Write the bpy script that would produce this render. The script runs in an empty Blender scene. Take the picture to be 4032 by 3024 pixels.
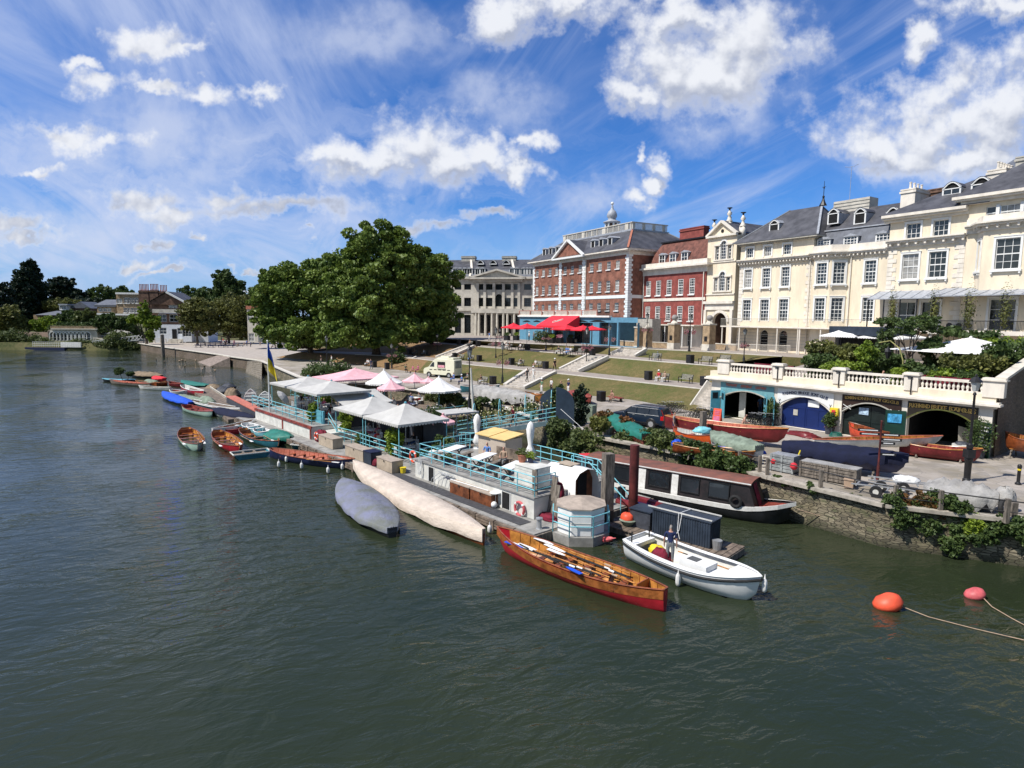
import bpy, math, random
import numpy as np
from mathutils import Vector, Matrix
R=random.Random(7)
C=bpy.context.scene.collection
sc=bpy.context.scene
rad=math.radians
# camera, sky, sun, exposure
F=2400.;CX,CY=2016.,1512.;HC=10.3;ROLL=.010
PITCH=math.atan(262/F)
_cp,_sp=math.cos(PITCH),math.sin(PITCH);_cr,_sr=math.cos(ROLL),math.sin(ROLL)
def ray(px,py):
 u=(px-CX)/F;v=(CY-py)/F
 u2=u*_cr-v*_sr; v2=u*_sr+v*_cr
 return Vector((u2, _cp+v2*_sp, -_sp+v2*_cp))
def G(px,py,z=0.):
 "point of the horizontal plane z seen at photo pixel px,py"
 d=ray(px,py);t=(z-HC)/d.z;return Vector((d.x*t,d.y*t,z))
def AY(px,py,Y):
 d=ray(px,py);t=Y/d.y;return Vector((d.x*t,Y,HC+d.z*t))
cam=bpy.data.objects.new('camera',bpy.data.cameras.new('camera'));C.objects.link(cam)
cam.location=(0,0,HC);cam.data.sensor_width=36;cam.data.lens=F/4032*36;cam.data.clip_end=6000;cam.data.clip_start=.3
cam.matrix_world=Matrix.Translation((0,0,HC))@Matrix.Rotation(math.pi/2-PITCH,4,'X')@Matrix.Rotation(ROLL,4,'Z')
sc.camera=cam
SUN=Vector((-.9,-.40,0)).normalized()*math.cos(rad(54))+Vector((0,0,math.sin(rad(54))))
sl=bpy.data.lights.new('sun','SUN');sl.energy=5.0;sl.angle=rad(.53);sl.color=(1,.955,.88)
so=bpy.data.objects.new('sun',sl);C.objects.link(so);so.rotation_euler=(-SUN).to_track_quat('-Z','Y').to_euler()
sc.view_settings.view_transform='Standard';sc.view_settings.look='None';sc.view_settings.exposure=.12;sc.view_settings.gamma=1
sc.cycles.max_bounces=5;sc.cycles.diffuse_bounces=2;sc.cycles.glossy_bounces=3;sc.cycles.transmission_bounces=3;sc.cycles.transparent_max_bounces=6
sc.cycles.caustics_reflective=False;sc.cycles.caustics_refractive=False
W=bpy.data.worlds.new('World');sc.world=W;W.use_nodes=True
nt=W.node_tree;nt.nodes.clear()
class NB:
 def __init__(s,nt): s.nt=nt
 def n(s,t,ins=None,**kw):
  x=s.nt.nodes.new(t)
  for k,v in kw.items(): setattr(x,k,v)
  for k,v in (ins or {}).items():
   i=x.inputs[k]
   if isinstance(v,bpy.types.NodeSocket): s.nt.links.new(v,i)
   else: i.default_value=v
  return x
 def m(s,op,a,b=0.,c=0.,clamp=False):
  return s.n('ShaderNodeMath',{0:a,1:b,2:c},operation=op,use_clamp=clamp).outputs[0]
 def vm(s,op,a,b=(0,0,0),out=0):
  return s.n('ShaderNodeVectorMath',{0:a,1:b},operation=op).outputs[out]
 def noise(s,vec,scale,detail=4,rough=.55,dist=0.):
  return s.n('ShaderNodeTexNoise',{'Vector':vec,'Scale':scale,'Detail':detail,'Roughness':rough,'Distortion':dist})
 def ss(s,x,a,b):
  return s.n('ShaderNodeMapRange',{0:x,1:a,2:b,3:0.,4:1.},interpolation_type='SMOOTHSTEP').outputs[0]
 def mix(s,f,a,b,bt='MIX'):
  x=s.n('ShaderNodeMix',None,data_type='RGBA',blend_type=bt)
  for i,v in ((0,f),(6,a),(7,b)):
   if isinstance(v,bpy.types.NodeSocket): s.nt.links.new(v,x.inputs[i])
   else: x.inputs[i].default_value=v
  return x.outputs[2]
def uv(px,py):
 d=ray(px,py);return d.x/d.y,d.z/d.y
CLOUDS=[(2640,250,230,150),(2560,330,190,80),(2790,300,190,150),(2900,180,300,220),(2700,80,200,100),(2250,20,260,90),(1990,40,220,90),
 (3700,480,420,150),(3950,400,260,170),(3500,570,280,90),(3820,600,300,90),(3950,25,240,60),(3640,160,90,70),
 (1620,560,230,150),(1500,640,230,110),(1760,640,190,110),(1900,600,200,70),(2050,670,110,60),(2080,560,70,45),(1380,610,130,70),
 (2480,800,110,40),(2600,640,90,50),(2560,720,60,55),(2510,590,30,50),
 (600,160,150,60),(330,230,80,30),(390,310,140,50),(280,500,180,45),(430,550,130,45),(160,640,80,20),(700,200,90,30),
 (780,345,120,40),(620,340,90,25),(1030,330,100,40),(900,760,120,50),(560,790,160,48),(680,840,130,38),(100,920,150,32),(600,945,90,26),
 (820,915,40,18),(1180,910,45,20),(540,1035,90,26),(950,1022,40,14),(1720,905,120,30),(1940,865,100,28),(640,1085,130,14),(40,860,160,40),(985,1098,30,10),(1100,820,400,40)]
W_=NB(nt)
tc=W_.n('ShaderNodeTexCoord').outputs['Generated']
sep=W_.n('ShaderNodeSeparateXYZ',{0:tc});dx,dy,dz=sep.outputs
ay=W_.m('MAXIMUM',W_.m('ABSOLUTE',dy),.08)
U=W_.m('DIVIDE',dx,ay);V=W_.m('DIVIDE',dz,ay)
P0=W_.n('ShaderNodeCombineXYZ',{0:U,1:V,2:0.}).outputs[0]
nb1=W_.noise(P0,7.,5,.6).outputs['Color'];nb2=W_.noise(P0,26.,4,.6).outputs['Color']
dis=W_.vm('ADD',W_.vm('MULTIPLY',W_.vm('SUBTRACT',nb1,(.5,.5,.5)),(.20,.13,0)),W_.vm('MULTIPLY',W_.vm('SUBTRACT',nb2,(.5,.5,.5)),(.05,.04,0)))
def field(Pv,L=None):
 cur=None
 for (x,y,rx,ry) in (L or CLOUDS):
  u,v=uv(x,y);k=1/F*(1+u*u*.3)
  q=W_.vm('MULTIPLY',W_.vm('SUBTRACT',Pv,(u,v,0)),(1/(rx*k*1.12),1/(ry*k*1.12),0))
  l=W_.vm('LENGTH',q,out=1)
  cur=l if cur is None else W_.n('ShaderNodeMath',{0:cur,1:l,2:.25},operation='SMOOTH_MIN').outputs[0]
 return cur
Pd=W_.vm('ADD',P0,dis)
fA=field(Pd,CLOUDS[:24]);fB=field(Pd,CLOUDS[24:]);fU=field(W_.vm('ADD',Pd,(-.008,.024,0)),CLOUDS[:24])
f1=W_.m('MINIMUM',fA,fB)
fb=W_.noise(P0,15.,8,.58).outputs[0]
fb2=W_.noise(W_.vm('ADD',P0,(-.006,.018,0)),15.,4,.5).outputs[0];fb3=W_.noise(P0,15.,4,.5).outputs[0]
fr=W_.noise(P0,48.,5,.65).outputs[0]
d1=W_.m('ADD',W_.m('ADD',W_.m('SUBTRACT',.96,f1),W_.m('MULTIPLY',W_.m('SUBTRACT',fb,.5),2.0)),W_.m('MULTIPLY',W_.m('SUBTRACT',fr,.5),.45))
cum=W_.m('MULTIPLY',W_.ss(d1,-.08,.8),.96)
up=W_.m('ADD',W_.m('MULTIPLY',W_.m('SUBTRACT',fU,fA),1.),W_.m('MULTIPLY',W_.m('SUBTRACT',fb3,fb2),2.2))
lit=W_.m('MAXIMUM',W_.ss(up,-.55,.40),W_.m('SUBTRACT',1.,W_.ss(d1,.05,.75)))
ccol=W_.mix(lit,(4.2,4.6,5.7,1),(8.6,8.8,9.3,1))
soft=None
for (x,y,rx,ry) in ((2880,230,420,300),(2840,480,260,120),(3750,640,480,130),(1950,400,260,160),(1450,120,420,130),(2380,780,260,120),(600,560,700,240),(250,900,560,170)):
 u,v=uv(x,y);l=W_.vm('LENGTH',W_.vm('MULTIPLY',W_.vm('SUBTRACT',Pd,(u,v,0)),(F/rx,F/ry,0)),out=1);e=W_.ss(l,1.15,.2);soft=e if soft is None else W_.m('MAXIMUM',soft,e)
soft=W_.m('MULTIPLY',W_.m('MULTIPLY',soft,W_.ss(fb,.22,.62)),.58)
zz=W_.m('ADD',W_.m('MAXIMUM',dz,0.),.10)
qx=W_.m('DIVIDE',dx,zz);qy=W_.m('DIVIDE',dy,zz)
ca,sa=.24,.97
al=W_.m('ADD',W_.m('MULTIPLY',qx,-ca),W_.m('MULTIPLY',qy,sa));crs=W_.m('ADD',W_.m('MULTIPLY',qx,sa),W_.m('MULTIPLY',qy,ca))
Pq=W_.n('ShaderNodeCombineXYZ',{0:W_.m('MULTIPLY',al,.22),1:crs,2:0.}).outputs[0]
n1=W_.noise(Pq,1.7,7,.62,1.2).outputs[0];n2=W_.noise(P0,1.7,3,.5).outputs[0]
n3=W_.noise(W_.vm('MULTIPLY',Pd,(1.,6.,1.)),2.2,5,.6,.4).outputs[0]
left=W_.ss(U,.35,-.50)
thr=W_.m('ADD',W_.m('ADD',W_.m('MULTIPLY_ADD',n1,1.45,-.22),W_.m('MULTIPLY',W_.m('SUBTRACT',n2,.5),.45)),W_.m('MULTIPLY',left,.21))
cir=W_.m('MULTIPLY',W_.m('MULTIPLY',W_.ss(thr,.40,1.02),.72),W_.ss(V,.0,.10))
band=W_.m('MULTIPLY',W_.m('MULTIPLY',W_.ss(n3,.40,.72),W_.ss(V,.52,.20)),W_.m('ADD',W_.m('MULTIPLY',left,.62),.12))
cir=W_.m('MAXIMUM',cir,band)
low=W_.ss(V,.20,.0)
sky=W_.n('ShaderNodeTexSky',sky_type='NISHITA',sun_disc=False,sun_elevation=rad(54),sun_rotation=math.atan2(SUN.x,SUN.y),altitude=0,air_density=1.,dust_density=.6,ozone_density=2.2).outputs[0]
skyt=W_.mix(1.,sky,W_.mix(W_.ss(dy,-.25,.12),(.95,.95,.95,1),(.36,.76,1.36,1)),'MULTIPLY')  # unseen sky behind the camera tinted neutral to make ambient light less blue
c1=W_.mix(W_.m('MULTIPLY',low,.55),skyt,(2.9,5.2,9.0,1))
frt=W_.m('MULTIPLY',W_.ss(dy,-.02,.15),W_.ss(dz,.93,.75))  # clouds masked out of the unseen rear and overhead sky to weaken ambient light
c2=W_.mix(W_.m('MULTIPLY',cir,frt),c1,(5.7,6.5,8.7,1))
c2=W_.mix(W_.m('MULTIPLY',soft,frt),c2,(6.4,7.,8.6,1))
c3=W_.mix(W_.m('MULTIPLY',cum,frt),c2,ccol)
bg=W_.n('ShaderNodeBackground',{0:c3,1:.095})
wo=W_.n('ShaderNodeOutputWorld',{0:bg.outputs[0]})
W.cycles.sampling_method='MANUAL';W.cycles.sample_map_resolution=512
# materials
MATS={}
def mat(name,col,rough=.7,var=.12,scale=3.,bump=0.,bscale=None,metal=0.,spec=.4,col2=None,sub=None,stretch=(1,1,1),emit=0.,obj=False):
 if name in MATS: return MATS[name]
 m=bpy.data.materials.new(name);m.use_nodes=True;t=m.node_tree;b=NB(t);p=t.nodes['Principled BSDF']
 g=b.n('ShaderNodeTexCoord').outputs['Object'] if obj else b.n('ShaderNodeNewGeometry').outputs['Position']
 g=b.vm('MULTIPLY',g,stretch)
 c2=col2 or tuple(min(1,max(0,c*(1-2*var))) for c in col)
 c1=col if col2 else tuple(min(1,c*(1+var)) for c in col)
 nz=b.noise(g,scale,5,.65)
 f=b.ss(nz.outputs[0],.3,.7)
 t.links.new(b.mix(f,(*c2,1),(*c1,1)),p.inputs['Base Color'])
 p.inputs['Roughness'].default_value=rough;p.inputs['Metallic'].default_value=metal;p.inputs['Specular IOR Level'].default_value=spec
 if bump:
  bn=b.noise(g,bscale or scale*4,4,.6)
  t.links.new(b.n('ShaderNodeBump',{'Height':bn.outputs[0],'Distance':bump,'Strength':1.}).outputs[0],p.inputs['Normal'])
 if emit: p.inputs['Emission Color'].default_value=(*col,1);p.inputs['Emission Strength'].default_value=emit
 MATS[name]=m;return m
def cells(name,c1,c2,c3,size=(3,3,6),edge=(.1,.09,.075),ew=.05,bump=.03,rough=.85,moss=None):
 m=bpy.data.materials.new(name);m.use_nodes=True;t=m.node_tree;b=NB(t);p=t.nodes['Principled BSDF']
 g=b.vm('MULTIPLY',b.n('ShaderNodeNewGeometry').outputs['Position'],size)
 g=b.vm('ADD',g,b.vm('MULTIPLY',b.noise(g,.8,3).outputs['Color'],(.5,.5,.5)))
 v=b.n('ShaderNodeTexVoronoi',{'Vector':g,'Scale':1.});e=b.n('ShaderNodeTexVoronoi',{'Vector':g,'Scale':1.},feature='DISTANCE_TO_EDGE').outputs['Distance']
 r=b.n('ShaderNodeSeparateXYZ',{0:v.outputs['Color']}).outputs
 c=b.mix(b.ss(r[0],.2,.8),(*c1,1),(*c2,1));c=b.mix(b.ss(r[1],.6,.95),c,(*c3,1))
 big=b.noise(b.n('ShaderNodeNewGeometry').outputs['Position'],.35,5,.6).outputs[0]
 c=b.mix(b.ss(big,.35,.7),c,b.mix(1.,c,(.62,.6,.5,1),'MULTIPLY'))
 if moss: c=b.mix(b.m('MULTIPLY',b.ss(b.noise(g,.4,5,.7).outputs[0],.5,.65),.8),c,(*moss,1))
 pz=b.n('ShaderNodeSeparateXYZ',{0:b.n('ShaderNodeNewGeometry').outputs['Position']}).outputs[2];c=b.mix(b.m('MULTIPLY',b.ss(b.m('ADD',pz,b.m('MULTIPLY',big,.5)),.75,.30),.8 if moss else 0.),c,(.028,.032,.014,1))
 es=b.ss(e,0.,ew);c=b.mix(es,(*edge,1),c)
 t.links.new(c,p.inputs['Base Color']);p.inputs['Roughness'].default_value=rough
 t.links.new(b.n('ShaderNodeBump',{'Height':es,'Distance':bump,'Strength':1.}).outputs[0],p.inputs['Normal'])
 MATS[name]=m;return m
M={}
M['cream']=mat('cream_stucco',(.82,.71,.54),.85,.07,.9,stretch=(1,1,.3))
M['creamtrim']=mat('cream_trim',(.77,.71,.62),.8,.08,1.2,stretch=(1,1,.4))
M['whitepaint']=mat('white_paint',(.80,.80,.78),.55,.04,2)
M['offwhite']=mat('off_white_paint',(.66,.65,.60),.6,.10,1.5)
M['brick']=mat('brown_red_brick',(.27,.115,.078),.9,.2,1.1,.01,9)
M['brick2']=mat('deep_red_brick',(.28,.072,.06),.9,.15,1.3,.01,9)
M['brickdark']=mat('brown_brick',(.17,.10,.07),.9,.25,1.3)
M['brickyel']=mat('yellow_stock_brick',(.40,.29,.18),.9,.2,2)
M['stonegrey']=mat('grey_portland_stone',(.60,.56,.49),.85,.12,.7)
M['stonelt']=mat('light_stone',(.62,.58,.50),.85,.10,1.2)
M['slate']=mat('grey_slate',(.085,.085,.095),.55,.22,.6,.02,8,stretch=(1,1,1))
M['slate2']=mat('blue_slate',(.13,.14,.165),.55,.15,1.2)
M['tile']=mat('red_clay_tile',(.17,.068,.05),.8,.25,1.5)
M['lead']=mat('lead_flashing',(.36,.38,.42),.5,.12,3)
M['glass']=mat('window_glass',(.025,.03,.036),.06,.3,.5,spec=.8)
M['glassl']=mat('curtained_glass',(.32,.31,.29),.15,.3,.8,spec=.6)
M['iron']=mat('black_iron',(.016,.016,.018),.45,.2,4)
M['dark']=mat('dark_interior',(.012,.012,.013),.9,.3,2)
M['blue']=mat('restaurant_blue_paint',(.115,.29,.42),.6,.08,1.5)
M['red']=mat('red_canvas',(.75,.025,.045),.7,.08,1.)
M['canvas']=mat('grey_white_canvas',(.50,.49,.465),.8,.06,1.2)
M['white_c']=mat('white_canvas',(.80,.79,.77),.8,.03,1.5)
M['pink']=mat('pink_canvas',(.80,.45,.49),.8,.08,1.5)
M['aqua']=mat('turquoise_rail_paint',(.22,.58,.66),.45,.10,5)
M['aqua2']=mat('turquoise_panel',(.12,.38,.47),.5,.1,3)
M['deck']=mat('grey_deck_paint',(.30,.29,.27),.8,.18,1.6,stretch=(1,1,1))
M['deckmat']=mat('dark_rubber_matting',(.062,.062,.068),.8,.15,4)
M['deckwood']=mat('weathered_deck_boards',(.20,.155,.12),.85,.3,2.5,.01,9)
M['box']=mat('tan_locker',(.44,.36,.27),.7,.08,3)
M['boxtop']=mat('locker_lid',(.40,.33,.27),.7,.1,3)
M['brownwood']=mat('brown_stained_wood',(.18,.058,.022),.5,.3,3,.004,20)
M['varn']=mat('varnished_wood',(.52,.22,.05),.28,.25,3,spec=.55)
M['varnd']=mat('dark_varnished_mahogany',(.28,.075,.025),.28,.25,3,spec=.55)
M['salmon']=mat('salmon_painted_boards',(.55,.17,.11),.55,.15,3)
M['redhull']=mat('crimson_hull_paint',(.42,.018,.03),.28,.12,2,spec=.6)
M['marhull']=mat('maroon_hull_paint',(.17,.018,.022),.4,.2,2)
M['marwood']=mat('faded_maroon_wood',(.28,.055,.04),.5,.3,3)
M['tealhull']=mat('teal_hull_paint',(.035,.17,.22),.4,.15,2)
M['mint']=mat('pale_green_hull_paint',(.42,.58,.48),.45,.08,2)
M['navyhull']=mat('navy_hull_paint',(.02,.026,.075),.35,.2,2)
M['blackhull']=mat('black_hull_paint',(.02,.021,.024),.45,.3,1.4)
M['orangehull']=mat('orange_hull_paint',(.70,.11,.02),.45,.12,2)
M['tarpblue']=mat('bright_blue_tarpaulin',(.012,.085,.62),.5,.1,2,.03,3)
M['tarpnavy']=mat('navy_tarpaulin',(.005,.008,.032),.9,.15,2,.03,3)
M['tarpgreen']=mat('teal_green_tarpaulin',(.02,.17,.13),.5,.12,2,.03,3)
M['tarpsage']=mat('sage_canvas_cover',(.21,.26,.20),.8,.2,2,.03,3)
M['tarpdk']=mat('dark_grey_cover',(.055,.06,.075),.6,.2,2,.03,3)
M['tarpgrey']=mat('pale_grey_cover',(.34,.33,.315),.8,.16,1.2,.12,1.8)
M['tarpbeige']=mat('cream_boat_cover',(.58,.49,.41),.8,.08,1.4,.07,2.2,stretch=(1,1,2))
M['tarplav']=mat('faded_lilac_blue_cover',(.19,.20,.29),.7,.1,.9,.10,2.,col2=(.15,.16,.14))
M['tarpbrown']=mat('brown_canvas_cover',(.23,.17,.11),.8,.2,2)
M['rust']=mat('rusted_red_roof',(.24,.09,.06),.75,.3,1.6,col2=(.13,.065,.05))
M['rustpipe']=mat('dark_red_pile_paint',(.11,.022,.02),.6,.3,1.5)
M['woodpile']=mat('weathered_grey_timber',(.20,.17,.14),.9,.3,3,.01,8,stretch=(3,3,.6))
M['tire']=mat('black_rubber',(.02,.02,.021),.8,.2,4)
M['rubber_r']=mat('orange_red_buoy',(.78,.10,.045),.5,.1,3)
M['pinkbuoy']=mat('faded_pink_lifebuoy',(.62,.12,.13),.5,.15,3)
M['fender']=mat('white_fender',(.75,.74,.72),.5,.08,5)
M['yellow']=mat('yellow_plastic',(.75,.58,.03),.5,.05,3)
M['maroonbag']=mat('maroon_cloth',(.17,.012,.03),.9,.2,3,.03,6)
M['shedy']=mat('pale_yellow_roof_sheet',(.72,.50,.20),.7,.05,2)
M['shedw']=mat('buff_shed_cladding',(.50,.42,.34),.8,.05,2)
M['navybox']=mat('navy_metal_cladding',(.03,.042,.062),.5,.15,2)
M['steel']=mat('galvanised_steel',(.45,.46,.47),.45,.1,4,metal=.5)
M['carblue']=mat('dark_navy_car_paint',(.004,.012,.03),.28,.05,1,spec=.45)
M['carmar']=mat('maroon_car_paint',(.09,.006,.02),.2,.05,1,spec=.8)
M['vanc']=mat('cream_van_paint',(.80,.78,.60),.35,.04,1,spec=.6)
M['lightred']=mat('red_lamp_glass',(.5,.01,.012),.2,.05,1)
M['bench']=mat('weathered_bench_wood',(.30,.29,.26),.85,.2,4)
M['terra']=mat('terracotta',(.42,.16,.10),.8,.1,4)
M['flower']=mat('pink_red_flowers',(.65,.10,.22),.8,.1,9,col2=(.75,.55,.55))
M['ballgrey']=mat('grey_stone_ball',(.30,.28,.27),.8,.1,4)
M['tan']=mat('tan_shop_blind',(.45,.43,.38),.8,.1,2)
M['skin']=mat('skin',(.50,.28,.20),.6,.06,8)
M['hairb']=mat('dark_hair',(.03,.02,.015),.7,.2,9)
M['hairg']=mat('grey_hair',(.25,.23,.21),.7,.2,9)
M['cwhite']=mat('white_cloth',(.75,.75,.74),.9,.05,5)
M['cblack']=mat('black_cloth',(.018,.018,.02),.9,.2,5)
M['cnavy']=mat('navy_cloth',(.015,.025,.085),.9,.15,5)
M['cblue']=mat('blue_cloth',(.10,.22,.52),.9,.1,5)
M['cred']=mat('red_cloth',(.62,.035,.05),.9,.1,5)
M['cgrey']=mat('grey_cloth',(.22,.23,.23),.9,.1,5)
M['cgreen']=mat('green_cloth',(.14,.24,.14),.9,.1,5)
M['cpink']=mat('pink_cloth',(.55,.14,.25),.9,.1,5)
M['cjean']=mat('denim_cloth',(.06,.09,.16),.9,.1,5)
M['ctan']=mat('tan_cloth',(.42,.30,.21),.9,.1,5)
M['bark']=mat('grey_brown_bark',(.11,.085,.065),.95,.3,3,.02,10)
def leafmat(name,a,b,trans=.25):
 m=bpy.data.materials.new(name);m.use_nodes=True;t=m.node_tree;k=NB(t);p=t.nodes['Principled BSDF']
 pos=k.n('ShaderNodeNewGeometry').outputs['Position']
 n1=k.noise(pos,.45,3,.6).outputs[0];n2=k.noise(pos,3.5,2,.5).outputs[0]
 c=k.mix(k.ss(n1,.35,.65),(*b,1),(*a,1));c=k.mix(k.m('MULTIPLY',k.ss(n2,.5,.7),.5),c,(a[0]*1.7,a[1]*1.5,a[2]*1.2,1))
 t.links.new(c,p.inputs['Base Color']);p.inputs['Roughness'].default_value=.55;p.inputs['Specular IOR Level'].default_value=.35
 tr=k.n('ShaderNodeBsdfTranslucent',{0:c});mx=k.n('ShaderNodeMixShader',{0:trans,1:p.outputs[0],2:tr.outputs[0]})
 t.links.new(mx.outputs[0],t.nodes['Material Output'].inputs[0]);return m
M['leaf']=leafmat('plane_tree_leaves',(.185,.255,.05),(.085,.145,.03),.22)
M['leafd']=leafmat('dark_conifer_needles',(.020,.040,.018),(.012,.025,.014),.1)
M['leafm']=leafmat('mid_green_leaves',(.085,.13,.038),(.05,.085,.026))
M['leafo']=leafmat('olive_leaves',(.16,.17,.045),(.095,.11,.035))
M['leafy']=leafmat('bright_green_leaves',(.22,.30,.035),(.13,.20,.025))
M['leafr']=leafmat('russet_leaves',(.19,.085,.03),(.10,.075,.03))
M['scrub']=leafmat('dry_riverbank_scrub',(.12,.15,.045),(.06,.09,.03))
M['petal']=leafmat('pink_white_petals',(.55,.16,.26),(.70,.45,.48))
M['stonewall']=cells('rubble_stone_wall',(.23,.195,.14),(.33,.285,.205),(.15,.13,.095),(3.0,3.0,8.5),(.075,.065,.045),.09,.05,moss=(.10,.11,.05))
M['brickwall']=cells('weathered_brick_wall',(.15,.11,.08),(.20,.15,.11),(.11,.09,.075),(4,4,12),(.09,.075,.06),.06,.02)
M['paving']=cells('stone_paving',(.36,.32,.28),(.42,.375,.335),(.31,.28,.25),(1.1,1.1,1.1),(.24,.215,.19),.03,.006)
M['path']=mat('worn_tarmac_path',(.33,.285,.25),.9,.08,1.2)
M['stepstone']=mat('pale_step_stone',(.50,.455,.40),.9,.16,2.2,stretch=(1,1,1))
M['kerbst']=mat('white_kerb_stone',(.62,.58,.52),.85,.08,3)
def grassmat(name,a,b,c_,f0=.42,f1=.62):
 m=bpy.data.materials.new(name);m.use_nodes=True;t=m.node_tree;k=NB(t);p=t.nodes['Principled BSDF']
 pos=k.n('ShaderNodeNewGeometry').outputs['Position']
 n1=k.noise(pos,.28,5,.7).outputs[0];n2=k.noise(pos,1.7,5,.75).outputs[0];n4=k.noise(pos,6.,3,.7).outputs[0]
 c=k.mix(k.ss(n1,f0,f1),(*a,1),(*b,1));c=k.mix(k.ss(n2,.44,.58),c,(*c_,1));c=k.mix(k.m('MULTIPLY',k.ss(n4,.42,.62),.35),c,(a[0]*.55,a[1]*.6,a[2]*.5,1))
 t.links.new(c,p.inputs['Base Color']);p.inputs['Roughness'].default_value=.95;p.inputs['Specular IOR Level'].default_value=.1
 t.links.new(k.n('ShaderNodeBump',{'Height':n2,'Distance':.12,'Strength':1.}).outputs[0],p.inputs['Normal']);return m
M['lawn']=grassmat('dry_mown_lawn',(.095,.108,.036),(.21,.155,.075),(.135,.118,.05),.38,.64)
M['lawnbrown']=grassmat('scorched_lawn',(.26,.15,.085),(.30,.185,.10),(.21,.15,.07))
M['earth']=grassmat('rough_ground',(.06,.075,.03),(.16,.14,.07),(.12,.12,.055))
def watermat():
 m=bpy.data.materials.new('river_water');m.use_nodes=True;t=m.node_tree;k=NB(t);p=t.nodes['Principled BSDF']
 pos=k.n('ShaderNodeNewGeometry').outputs['Position']
 q=k.vm('MULTIPLY',k.n('ShaderNodeVectorRotate',{'Vector':pos,'Angle':-.35},rotation_type='Z_AXIS').outputs[0],(1.,2.0,1.))
 a=k.noise(q,.85,3,.5,.6).outputs[0];b=k.noise(q,2.6,3,.6,.4).outputs[0];c=k.noise(pos,.11,3,.5).outputs[0]
 calm=k.m('ADD',k.m('MULTIPLY',k.ss(c,.40,.62),.8),.35)
 h=k.m('MULTIPLY',k.m('ADD',a,k.m('MULTIPLY',b,.22)),calm)
 bp=k.n('ShaderNodeBump',{'Height':h,'Distance':.28,'Strength':.50})
 t.links.new(bp.outputs[0],p.inputs['Normal'])
 t.links.new(k.mix(k.ss(c,.3,.7),(.019,.027,.013,1),(.027,.035,.018,1)),p.inputs['Base Color'])
 p.inputs['Roughness'].default_value=.02;p.inputs['IOR'].default_value=1.33;p.inputs['Specular IOR Level'].default_value=.5
 return m
M['water']=watermat()
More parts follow.
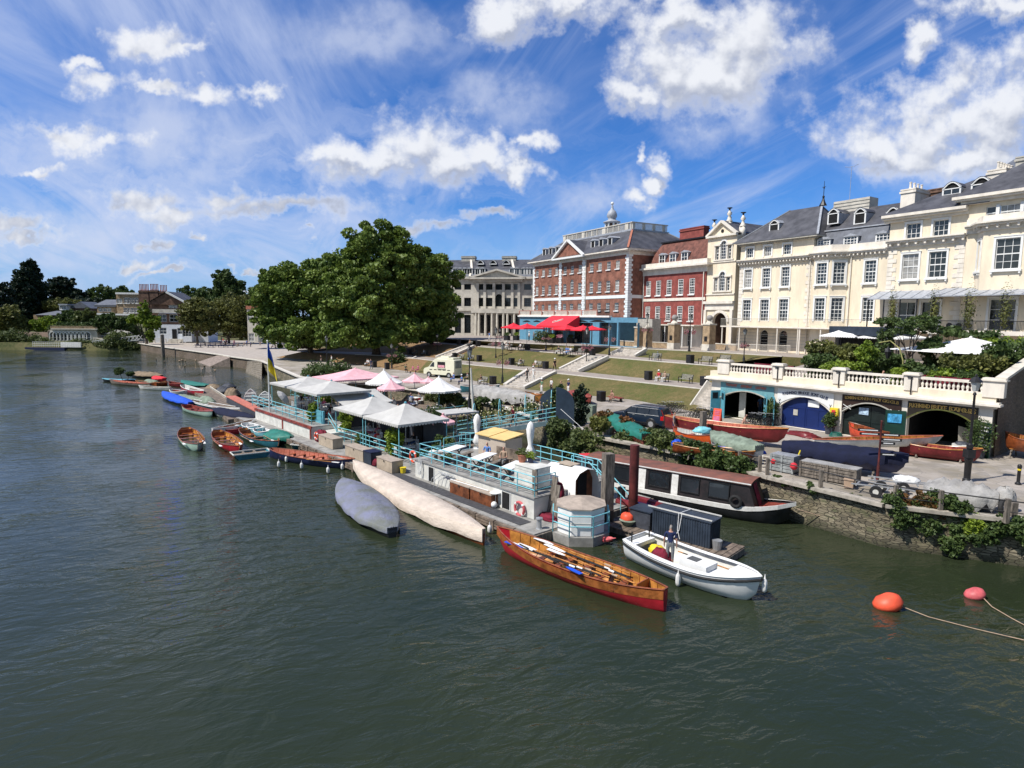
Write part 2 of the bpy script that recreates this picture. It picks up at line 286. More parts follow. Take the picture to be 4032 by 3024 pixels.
# mesh building
def fin(o,parent=None):
 C.objects.link(o)
 if parent is not None: o.parent=parent
 return o
class MB:
 def __init__(s): s.v=[];s.f=[];s.T=None;s.mi=[];s.cm=0
 def add(s,vs,fs):
  k=len(s.v)
  if s.T is not None: vs=[s.T@Vector(v) for v in vs]
  s.v+= [tuple(v) for v in vs]; s.f+=[tuple(i+k for i in f) for f in fs];s.mi+=[s.cm]*len(fs);return s
 def box(s,x0,x1,y0,y1,z0,z1):
  return s.add([(x,y,z) for z in (z0,z1) for y in (y0,y1) for x in (x0,x1)],[(0,2,3,1),(4,5,7,6),(0,1,5,4),(2,6,7,3),(0,4,6,2),(1,3,7,5)])
 def bar(s,a,b,w,h=None,up=(0,0,1)):
  a=Vector(a);b=Vector(b);d=(b-a);h=h or w
  if d.length<1e-6: return s
  d.normalize();u=Vector(up)
  if abs(d.dot(u))>.98: u=Vector((1,0,0))
  r=d.cross(u).normalized()*w/2;t=r.cross(d).normalized()*h/2
  vs=[p+i*r+j*t for p in (a,b) for (i,j) in ((-1,-1),(1,-1),(1,1),(-1,1))]
  return s.add(vs,[(3,2,1,0),(4,5,6,7)]+[(i,(i+1)%4,4+(i+1)%4,4+i) for i in range(4)])
 def cyl(s,a,b,r0,r1=None,n=8,cap=True):
  a=Vector(a);b=Vector(b);r1=r0 if r1 is None else r1;d=(b-a).normalized()
  u=Vector((0,0,1)) if abs(d.z)<.9 else Vector((1,0,0));x=d.cross(u).normalized();y=d.cross(x)
  vs=[];
  for p,r in ((a,r0),(b,r1)): vs+=[p+(x*math.cos(2*math.pi*i/n)+y*math.sin(2*math.pi*i/n))*r for i in range(n)]
  fs=[(i,n+i,n+(i+1)%n,(i+1)%n) for i in range(n)]
  if cap: fs+=[tuple(range(n)),tuple(range(2*n-1,n-1,-1))]
  return s.add(vs,fs)
 def tube(s,pts,r,n=6,closed=False):
  pts=[Vector(p) for p in pts];N=len(pts);vs=[]
  px=None
  for i,p in enumerate(pts):
   a=pts[i-1] if (i>0 or closed) else p;b=pts[(i+1)%N] if (i<N-1 or closed) else p
   d=(b-a).normalized()
   if px is None:
    u=Vector((0,0,1)) if abs(d.z)<.9 else Vector((1,0,0));px=d.cross(u).normalized()
   x=(px-d*px.dot(d)).normalized();px=x;y=d.cross(x)
   rr=r[i] if isinstance(r,(list,tuple)) else r
   vs+=[p+(x*math.cos(2*math.pi*j/n)+y*math.sin(2*math.pi*j/n))*rr for j in range(n)]
  fs=[]
  for i in range(N if closed else N-1):
   i2=(i+1)%N
   fs+=[(i*n+j,i*n+(j+1)%n,i2*n+(j+1)%n,i2*n+j) for j in range(n)]
  if not closed: fs+=[tuple(range(n-1,-1,-1)),tuple(range((N-1)*n,N*n))]
  return s.add(vs,fs)
 def lathe(s,prof,c=(0,0,0),n=10):
  c=Vector(c);vs=[];m=len(prof)
  for r,z in prof: vs+=[c+Vector((r*math.cos(2*math.pi*j/n),r*math.sin(2*math.pi*j/n),z)) for j in range(n)]
  fs=[(i*n+j,i*n+(j+1)%n,(i+1)*n+(j+1)%n,(i+1)*n+j) for i in range(m-1) for j in range(n)]
  fs+=[tuple(range(n-1,-1,-1)),tuple(range((m-1)*n,m*n))]
  return s.add(vs,fs)
 def ball(s,c,r,n=8,m=5,sq=(1,1,1)):
  c=Vector(c);pr=[(math.sin(math.pi*i/m)*r if 0<i<m else 1e-3*r,-math.cos(math.pi*i/m)*r) for i in range(m+1)]
  k=len(s.v);T=s.T;s.T=None;s.lathe(pr,(0,0,0),n)
  for i in range(k,len(s.v)):
   v=Vector(s.v[i]);v=Vector((v.x*sq[0],v.y*sq[1],v.z*sq[2]))+c
   if T is not None: v=T@v
   s.v[i]=tuple(v)
  s.T=T;return s
 def prism(s,poly,z0,z1):
  "vertical prism from list of (x,y)"
  n=len(poly);a=sum(poly[i][0]*poly[(i+1)%n][1]-poly[(i+1)%n][0]*poly[i][1] for i in range(n))
  if a<0: poly=poly[::-1]
  return s.add([(x,y,z0) for x,y in poly]+[(x,y,z1) for x,y in poly],[tuple(range(n-1,-1,-1)),tuple(range(n,2*n))]+[(i,(i+1)%n,n+(i+1)%n,n+i) for i in range(n)])
 def sheet(s,a,b):
  "strip of quads between two polylines"
  n=len(a);return s.add(list(a)+list(b),[(i,i+1,n+i+1,n+i) for i in range(n-1)])
 def ext(s,pts,d):
  "extrude polygon pts by vector d"
  n=len(pts);d=Vector(d);pts=[Vector(p) for p in pts]
  return s.add(pts+[p+d for p in pts],[tuple(range(n-1,-1,-1)),tuple(range(n,2*n))]+[(i,(i+1)%n,n+(i+1)%n,n+i) for i in range(n)])
 def loft(s,secs,closed=False,cap=False):
  n=len(secs[0]);m=len(secs);vs=[v for q in secs for v in q]
  fs=[(i*n+j,i*n+(j+1)%n,(i+1)*n+(j+1)%n,(i+1)*n+j) for i in range(m-1) for j in range(n if closed else n-1)]
  if cap: fs+=[tuple(range(n-1,-1,-1)),tuple(range((m-1)*n,m*n))]
  return s.add(vs,fs)
 def mesh(s,name,mats,smooth=False):
  me=bpy.data.meshes.new(name);me.from_pydata(s.v,[],s.f)
  for m in (mats if isinstance(mats,(list,tuple)) else [mats]): me.materials.append(m)
  if isinstance(mats,(list,tuple)): me.polygons.foreach_set('material_index',s.mi)
  if smooth:
   me.polygons.foreach_set('use_smooth',[True]*len(me.polygons))
   if smooth!=2: me.set_sharp_from_angle(angle=rad(40))
  me.update();return me
 def build(s,name,mats,parent=None,smooth=False):
  return fin(bpy.data.objects.new(name,s.mesh(name,mats,smooth)),parent)
def tag(o,label=None,cat=None,group=None,kind=None):
 if label: o['label']=label
 if cat: o['category']=cat
 if group: o['group']=group
 if kind: o['kind']=kind
 return o
def thing(name,label,cat,loc=(0,0,0),rz=0.,group=None):
 o=bpy.data.objects.new(name,None);C.objects.link(o);o.location=loc;o.rotation_euler=(0,0,rz);o.empty_display_size=.2
 return tag(o,label,cat,group)
KIDS={}
def kids(o):
 return o.children
def dup(root,loc,rz=None,label=None,group=None,scale=None,mats=None):
 def cp(o,p):
  c=o.copy();C.objects.link(c)
  if p is not None: c.parent=p
  for k in list(o.children): cp(k,c)
  return c
 r=cp(root,None);r.location=loc
 if rz is not None: r.rotation_euler=(0,0,rz)
 if scale: r.scale=(scale,)*3 if not isinstance(scale,tuple) else scale
 if label: r['label']=label
 if group: r['group']=group
 return r
def struct(name,mb,m,smooth=False):
 return tag(mb.build(name,m,None,smooth),kind='structure')
def one(name,mb,m,label,cat,group=None,smooth=False):
 return tag(mb.build(name,m,None,smooth),label,cat,group)
def ang(v): return math.atan2(v[1],v[0])
def text(s,size,m,parent,mtx,name='lettering',ext=.01,align='CENTER'):
 cu=bpy.data.curves.new('t','FONT');cu.body=s;cu.size=size;cu.extrude=ext;cu.align_x=align;cu.align_y='CENTER';cu.resolution_u=2
 t=bpy.data.objects.new('t',cu);C.objects.link(t)
 me=bpy.data.meshes.new_from_object(t.evaluated_get(bpy.context.evaluated_depsgraph_get()));bpy.data.objects.remove(t)
 me.materials.clear();me.materials.append(m);me.transform(mtx);me.name=name
 return fin(bpy.data.objects.new(name,me),parent)
def leafmesh(name,pts,size,m,seed=1,up=.35,aspect=.7):
 "many small leaf faces at the given points"
 rng=np.random.default_rng(seed);P=np.asarray(pts,dtype=np.float64);n=len(P)
 nr=rng.normal(size=(n,3));nr[:,2]+=up;nr/=np.linalg.norm(nr,axis=1)[:,None]
 a=np.cross(nr,rng.normal(size=(n,3)));a/=np.linalg.norm(a,axis=1)[:,None];b=np.cross(nr,a)
 s=(size*rng.uniform(.6,1.35,n))[:,None]
 v=np.stack([P-a*s*.5,P+b*s*.5*aspect,P+a*s*.5,P-b*s*.5*aspect],1).reshape(-1,3)
 me=bpy.data.meshes.new(name);me.vertices.add(4*n);me.vertices.foreach_set('co',v.ravel())
 me.loops.add(4*n);me.loops.foreach_set('vertex_index',np.arange(4*n,dtype=np.int32))
 me.polygons.add(n);me.polygons.foreach_set('loop_start',np.arange(0,4*n,4,dtype=np.int32));me.polygons.foreach_set('loop_total',np.full(n,4,dtype=np.int32))
 me.materials.append(m);me.update(calc_edges=True);return me
def blobs(rng,blist,nsub,per,fill=.25,srad=(.16,.30),flat=.8):
 "leaf positions: sub-clumps over the surface of crown lobes (cx,cy,cz,rx,ry,rz)"
 out=[];vol=[b[3]*b[4]+b[4]*b[5]+b[3]*b[5] for b in blist];tot=sum(vol)
 for b,w in zip(blist,vol):
  c=np.array(b[:3]);r=np.array(b[3:6]);k=max(3,int(nsub*w/tot))
  d=rng.normal(size=(k,3));d[:,2]=d[:,2]*.8+.15;d/=np.linalg.norm(d,axis=1)[:,None]
  q=c+d*r*rng.uniform(.70,1.10,(k,1))
  sr_=rng.uniform(srad[0],srad[1],k)*r.mean()
  for i in range(k):
   e=rng.normal(size=(per,3));e/=np.linalg.norm(e,axis=1)[:,None];e*=rng.uniform(.45,1.,(per,1))**.5
   e[:,2]*=flat;out.append(q[i]+e*sr_[i])
  nf=int(k*per*fill);e=rng.normal(size=(nf,3));e/=np.linalg.norm(e,axis=1)[:,None];out.append(c+e*r*rng.uniform(.3,.9,(nf,1)))
 return np.concatenate(out)
def limbs(mb,base,blist,r,hfork=.35):
 x,y,z=base;zs=min(b[2] for b in blist)
 top=Vector((x,y,z+(zs-z)*max(hfork,.5)));mb.tube([Vector(base)-Vector((0,0,.3)),Vector(base)+Vector((0,0,.3)),top],[r*1.35,r,r*.8],9)
 for b in blist:
  c=Vector(b[:3]);mid=top.lerp(c,.5)+Vector((0,0,-.08*(c-top).length));mb.tube([top,mid,c],[r*.55,r*.35,r*.1],6)
  for k in range(3):
   e=c+Vector((R.uniform(-1,1)*b[3]*.7,R.uniform(-1,1)*b[4]*.7,R.uniform(-.2,.8)*b[5]));mb.tube([mid,mid.lerp(e,.6)+Vector((0,0,.1)),e],[r*.25,r*.15,r*.04],5)
def tree(name,label,base,blist,m,leaf=.35,nsub=200,per=60,seed=1,tr=.4,group=None,fill=.3,flat=.8,srad=(.16,.3)):
 "blist in coordinates relative to base"
 root=thing(name,label,'tree',base,0,group)
 rng=np.random.default_rng(seed)
 t=MB();limbs(t,(0,0,0),blist,tr);t.build('trunk',M['bark'],root,True)
 me=leafmesh('crown',blobs(rng,blist,nsub,per,fill,srad,flat),leaf,m,seed)
 fin(bpy.data.objects.new('crown',me),root);return root
def bush(name,label,loc,blist,m,leaf=.16,nsub=30,per=40,seed=1,group=None,cat='shrub',stem=True):
 root=thing(name,label,cat,loc,0,group);rng=np.random.default_rng(seed)
 if stem:
  t=MB()
  for b in blist: t.tube([(b[0]*.3,b[1]*.3,-.05),(b[0]*.7,b[1]*.7,b[2]*.5),(b[0],b[1],b[2])],[.05,.035,.015],5)
  t.build('stem',M['bark'],root)
 fin(bpy.data.objects.new('foliage',leafmesh('foliage',blobs(rng,blist,nsub,per,.5,(.25,.45)),leaf,m,seed)),root);return root
# setting: river, ground, terraces
WZ=1.9
def GL(pts,z): return [G(x,y,z) for x,y in pts]
def extend(l,t,end=0):
 a,b=(l[0],l[1]) if end==0 else (l[-1],l[-2])
 p=a+(a-b).normalized()*t
 return [p]+l if end==0 else l+[p]
w=MB();w.add([(-3000,-300,0),(3000,-300,0),(3000,4000,0),(-3000,4000,0)],[(0,1,2,3)]);struct('river_water',w,M['water'])
WALLR=[Vector((40,9,WZ)),Vector((30,17.5,WZ))]+GL([(4032,2057),(3484,1993),(3032,1884),(2780,1815),(2589,1768),(2420,1738),(2250,1700)],WZ)
WALLM=[WALLR[-1]]+GL([(2090,1640),(1938,1592),(1700,1545),(1500,1520),(1300,1502),(1180,1486),(1030,1422)],WZ)
QL=[WALLM[-1]]+GL([(905,1405),(862,1397),(650,1368),(545,1352)],WZ)
BANK=[QL[-1]]+GL([(400,1352),(250,1351),(100,1350),(0,1350)],WZ)+[Vector((-260,215,WZ)),Vector((-600,330,WZ)),Vector((-2500,700,WZ))]
edge=WALLR+WALLM[1:]+QL[1:]+BANK[1:]
g=MB();n=len(edge);g.add([tuple(p) for p in edge]+[(-2500,3500,WZ),(2500,3500,WZ),(2500,0,WZ)],[tuple(range(n+3))]);struct('ground',g,M['earth'])
def skirt(name,line,m,label,depth=1.2,batter=0.,top=.0,cope=None,copm=None):
 b=MB();cen=Vector((20,80,0));lo=[]
 for i,p in enumerate(line):
  d=(line[min(i+1,len(line)-1)]-line[max(i-1,0)]).normalized();nn=Vector((-d.y,d.x,0))
  if nn.dot(cen-p)>0: nn=-nn
  lo.append((p.x+nn.x*(.03+batter),p.y+nn.y*(.03+batter),-depth));
 hi=[(p.x,p.y,p.z+top) for p in line]
 b.sheet(lo,hi)
 root=thing(name,label,'wall',line[0]);
 for k in range(len(b.v)): b.v[k]=tuple(Vector(b.v[k])-line[0])
 b.build('wall_face',m,root)
 if cope:
  c=MB()
  for i in range(len(line)-1):
   a=line[i]-line[0];e=line[i+1]-line[0];c.bar(a+Vector((0,0,.06)),e+Vector((0,0,.06)),.55,.16)
  c.build('coping',copm or M['stonelt'],root)
 return root
skirt('river_wall',WALLR,M['stonewall'],'rubble stone river wall with ivy clumps below the boatyard','',) if 0 else None
skirt('river_wall',WALLR,M['stonewall'],'long mossy rubble stone river wall below the boathouse yard',1.2,.12,0,True,mat('coping_stone',(.40,.36,.30),.85,.15,3))
skirt('river_wall',WALLM,M['stonewall'],'shaded river wall behind the floating restaurant and its gangway',1.2,.1,0,True,M['kerbst'])
skirt('quay_wall',QL,M['brickwall'],'low brown quay wall with slipway in front of the white pub',1.2,.1,0,True,M['stonelt'])
b=MB();lo=[(p.x-.6,p.y-2.2,-.5) for p in BANK];b.sheet(lo,[tuple(p+Vector((0,0,.01))) for p in BANK]);struct('river_bank',b,M['earth'])
L0=GL([(1371,1433),(1500,1447),(1893,1503),(2060,1532),(2500,1575),(2717,1618),(2830,1643)],WZ+.006)
LA=GL([(1400,1396),(1500,1401),(1649,1414),(1794,1431),(2187,1470),(2500,1504),(2812,1537)],3.2)
LA2=GL([(1400,1386),(1500,1388),(1649,1402),(1794,1417),(2187,1453),(2500,1486),(2815,1512)],3.21)
LB=GL([(1882,1365),(2076,1381),(2332,1402),(2500,1416),(2835,1443)],5.0)
LB2=GL([(1882,1356),(2076,1371),(2332,1391),(2500,1405),(2840,1431)],5.01)
LC=GL([(1882,1341),(2088,1353),(2280,1362),(2500,1372),(2768,1385),(3080,1404)],5.9)
def ex(l,t): return extend(l,t)
LAx,LA2x,LBx,LB2x,LCx=ex(LA,14),ex(LA2,14),ex(LB,34),ex(LB2,34),ex(LC,34)
L0x=[L0[0]+Vector((-6,6,0))]+L0
def resamp(l,n=14):
 d=[0]
 for i in range(1,len(l)): d.append(d[-1]+(l[i]-l[i-1]).length)
 out=[]
 for k in range(n):
  t=d[-1]*k/(n-1);i=max(j for j in range(len(d)) if d[j]<=t+1e-9);i=min(i,len(l)-2)
  out.append(l[i].lerp(l[i+1],(t-d[i])/max(1e-9,d[i+1]-d[i])))
 return out
def strip(name,a,b,m,n=16):
 s=MB();s.sheet(resamp(a,n),resamp(b,n));return struct(name,s,m)
def bank(name,a,b,m,split=None):
 s=MB();A=resamp(a,30);B=resamp(b,30);rows=[];k=8
 for j in range(k+1):
  t=j/k;zt=t*t*(3-2*t)*.6+t*.4
  rows.append([Vector((p.x+(q.x-p.x)*t,p.y+(q.y-p.y)*t,p.z+(q.z-p.z)*zt)) for p,q in zip(A,B)])
 s.loft(rows);return struct(name,s,m)
def cutx(l,px):
 "split a polyline where the photo column px crosses it"
 k=(px-CX)/F*1.0
 for i in range(len(l)-1):
  a,b_=l[i],l[i+1];fa=a.x/a.y-k;fb=b_.x/b_.y-k
  if fa*fb<=0:
   c=a.lerp(b_,fa/(fa-fb));return l[:i+1]+[c],[c]+l[i+1:]
 return l,[l[-1],l[-1]]
a0,a1=cutx(L0x,1660);b0,b1=cutx(LAx,1690)
bank('lawn',a0,b0,M['lawnbrown']);bank('lawn',a1,b1,M['lawn'])
strip('path',LAx,LA2x,M['path'])
a0,a1=cutx(LA2x,1780);b0,b1=cutx(LBx,1880)
bank('lawn',a0,b0,M['lawnbrown']);bank('lawn',a1,b1,M['lawn'])
strip('path',LBx,LB2x,M['path'])
bank('lawn',LB2x,LCx,M['lawn'])
ut=MB();lc=LCx;ut.add([tuple(p) for p in lc]+[(46,60,5.9),(140,40,5.9),(300,400,5.9),(-30,400,5.9),(lc[0].x-4,lc[0].y+12,5.9)],[tuple(range(len(lc)+5))]);struct('upper_terrace',ut,M['path']);ut=MB();e_=lc[-1];ut.sheet([(e_.x,e_.y,1.8),(46,60,1.8),(90,45,1.8)],[tuple(e_),(46,60,5.9),(90,45,5.9)]);struct('terrace_side',ut,M['lawn'])
sk=MB();sk.sheet([(lc[0].x-10,lc[0].y+2,1.85),(lc[0].x-16,lc[0].y+14,1.85),(-60,400,1.85)],[tuple(lc[0]),(lc[0].x-4,lc[0].y+12,5.9),(-30,400,5.9)]);struct('slope',sk,M['lawnbrown'])
sk=MB();sk.sheet([tuple(L0x[0]),(LAx[0].x-6,LAx[0].y+2,1.86),(LBx[0].x-8,LBx[0].y+2,1.86),(lc[0].x-10,lc[0].y+2,1.86)],[tuple(L0x[0]),tuple(LAx[0]),tuple(LBx[0]),tuple(lc[0])]);struct('slope',sk,M['lawnbrown'])
pr=MB();back=[p+Vector((0,0,0)) for p in L0x];fr=WALLR+WALLM[1:]
poly=[(p.x,p.y,WZ+.004) for p in fr]+[(L0x[0].x-8,L0x[0].y+8,WZ+.004)]+[(p.x,p.y,WZ+.004) for p in back]+[(34,40,WZ+.004),(60,20,WZ+.004)]
pr.add(poly,[tuple(range(len(poly)))]);struct('promenade',pr,M['paving'])
q=MB();poly=[QL[0],QL[1],QL[2],QL[3],QL[4],G(545,1340,WZ),G(700,1335,WZ),G(1100,1345,WZ),G(1300,1400,WZ)]
q.add([(p.x,p.y,WZ+.008) for p in poly],[tuple(range(len(poly)))]);struct('quay',q,mat('quay_paving',(.42,.37,.32),.85,.1,1))
kb=MB()
for l in (LC,LB,LA):
 for i in range(len(l)-1): kb.bar(l[i]+Vector((0,0,.02)),l[i+1]+Vector((0,0,.02)),.22,.10)
struct('kerb',kb,M['kerbst'])
def flight(name,a0,a1,b0,b1,n,label,kerb=True,w=.45):
 root=thing(name,label,'steps',a0);o=Vector(a0);s=MB()
 rel=lambda p:Vector(p)-o
 for i in range(n):
  t0=i/n;t1=(i+1)/n;z=o.z+(b0.z-a0.z)*(i+1)/n
  p=[rel(a0.lerp(b0,t0)),rel(a1.lerp(b1,t0)),rel(a1.lerp(b1,t1)),rel(a0.lerp(b0,t1))]
  vs=[(v.x,v.y,-.3) for v in p]+[(v.x,v.y,z-o.z+.05) for v in p]
  s.add(vs,[(0,1,2,3),(4,5,6,7),(0,1,5,4),(1,2,6,5),(2,3,7,6),(3,0,4,7)])
 s.build('treads',M['stepstone'],root)
 if kerb:
  for a,b in ((a0,b0),(a1,b1)):
   k=MB();k.bar(rel(a)+Vector((0,0,.12)),rel(b)+Vector((0,0,.16)),w,.42);k.build('side_kerb',M['kerbst'],root)
 return root
ZA=3.2;ZB=5.0;ZC=5.9
flight('stone_steps',G(1988,1521,WZ),G(2060,1532,WZ),G(2078,1462,ZA),G(2187,1470,ZA),9,'broad stone steps with two people climbing from the promenade')
flight('stone_steps',G(2205,1457,ZA),G(2277,1465,ZA),G(2318,1402,ZB),G(2395,1410,ZB),9,'middle stone steps with lamp post beside its right kerb')
flight('stone_steps',G(2400,1398,ZB),G(2500,1405,ZB),G(2458,1374,ZC),G(2545,1379,ZC),6,'uppermost stone steps below the blue restaurant corner')
flight('stone_steps',G(1545,1440,WZ),G(1570,1442,WZ),G(1600,1405,ZA),G(1640,1410,ZA),8,'short stone steps beside a dark shrub behind the pink umbrella')
flight('stone_steps',G(1717,1409,ZA),G(1760,1413,ZA),G(1838,1364,ZB),G(1866,1366,ZB),9,'left stone steps behind the cream van')
flight('stone_steps',G(1925,1361,ZB),G(1962,1364,ZB),G(1970,1345,ZC),G(2000,1348,ZC),6,'small stone steps left of the red parasols')
s=MB();a=G(862,1397,WZ);b_=G(905,1407,WZ);c=G(905,1407,0);lo0=G(772,1427,-.15);lo1=G(820,1446,-.15)
s.add([a,b_,lo1,lo0],[(0,1,2,3)]);s.add([b_,lo1,(lo1.x,lo1.y,-1),(b_.x,b_.y,-1)],[(0,1,2,3)]);
one('slipway',s,mat('slipway_concrete',(.25,.20,.17),.9,.2,2),'sloping concrete slipway running into the water from the far quay','slipway')
s=MB()
p0,p1=G(975,1422,WZ),G(1032,1423,WZ);q0,q1=G(968,1466,.1),G(1030,1492,.1)
root=thing('river_steps','stone steps going down into the water left of the flagpole','steps',p0)
for i in range(8):
 t0=i/8;t1=(i+1)/8;z=p0.z+(q0.z-p0.z)*t0
 pp=[p0.lerp(q0,t0),p1.lerp(q1,t0),p1.lerp(q1,t1+.02),p0.lerp(q0,t1+.02)]
 vs=[(v.x-p0.x,v.y-p0.y,-2.9) for v in pp]+[(v.x-p0.x,v.y-p0.y,z-p0.z) for v in pp]
 s.add(vs,[(0,1,2,3),(4,5,6,7),(0,1,5,4),(1,2,6,5),(2,3,7,6),(3,0,4,7)])
s.build('treads',M['steps_grey'] if 'steps_grey' in M else mat('weathered_step_stone',(.24,.21,.17),.9,.2,2),root)
# buildings
WC={}
def winmesh(w,h,cols,rows,arch,fw,fm,gm,kind):
 key=(round(w,2),round(h,2),cols,rows,arch,fw,fm.name,gm.name,kind)
 if key in WC: return WC[key]
 f=MB();t=.045;D=.05
 def ztop(x):
  if not arch: return h
  r=w/2;return h-r+math.sqrt(max(0,r*r-(x-r)**2))
 f.box(0,fw,0,D*2,0,ztop(0) if not arch else h-w/2);f.box(w-fw,w,0,D*2,0,ztop(0) if not arch else h-w/2);f.box(fw,w-fw,0,D*2,0,fw)
 if arch:
  P=[Vector((w/2+w/2*math.cos(a)*.97,D,h-w/2+w/2*math.sin(a)*.97)) for a in [math.pi*i/10 for i in range(11)]]
  for a,b in zip(P,P[1:]): f.bar(a,b,fw,D*2,(0,1,0))
 else: f.box(fw,w-fw,0,D*2,h-fw,h)
 for i in range(1,cols):
  x=w*i/cols;f.box(x-t/2,x+t/2,.01,D,fw,ztop(x)-.02)
 hh=h-w/2 if arch else h
 for j in range(1,rows+(1 if arch else 0)):
  z=hh*j/rows;k=.055 if (rows%2==0 and j==rows//2) else t/2
  f.box(fw,w-fw,.012,D+(.02 if k==.055 else 0),z-k,z+k)
 g=MB()
 if arch: g.add([(.02,D*1.2,.02),(w-.02,D*1.2,.02)]+[(w/2+w/2*math.cos(a),D*1.2,h-w/2+w/2*math.sin(a)) for a in [math.pi*i/10 for i in range(11)]],[tuple(range(13))])
 else: g.add([(.02,D*1.2,.02),(w-.02,D*1.2,.02),(w-.02,D*1.2,h-.02),(.02,D*1.2,h-.02)],[(0,1,2,3)])
 s=None
 if kind:
  s=MB()
  if kind in('arc','full'):
   a=.20;s.box(-a,0,-.10,.04,-.05,h-(w/2 if arch else 0));s.box(w,w+a,-.10,.04,-.05,h-(w/2 if arch else 0))
   if not arch: s.box(-a,w+a,-.103,.043,h,h+a);s.box(-a-.05,w+a+.05,-.15,.03,h+a,h+a+.07)
   else:
    P=[Vector((w/2+(w/2+a/2)*math.cos(q),-.03,h-w/2+(w/2+a/2)*math.sin(q))) for q in [math.pi*i/10 for i in range(11)]]
    for p_,q_ in zip(P,P[1:]): s.bar(p_,q_,a,.14,(0,1,0))
  if kind in('sill','full'): s.box(-.12,w+.12,-.20,.05,-.16,-.0)
  if kind=='full': s.box(-.30,w+.30,-.26,.03,-.24,-.06);s.box(-.22,-.08,-.22,.03,-.45,-.24);s.box(w+.08,w+.22,-.22,.03,-.45,-.24)
 r=(f.mesh('window',fm),g.mesh('pane',gm),s.mesh('surround',M['whitepaint'] if fm is M['whitepaint'] else M['creamtrim']) if s else None)
 WC[key]=r;return r
class Bl:
 def __init__(s,name,label,o,d,zb,cat='building',group=None):
  s.o=Vector((o[0],o[1],0));s.d=Vector((d[0],d[1],0)).normalized();s.n=Vector((-s.d.y,s.d.x,0));s.zb=zb
  s.root=thing(name,label,cat,(o[0],o[1],zb),ang(s.d),group)
 def fp(s,px,py,y=0.):
  r=ray(px,py);k=r.x*s.n.x+r.y*s.n.y;c=(s.o.x*s.n.x+s.o.y*s.n.y)+y;t=c/k
  p=Vector((r.x*t,r.y*t,HC+r.z*t));return (p-s.o).dot(s.d),p.z
 def mb(s): m=MB();m.T=Matrix.Translation((0,0,-s.zb));return m
 def part(s,name,mb,m,parent=None,smooth=False): return mb.build(name,m,parent or s.root,smooth)
 def win(s,x,z,w,h,cols=3,rows=4,arch=False,fw=.07,fm=None,gm=None,kind='sill',p=(0,0),a=0.,rec=.10,name='window'):
  me=winmesh(w,h,cols,rows,arch,fw,fm or M['whitepaint'],gm or (M['glassl'] if R.random()<.2 else M['glass']),kind)
  o=bpy.data.objects.new(name,me[0]);fin(o,s.root)
  dx=math.cos(a);dy=math.sin(a);nx=-dy;ny=dx
  o.location=(p[0]+dx*x+nx*rec,p[1]+dy*x+ny*rec,z-s.zb);o.rotation_euler=(0,0,a)
  fin(bpy.data.objects.new('pane',me[1]),o)
  if me[2]: q=fin(bpy.data.objects.new('surround',me[2]),o);q.location=(0,-rec,0)
  return o
 def wall(s,mb,p,q,z0,z1,holes=(),rev=.16):
  p=Vector((p[0],p[1],0));q=Vector((q[0],q[1],0));L=(q-p).length;d=(q-p)/L;inn=Vector((-d.y,d.x,0))
  xs=sorted({0,round(L,3)}|{round(v,3) for h in holes for v in h[:2]});zs=sorted({round(z0,3),round(z1,3)}|{round(v,3) for h in holes for v in h[2:4]})
  pt=lambda x,z,y=0.:p+d*x+inn*y+Vector((0,0,z))
  for i in range(len(xs)-1):
   for j in range(len(zs)-1):
    cx=(xs[i]+xs[i+1])/2;cz=(zs[j]+zs[j+1])/2
    if any(h[0]<cx<h[1] and h[2]<cz<h[3] for h in holes): continue
    mb.add([pt(xs[i],zs[j]),pt(xs[i+1],zs[j]),pt(xs[i+1],zs[j+1]),pt(xs[i],zs[j+1])],[(0,1,2,3)])
  for h in holes:
   a,b,c,e=h[:4];arch=len(h)>4 and h[4]
   rs=(b-a)/2 if arch is True else float(arch)
   zt=e-rs if arch else e
   out=[(a,c),(a,zt)]+([(a+(b-a)/2-(b-a)/2*math.cos(math.pi*i/10),zt+rs*math.sin(math.pi*i/10)) for i in range(1,10)] if arch is True else [(a+(b-a)*i/12,zt+rs*(1-(i/6-1)**2)) for i in range(1,12)] if arch else [])+[(b,zt),(b,c)]
   k=len(out);mb.add([pt(x,z) for x,z in out]+[pt(x,z,rev) for x,z in out],[(i,(i+1)%k,k+(i+1)%k,k+i) for i in range(k)])
   if arch:
    m=[o_ for o_ in out[1:-1]];mid=len(m)//2
    mb.add([pt(a,e)]+[pt(x,z) for x,z in m[:mid+1]],[tuple(range(mid+2))]);mb.add([pt(b,e)]+[pt(x,z) for x,z in m[mid:]],[tuple(range(len(m)-mid+1))])
 def corn(s,mb,path,z,prof):
  "cornice: list of (out,z0,z1) bands along a path of plan points (outward to the right of travel)"
  P=[Vector((a,b,0)) for a,b in path]
  nr=[]
  for i in range(len(P)-1):
   d=(P[i+1]-P[i]).normalized();nr.append(Vector((d.y,-d.x,0)))
  for out,z0,z1 in prof:
   off=[]
   for i,p in enumerate(P):
    if i==0: o=nr[0]
    elif i==len(P)-1: o=nr[-1]
    else: o=(nr[i-1]+nr[i]);o=o/(max(.3,o.dot(nr[i])))
    off.append(p+o*out)
   inn=[p-(nr[min(i,len(nr)-1)])*.12 for i,p in enumerate(P)]
   n=len(P)
   for i in range(n-1):
    a,b,c,d_=off[i],off[i+1],inn[i+1],inn[i]
    vs=[(v.x,v.y,z+z0) for v in(a,b,c,d_)]+[(v.x,v.y,z+z1) for v in(a,b,c,d_)]
    mb.add(vs,[(3,2,1,0),(4,5,6,7),(0,1,5,4),(1,2,6,5),(2,3,7,6),(3,0,4,7)])
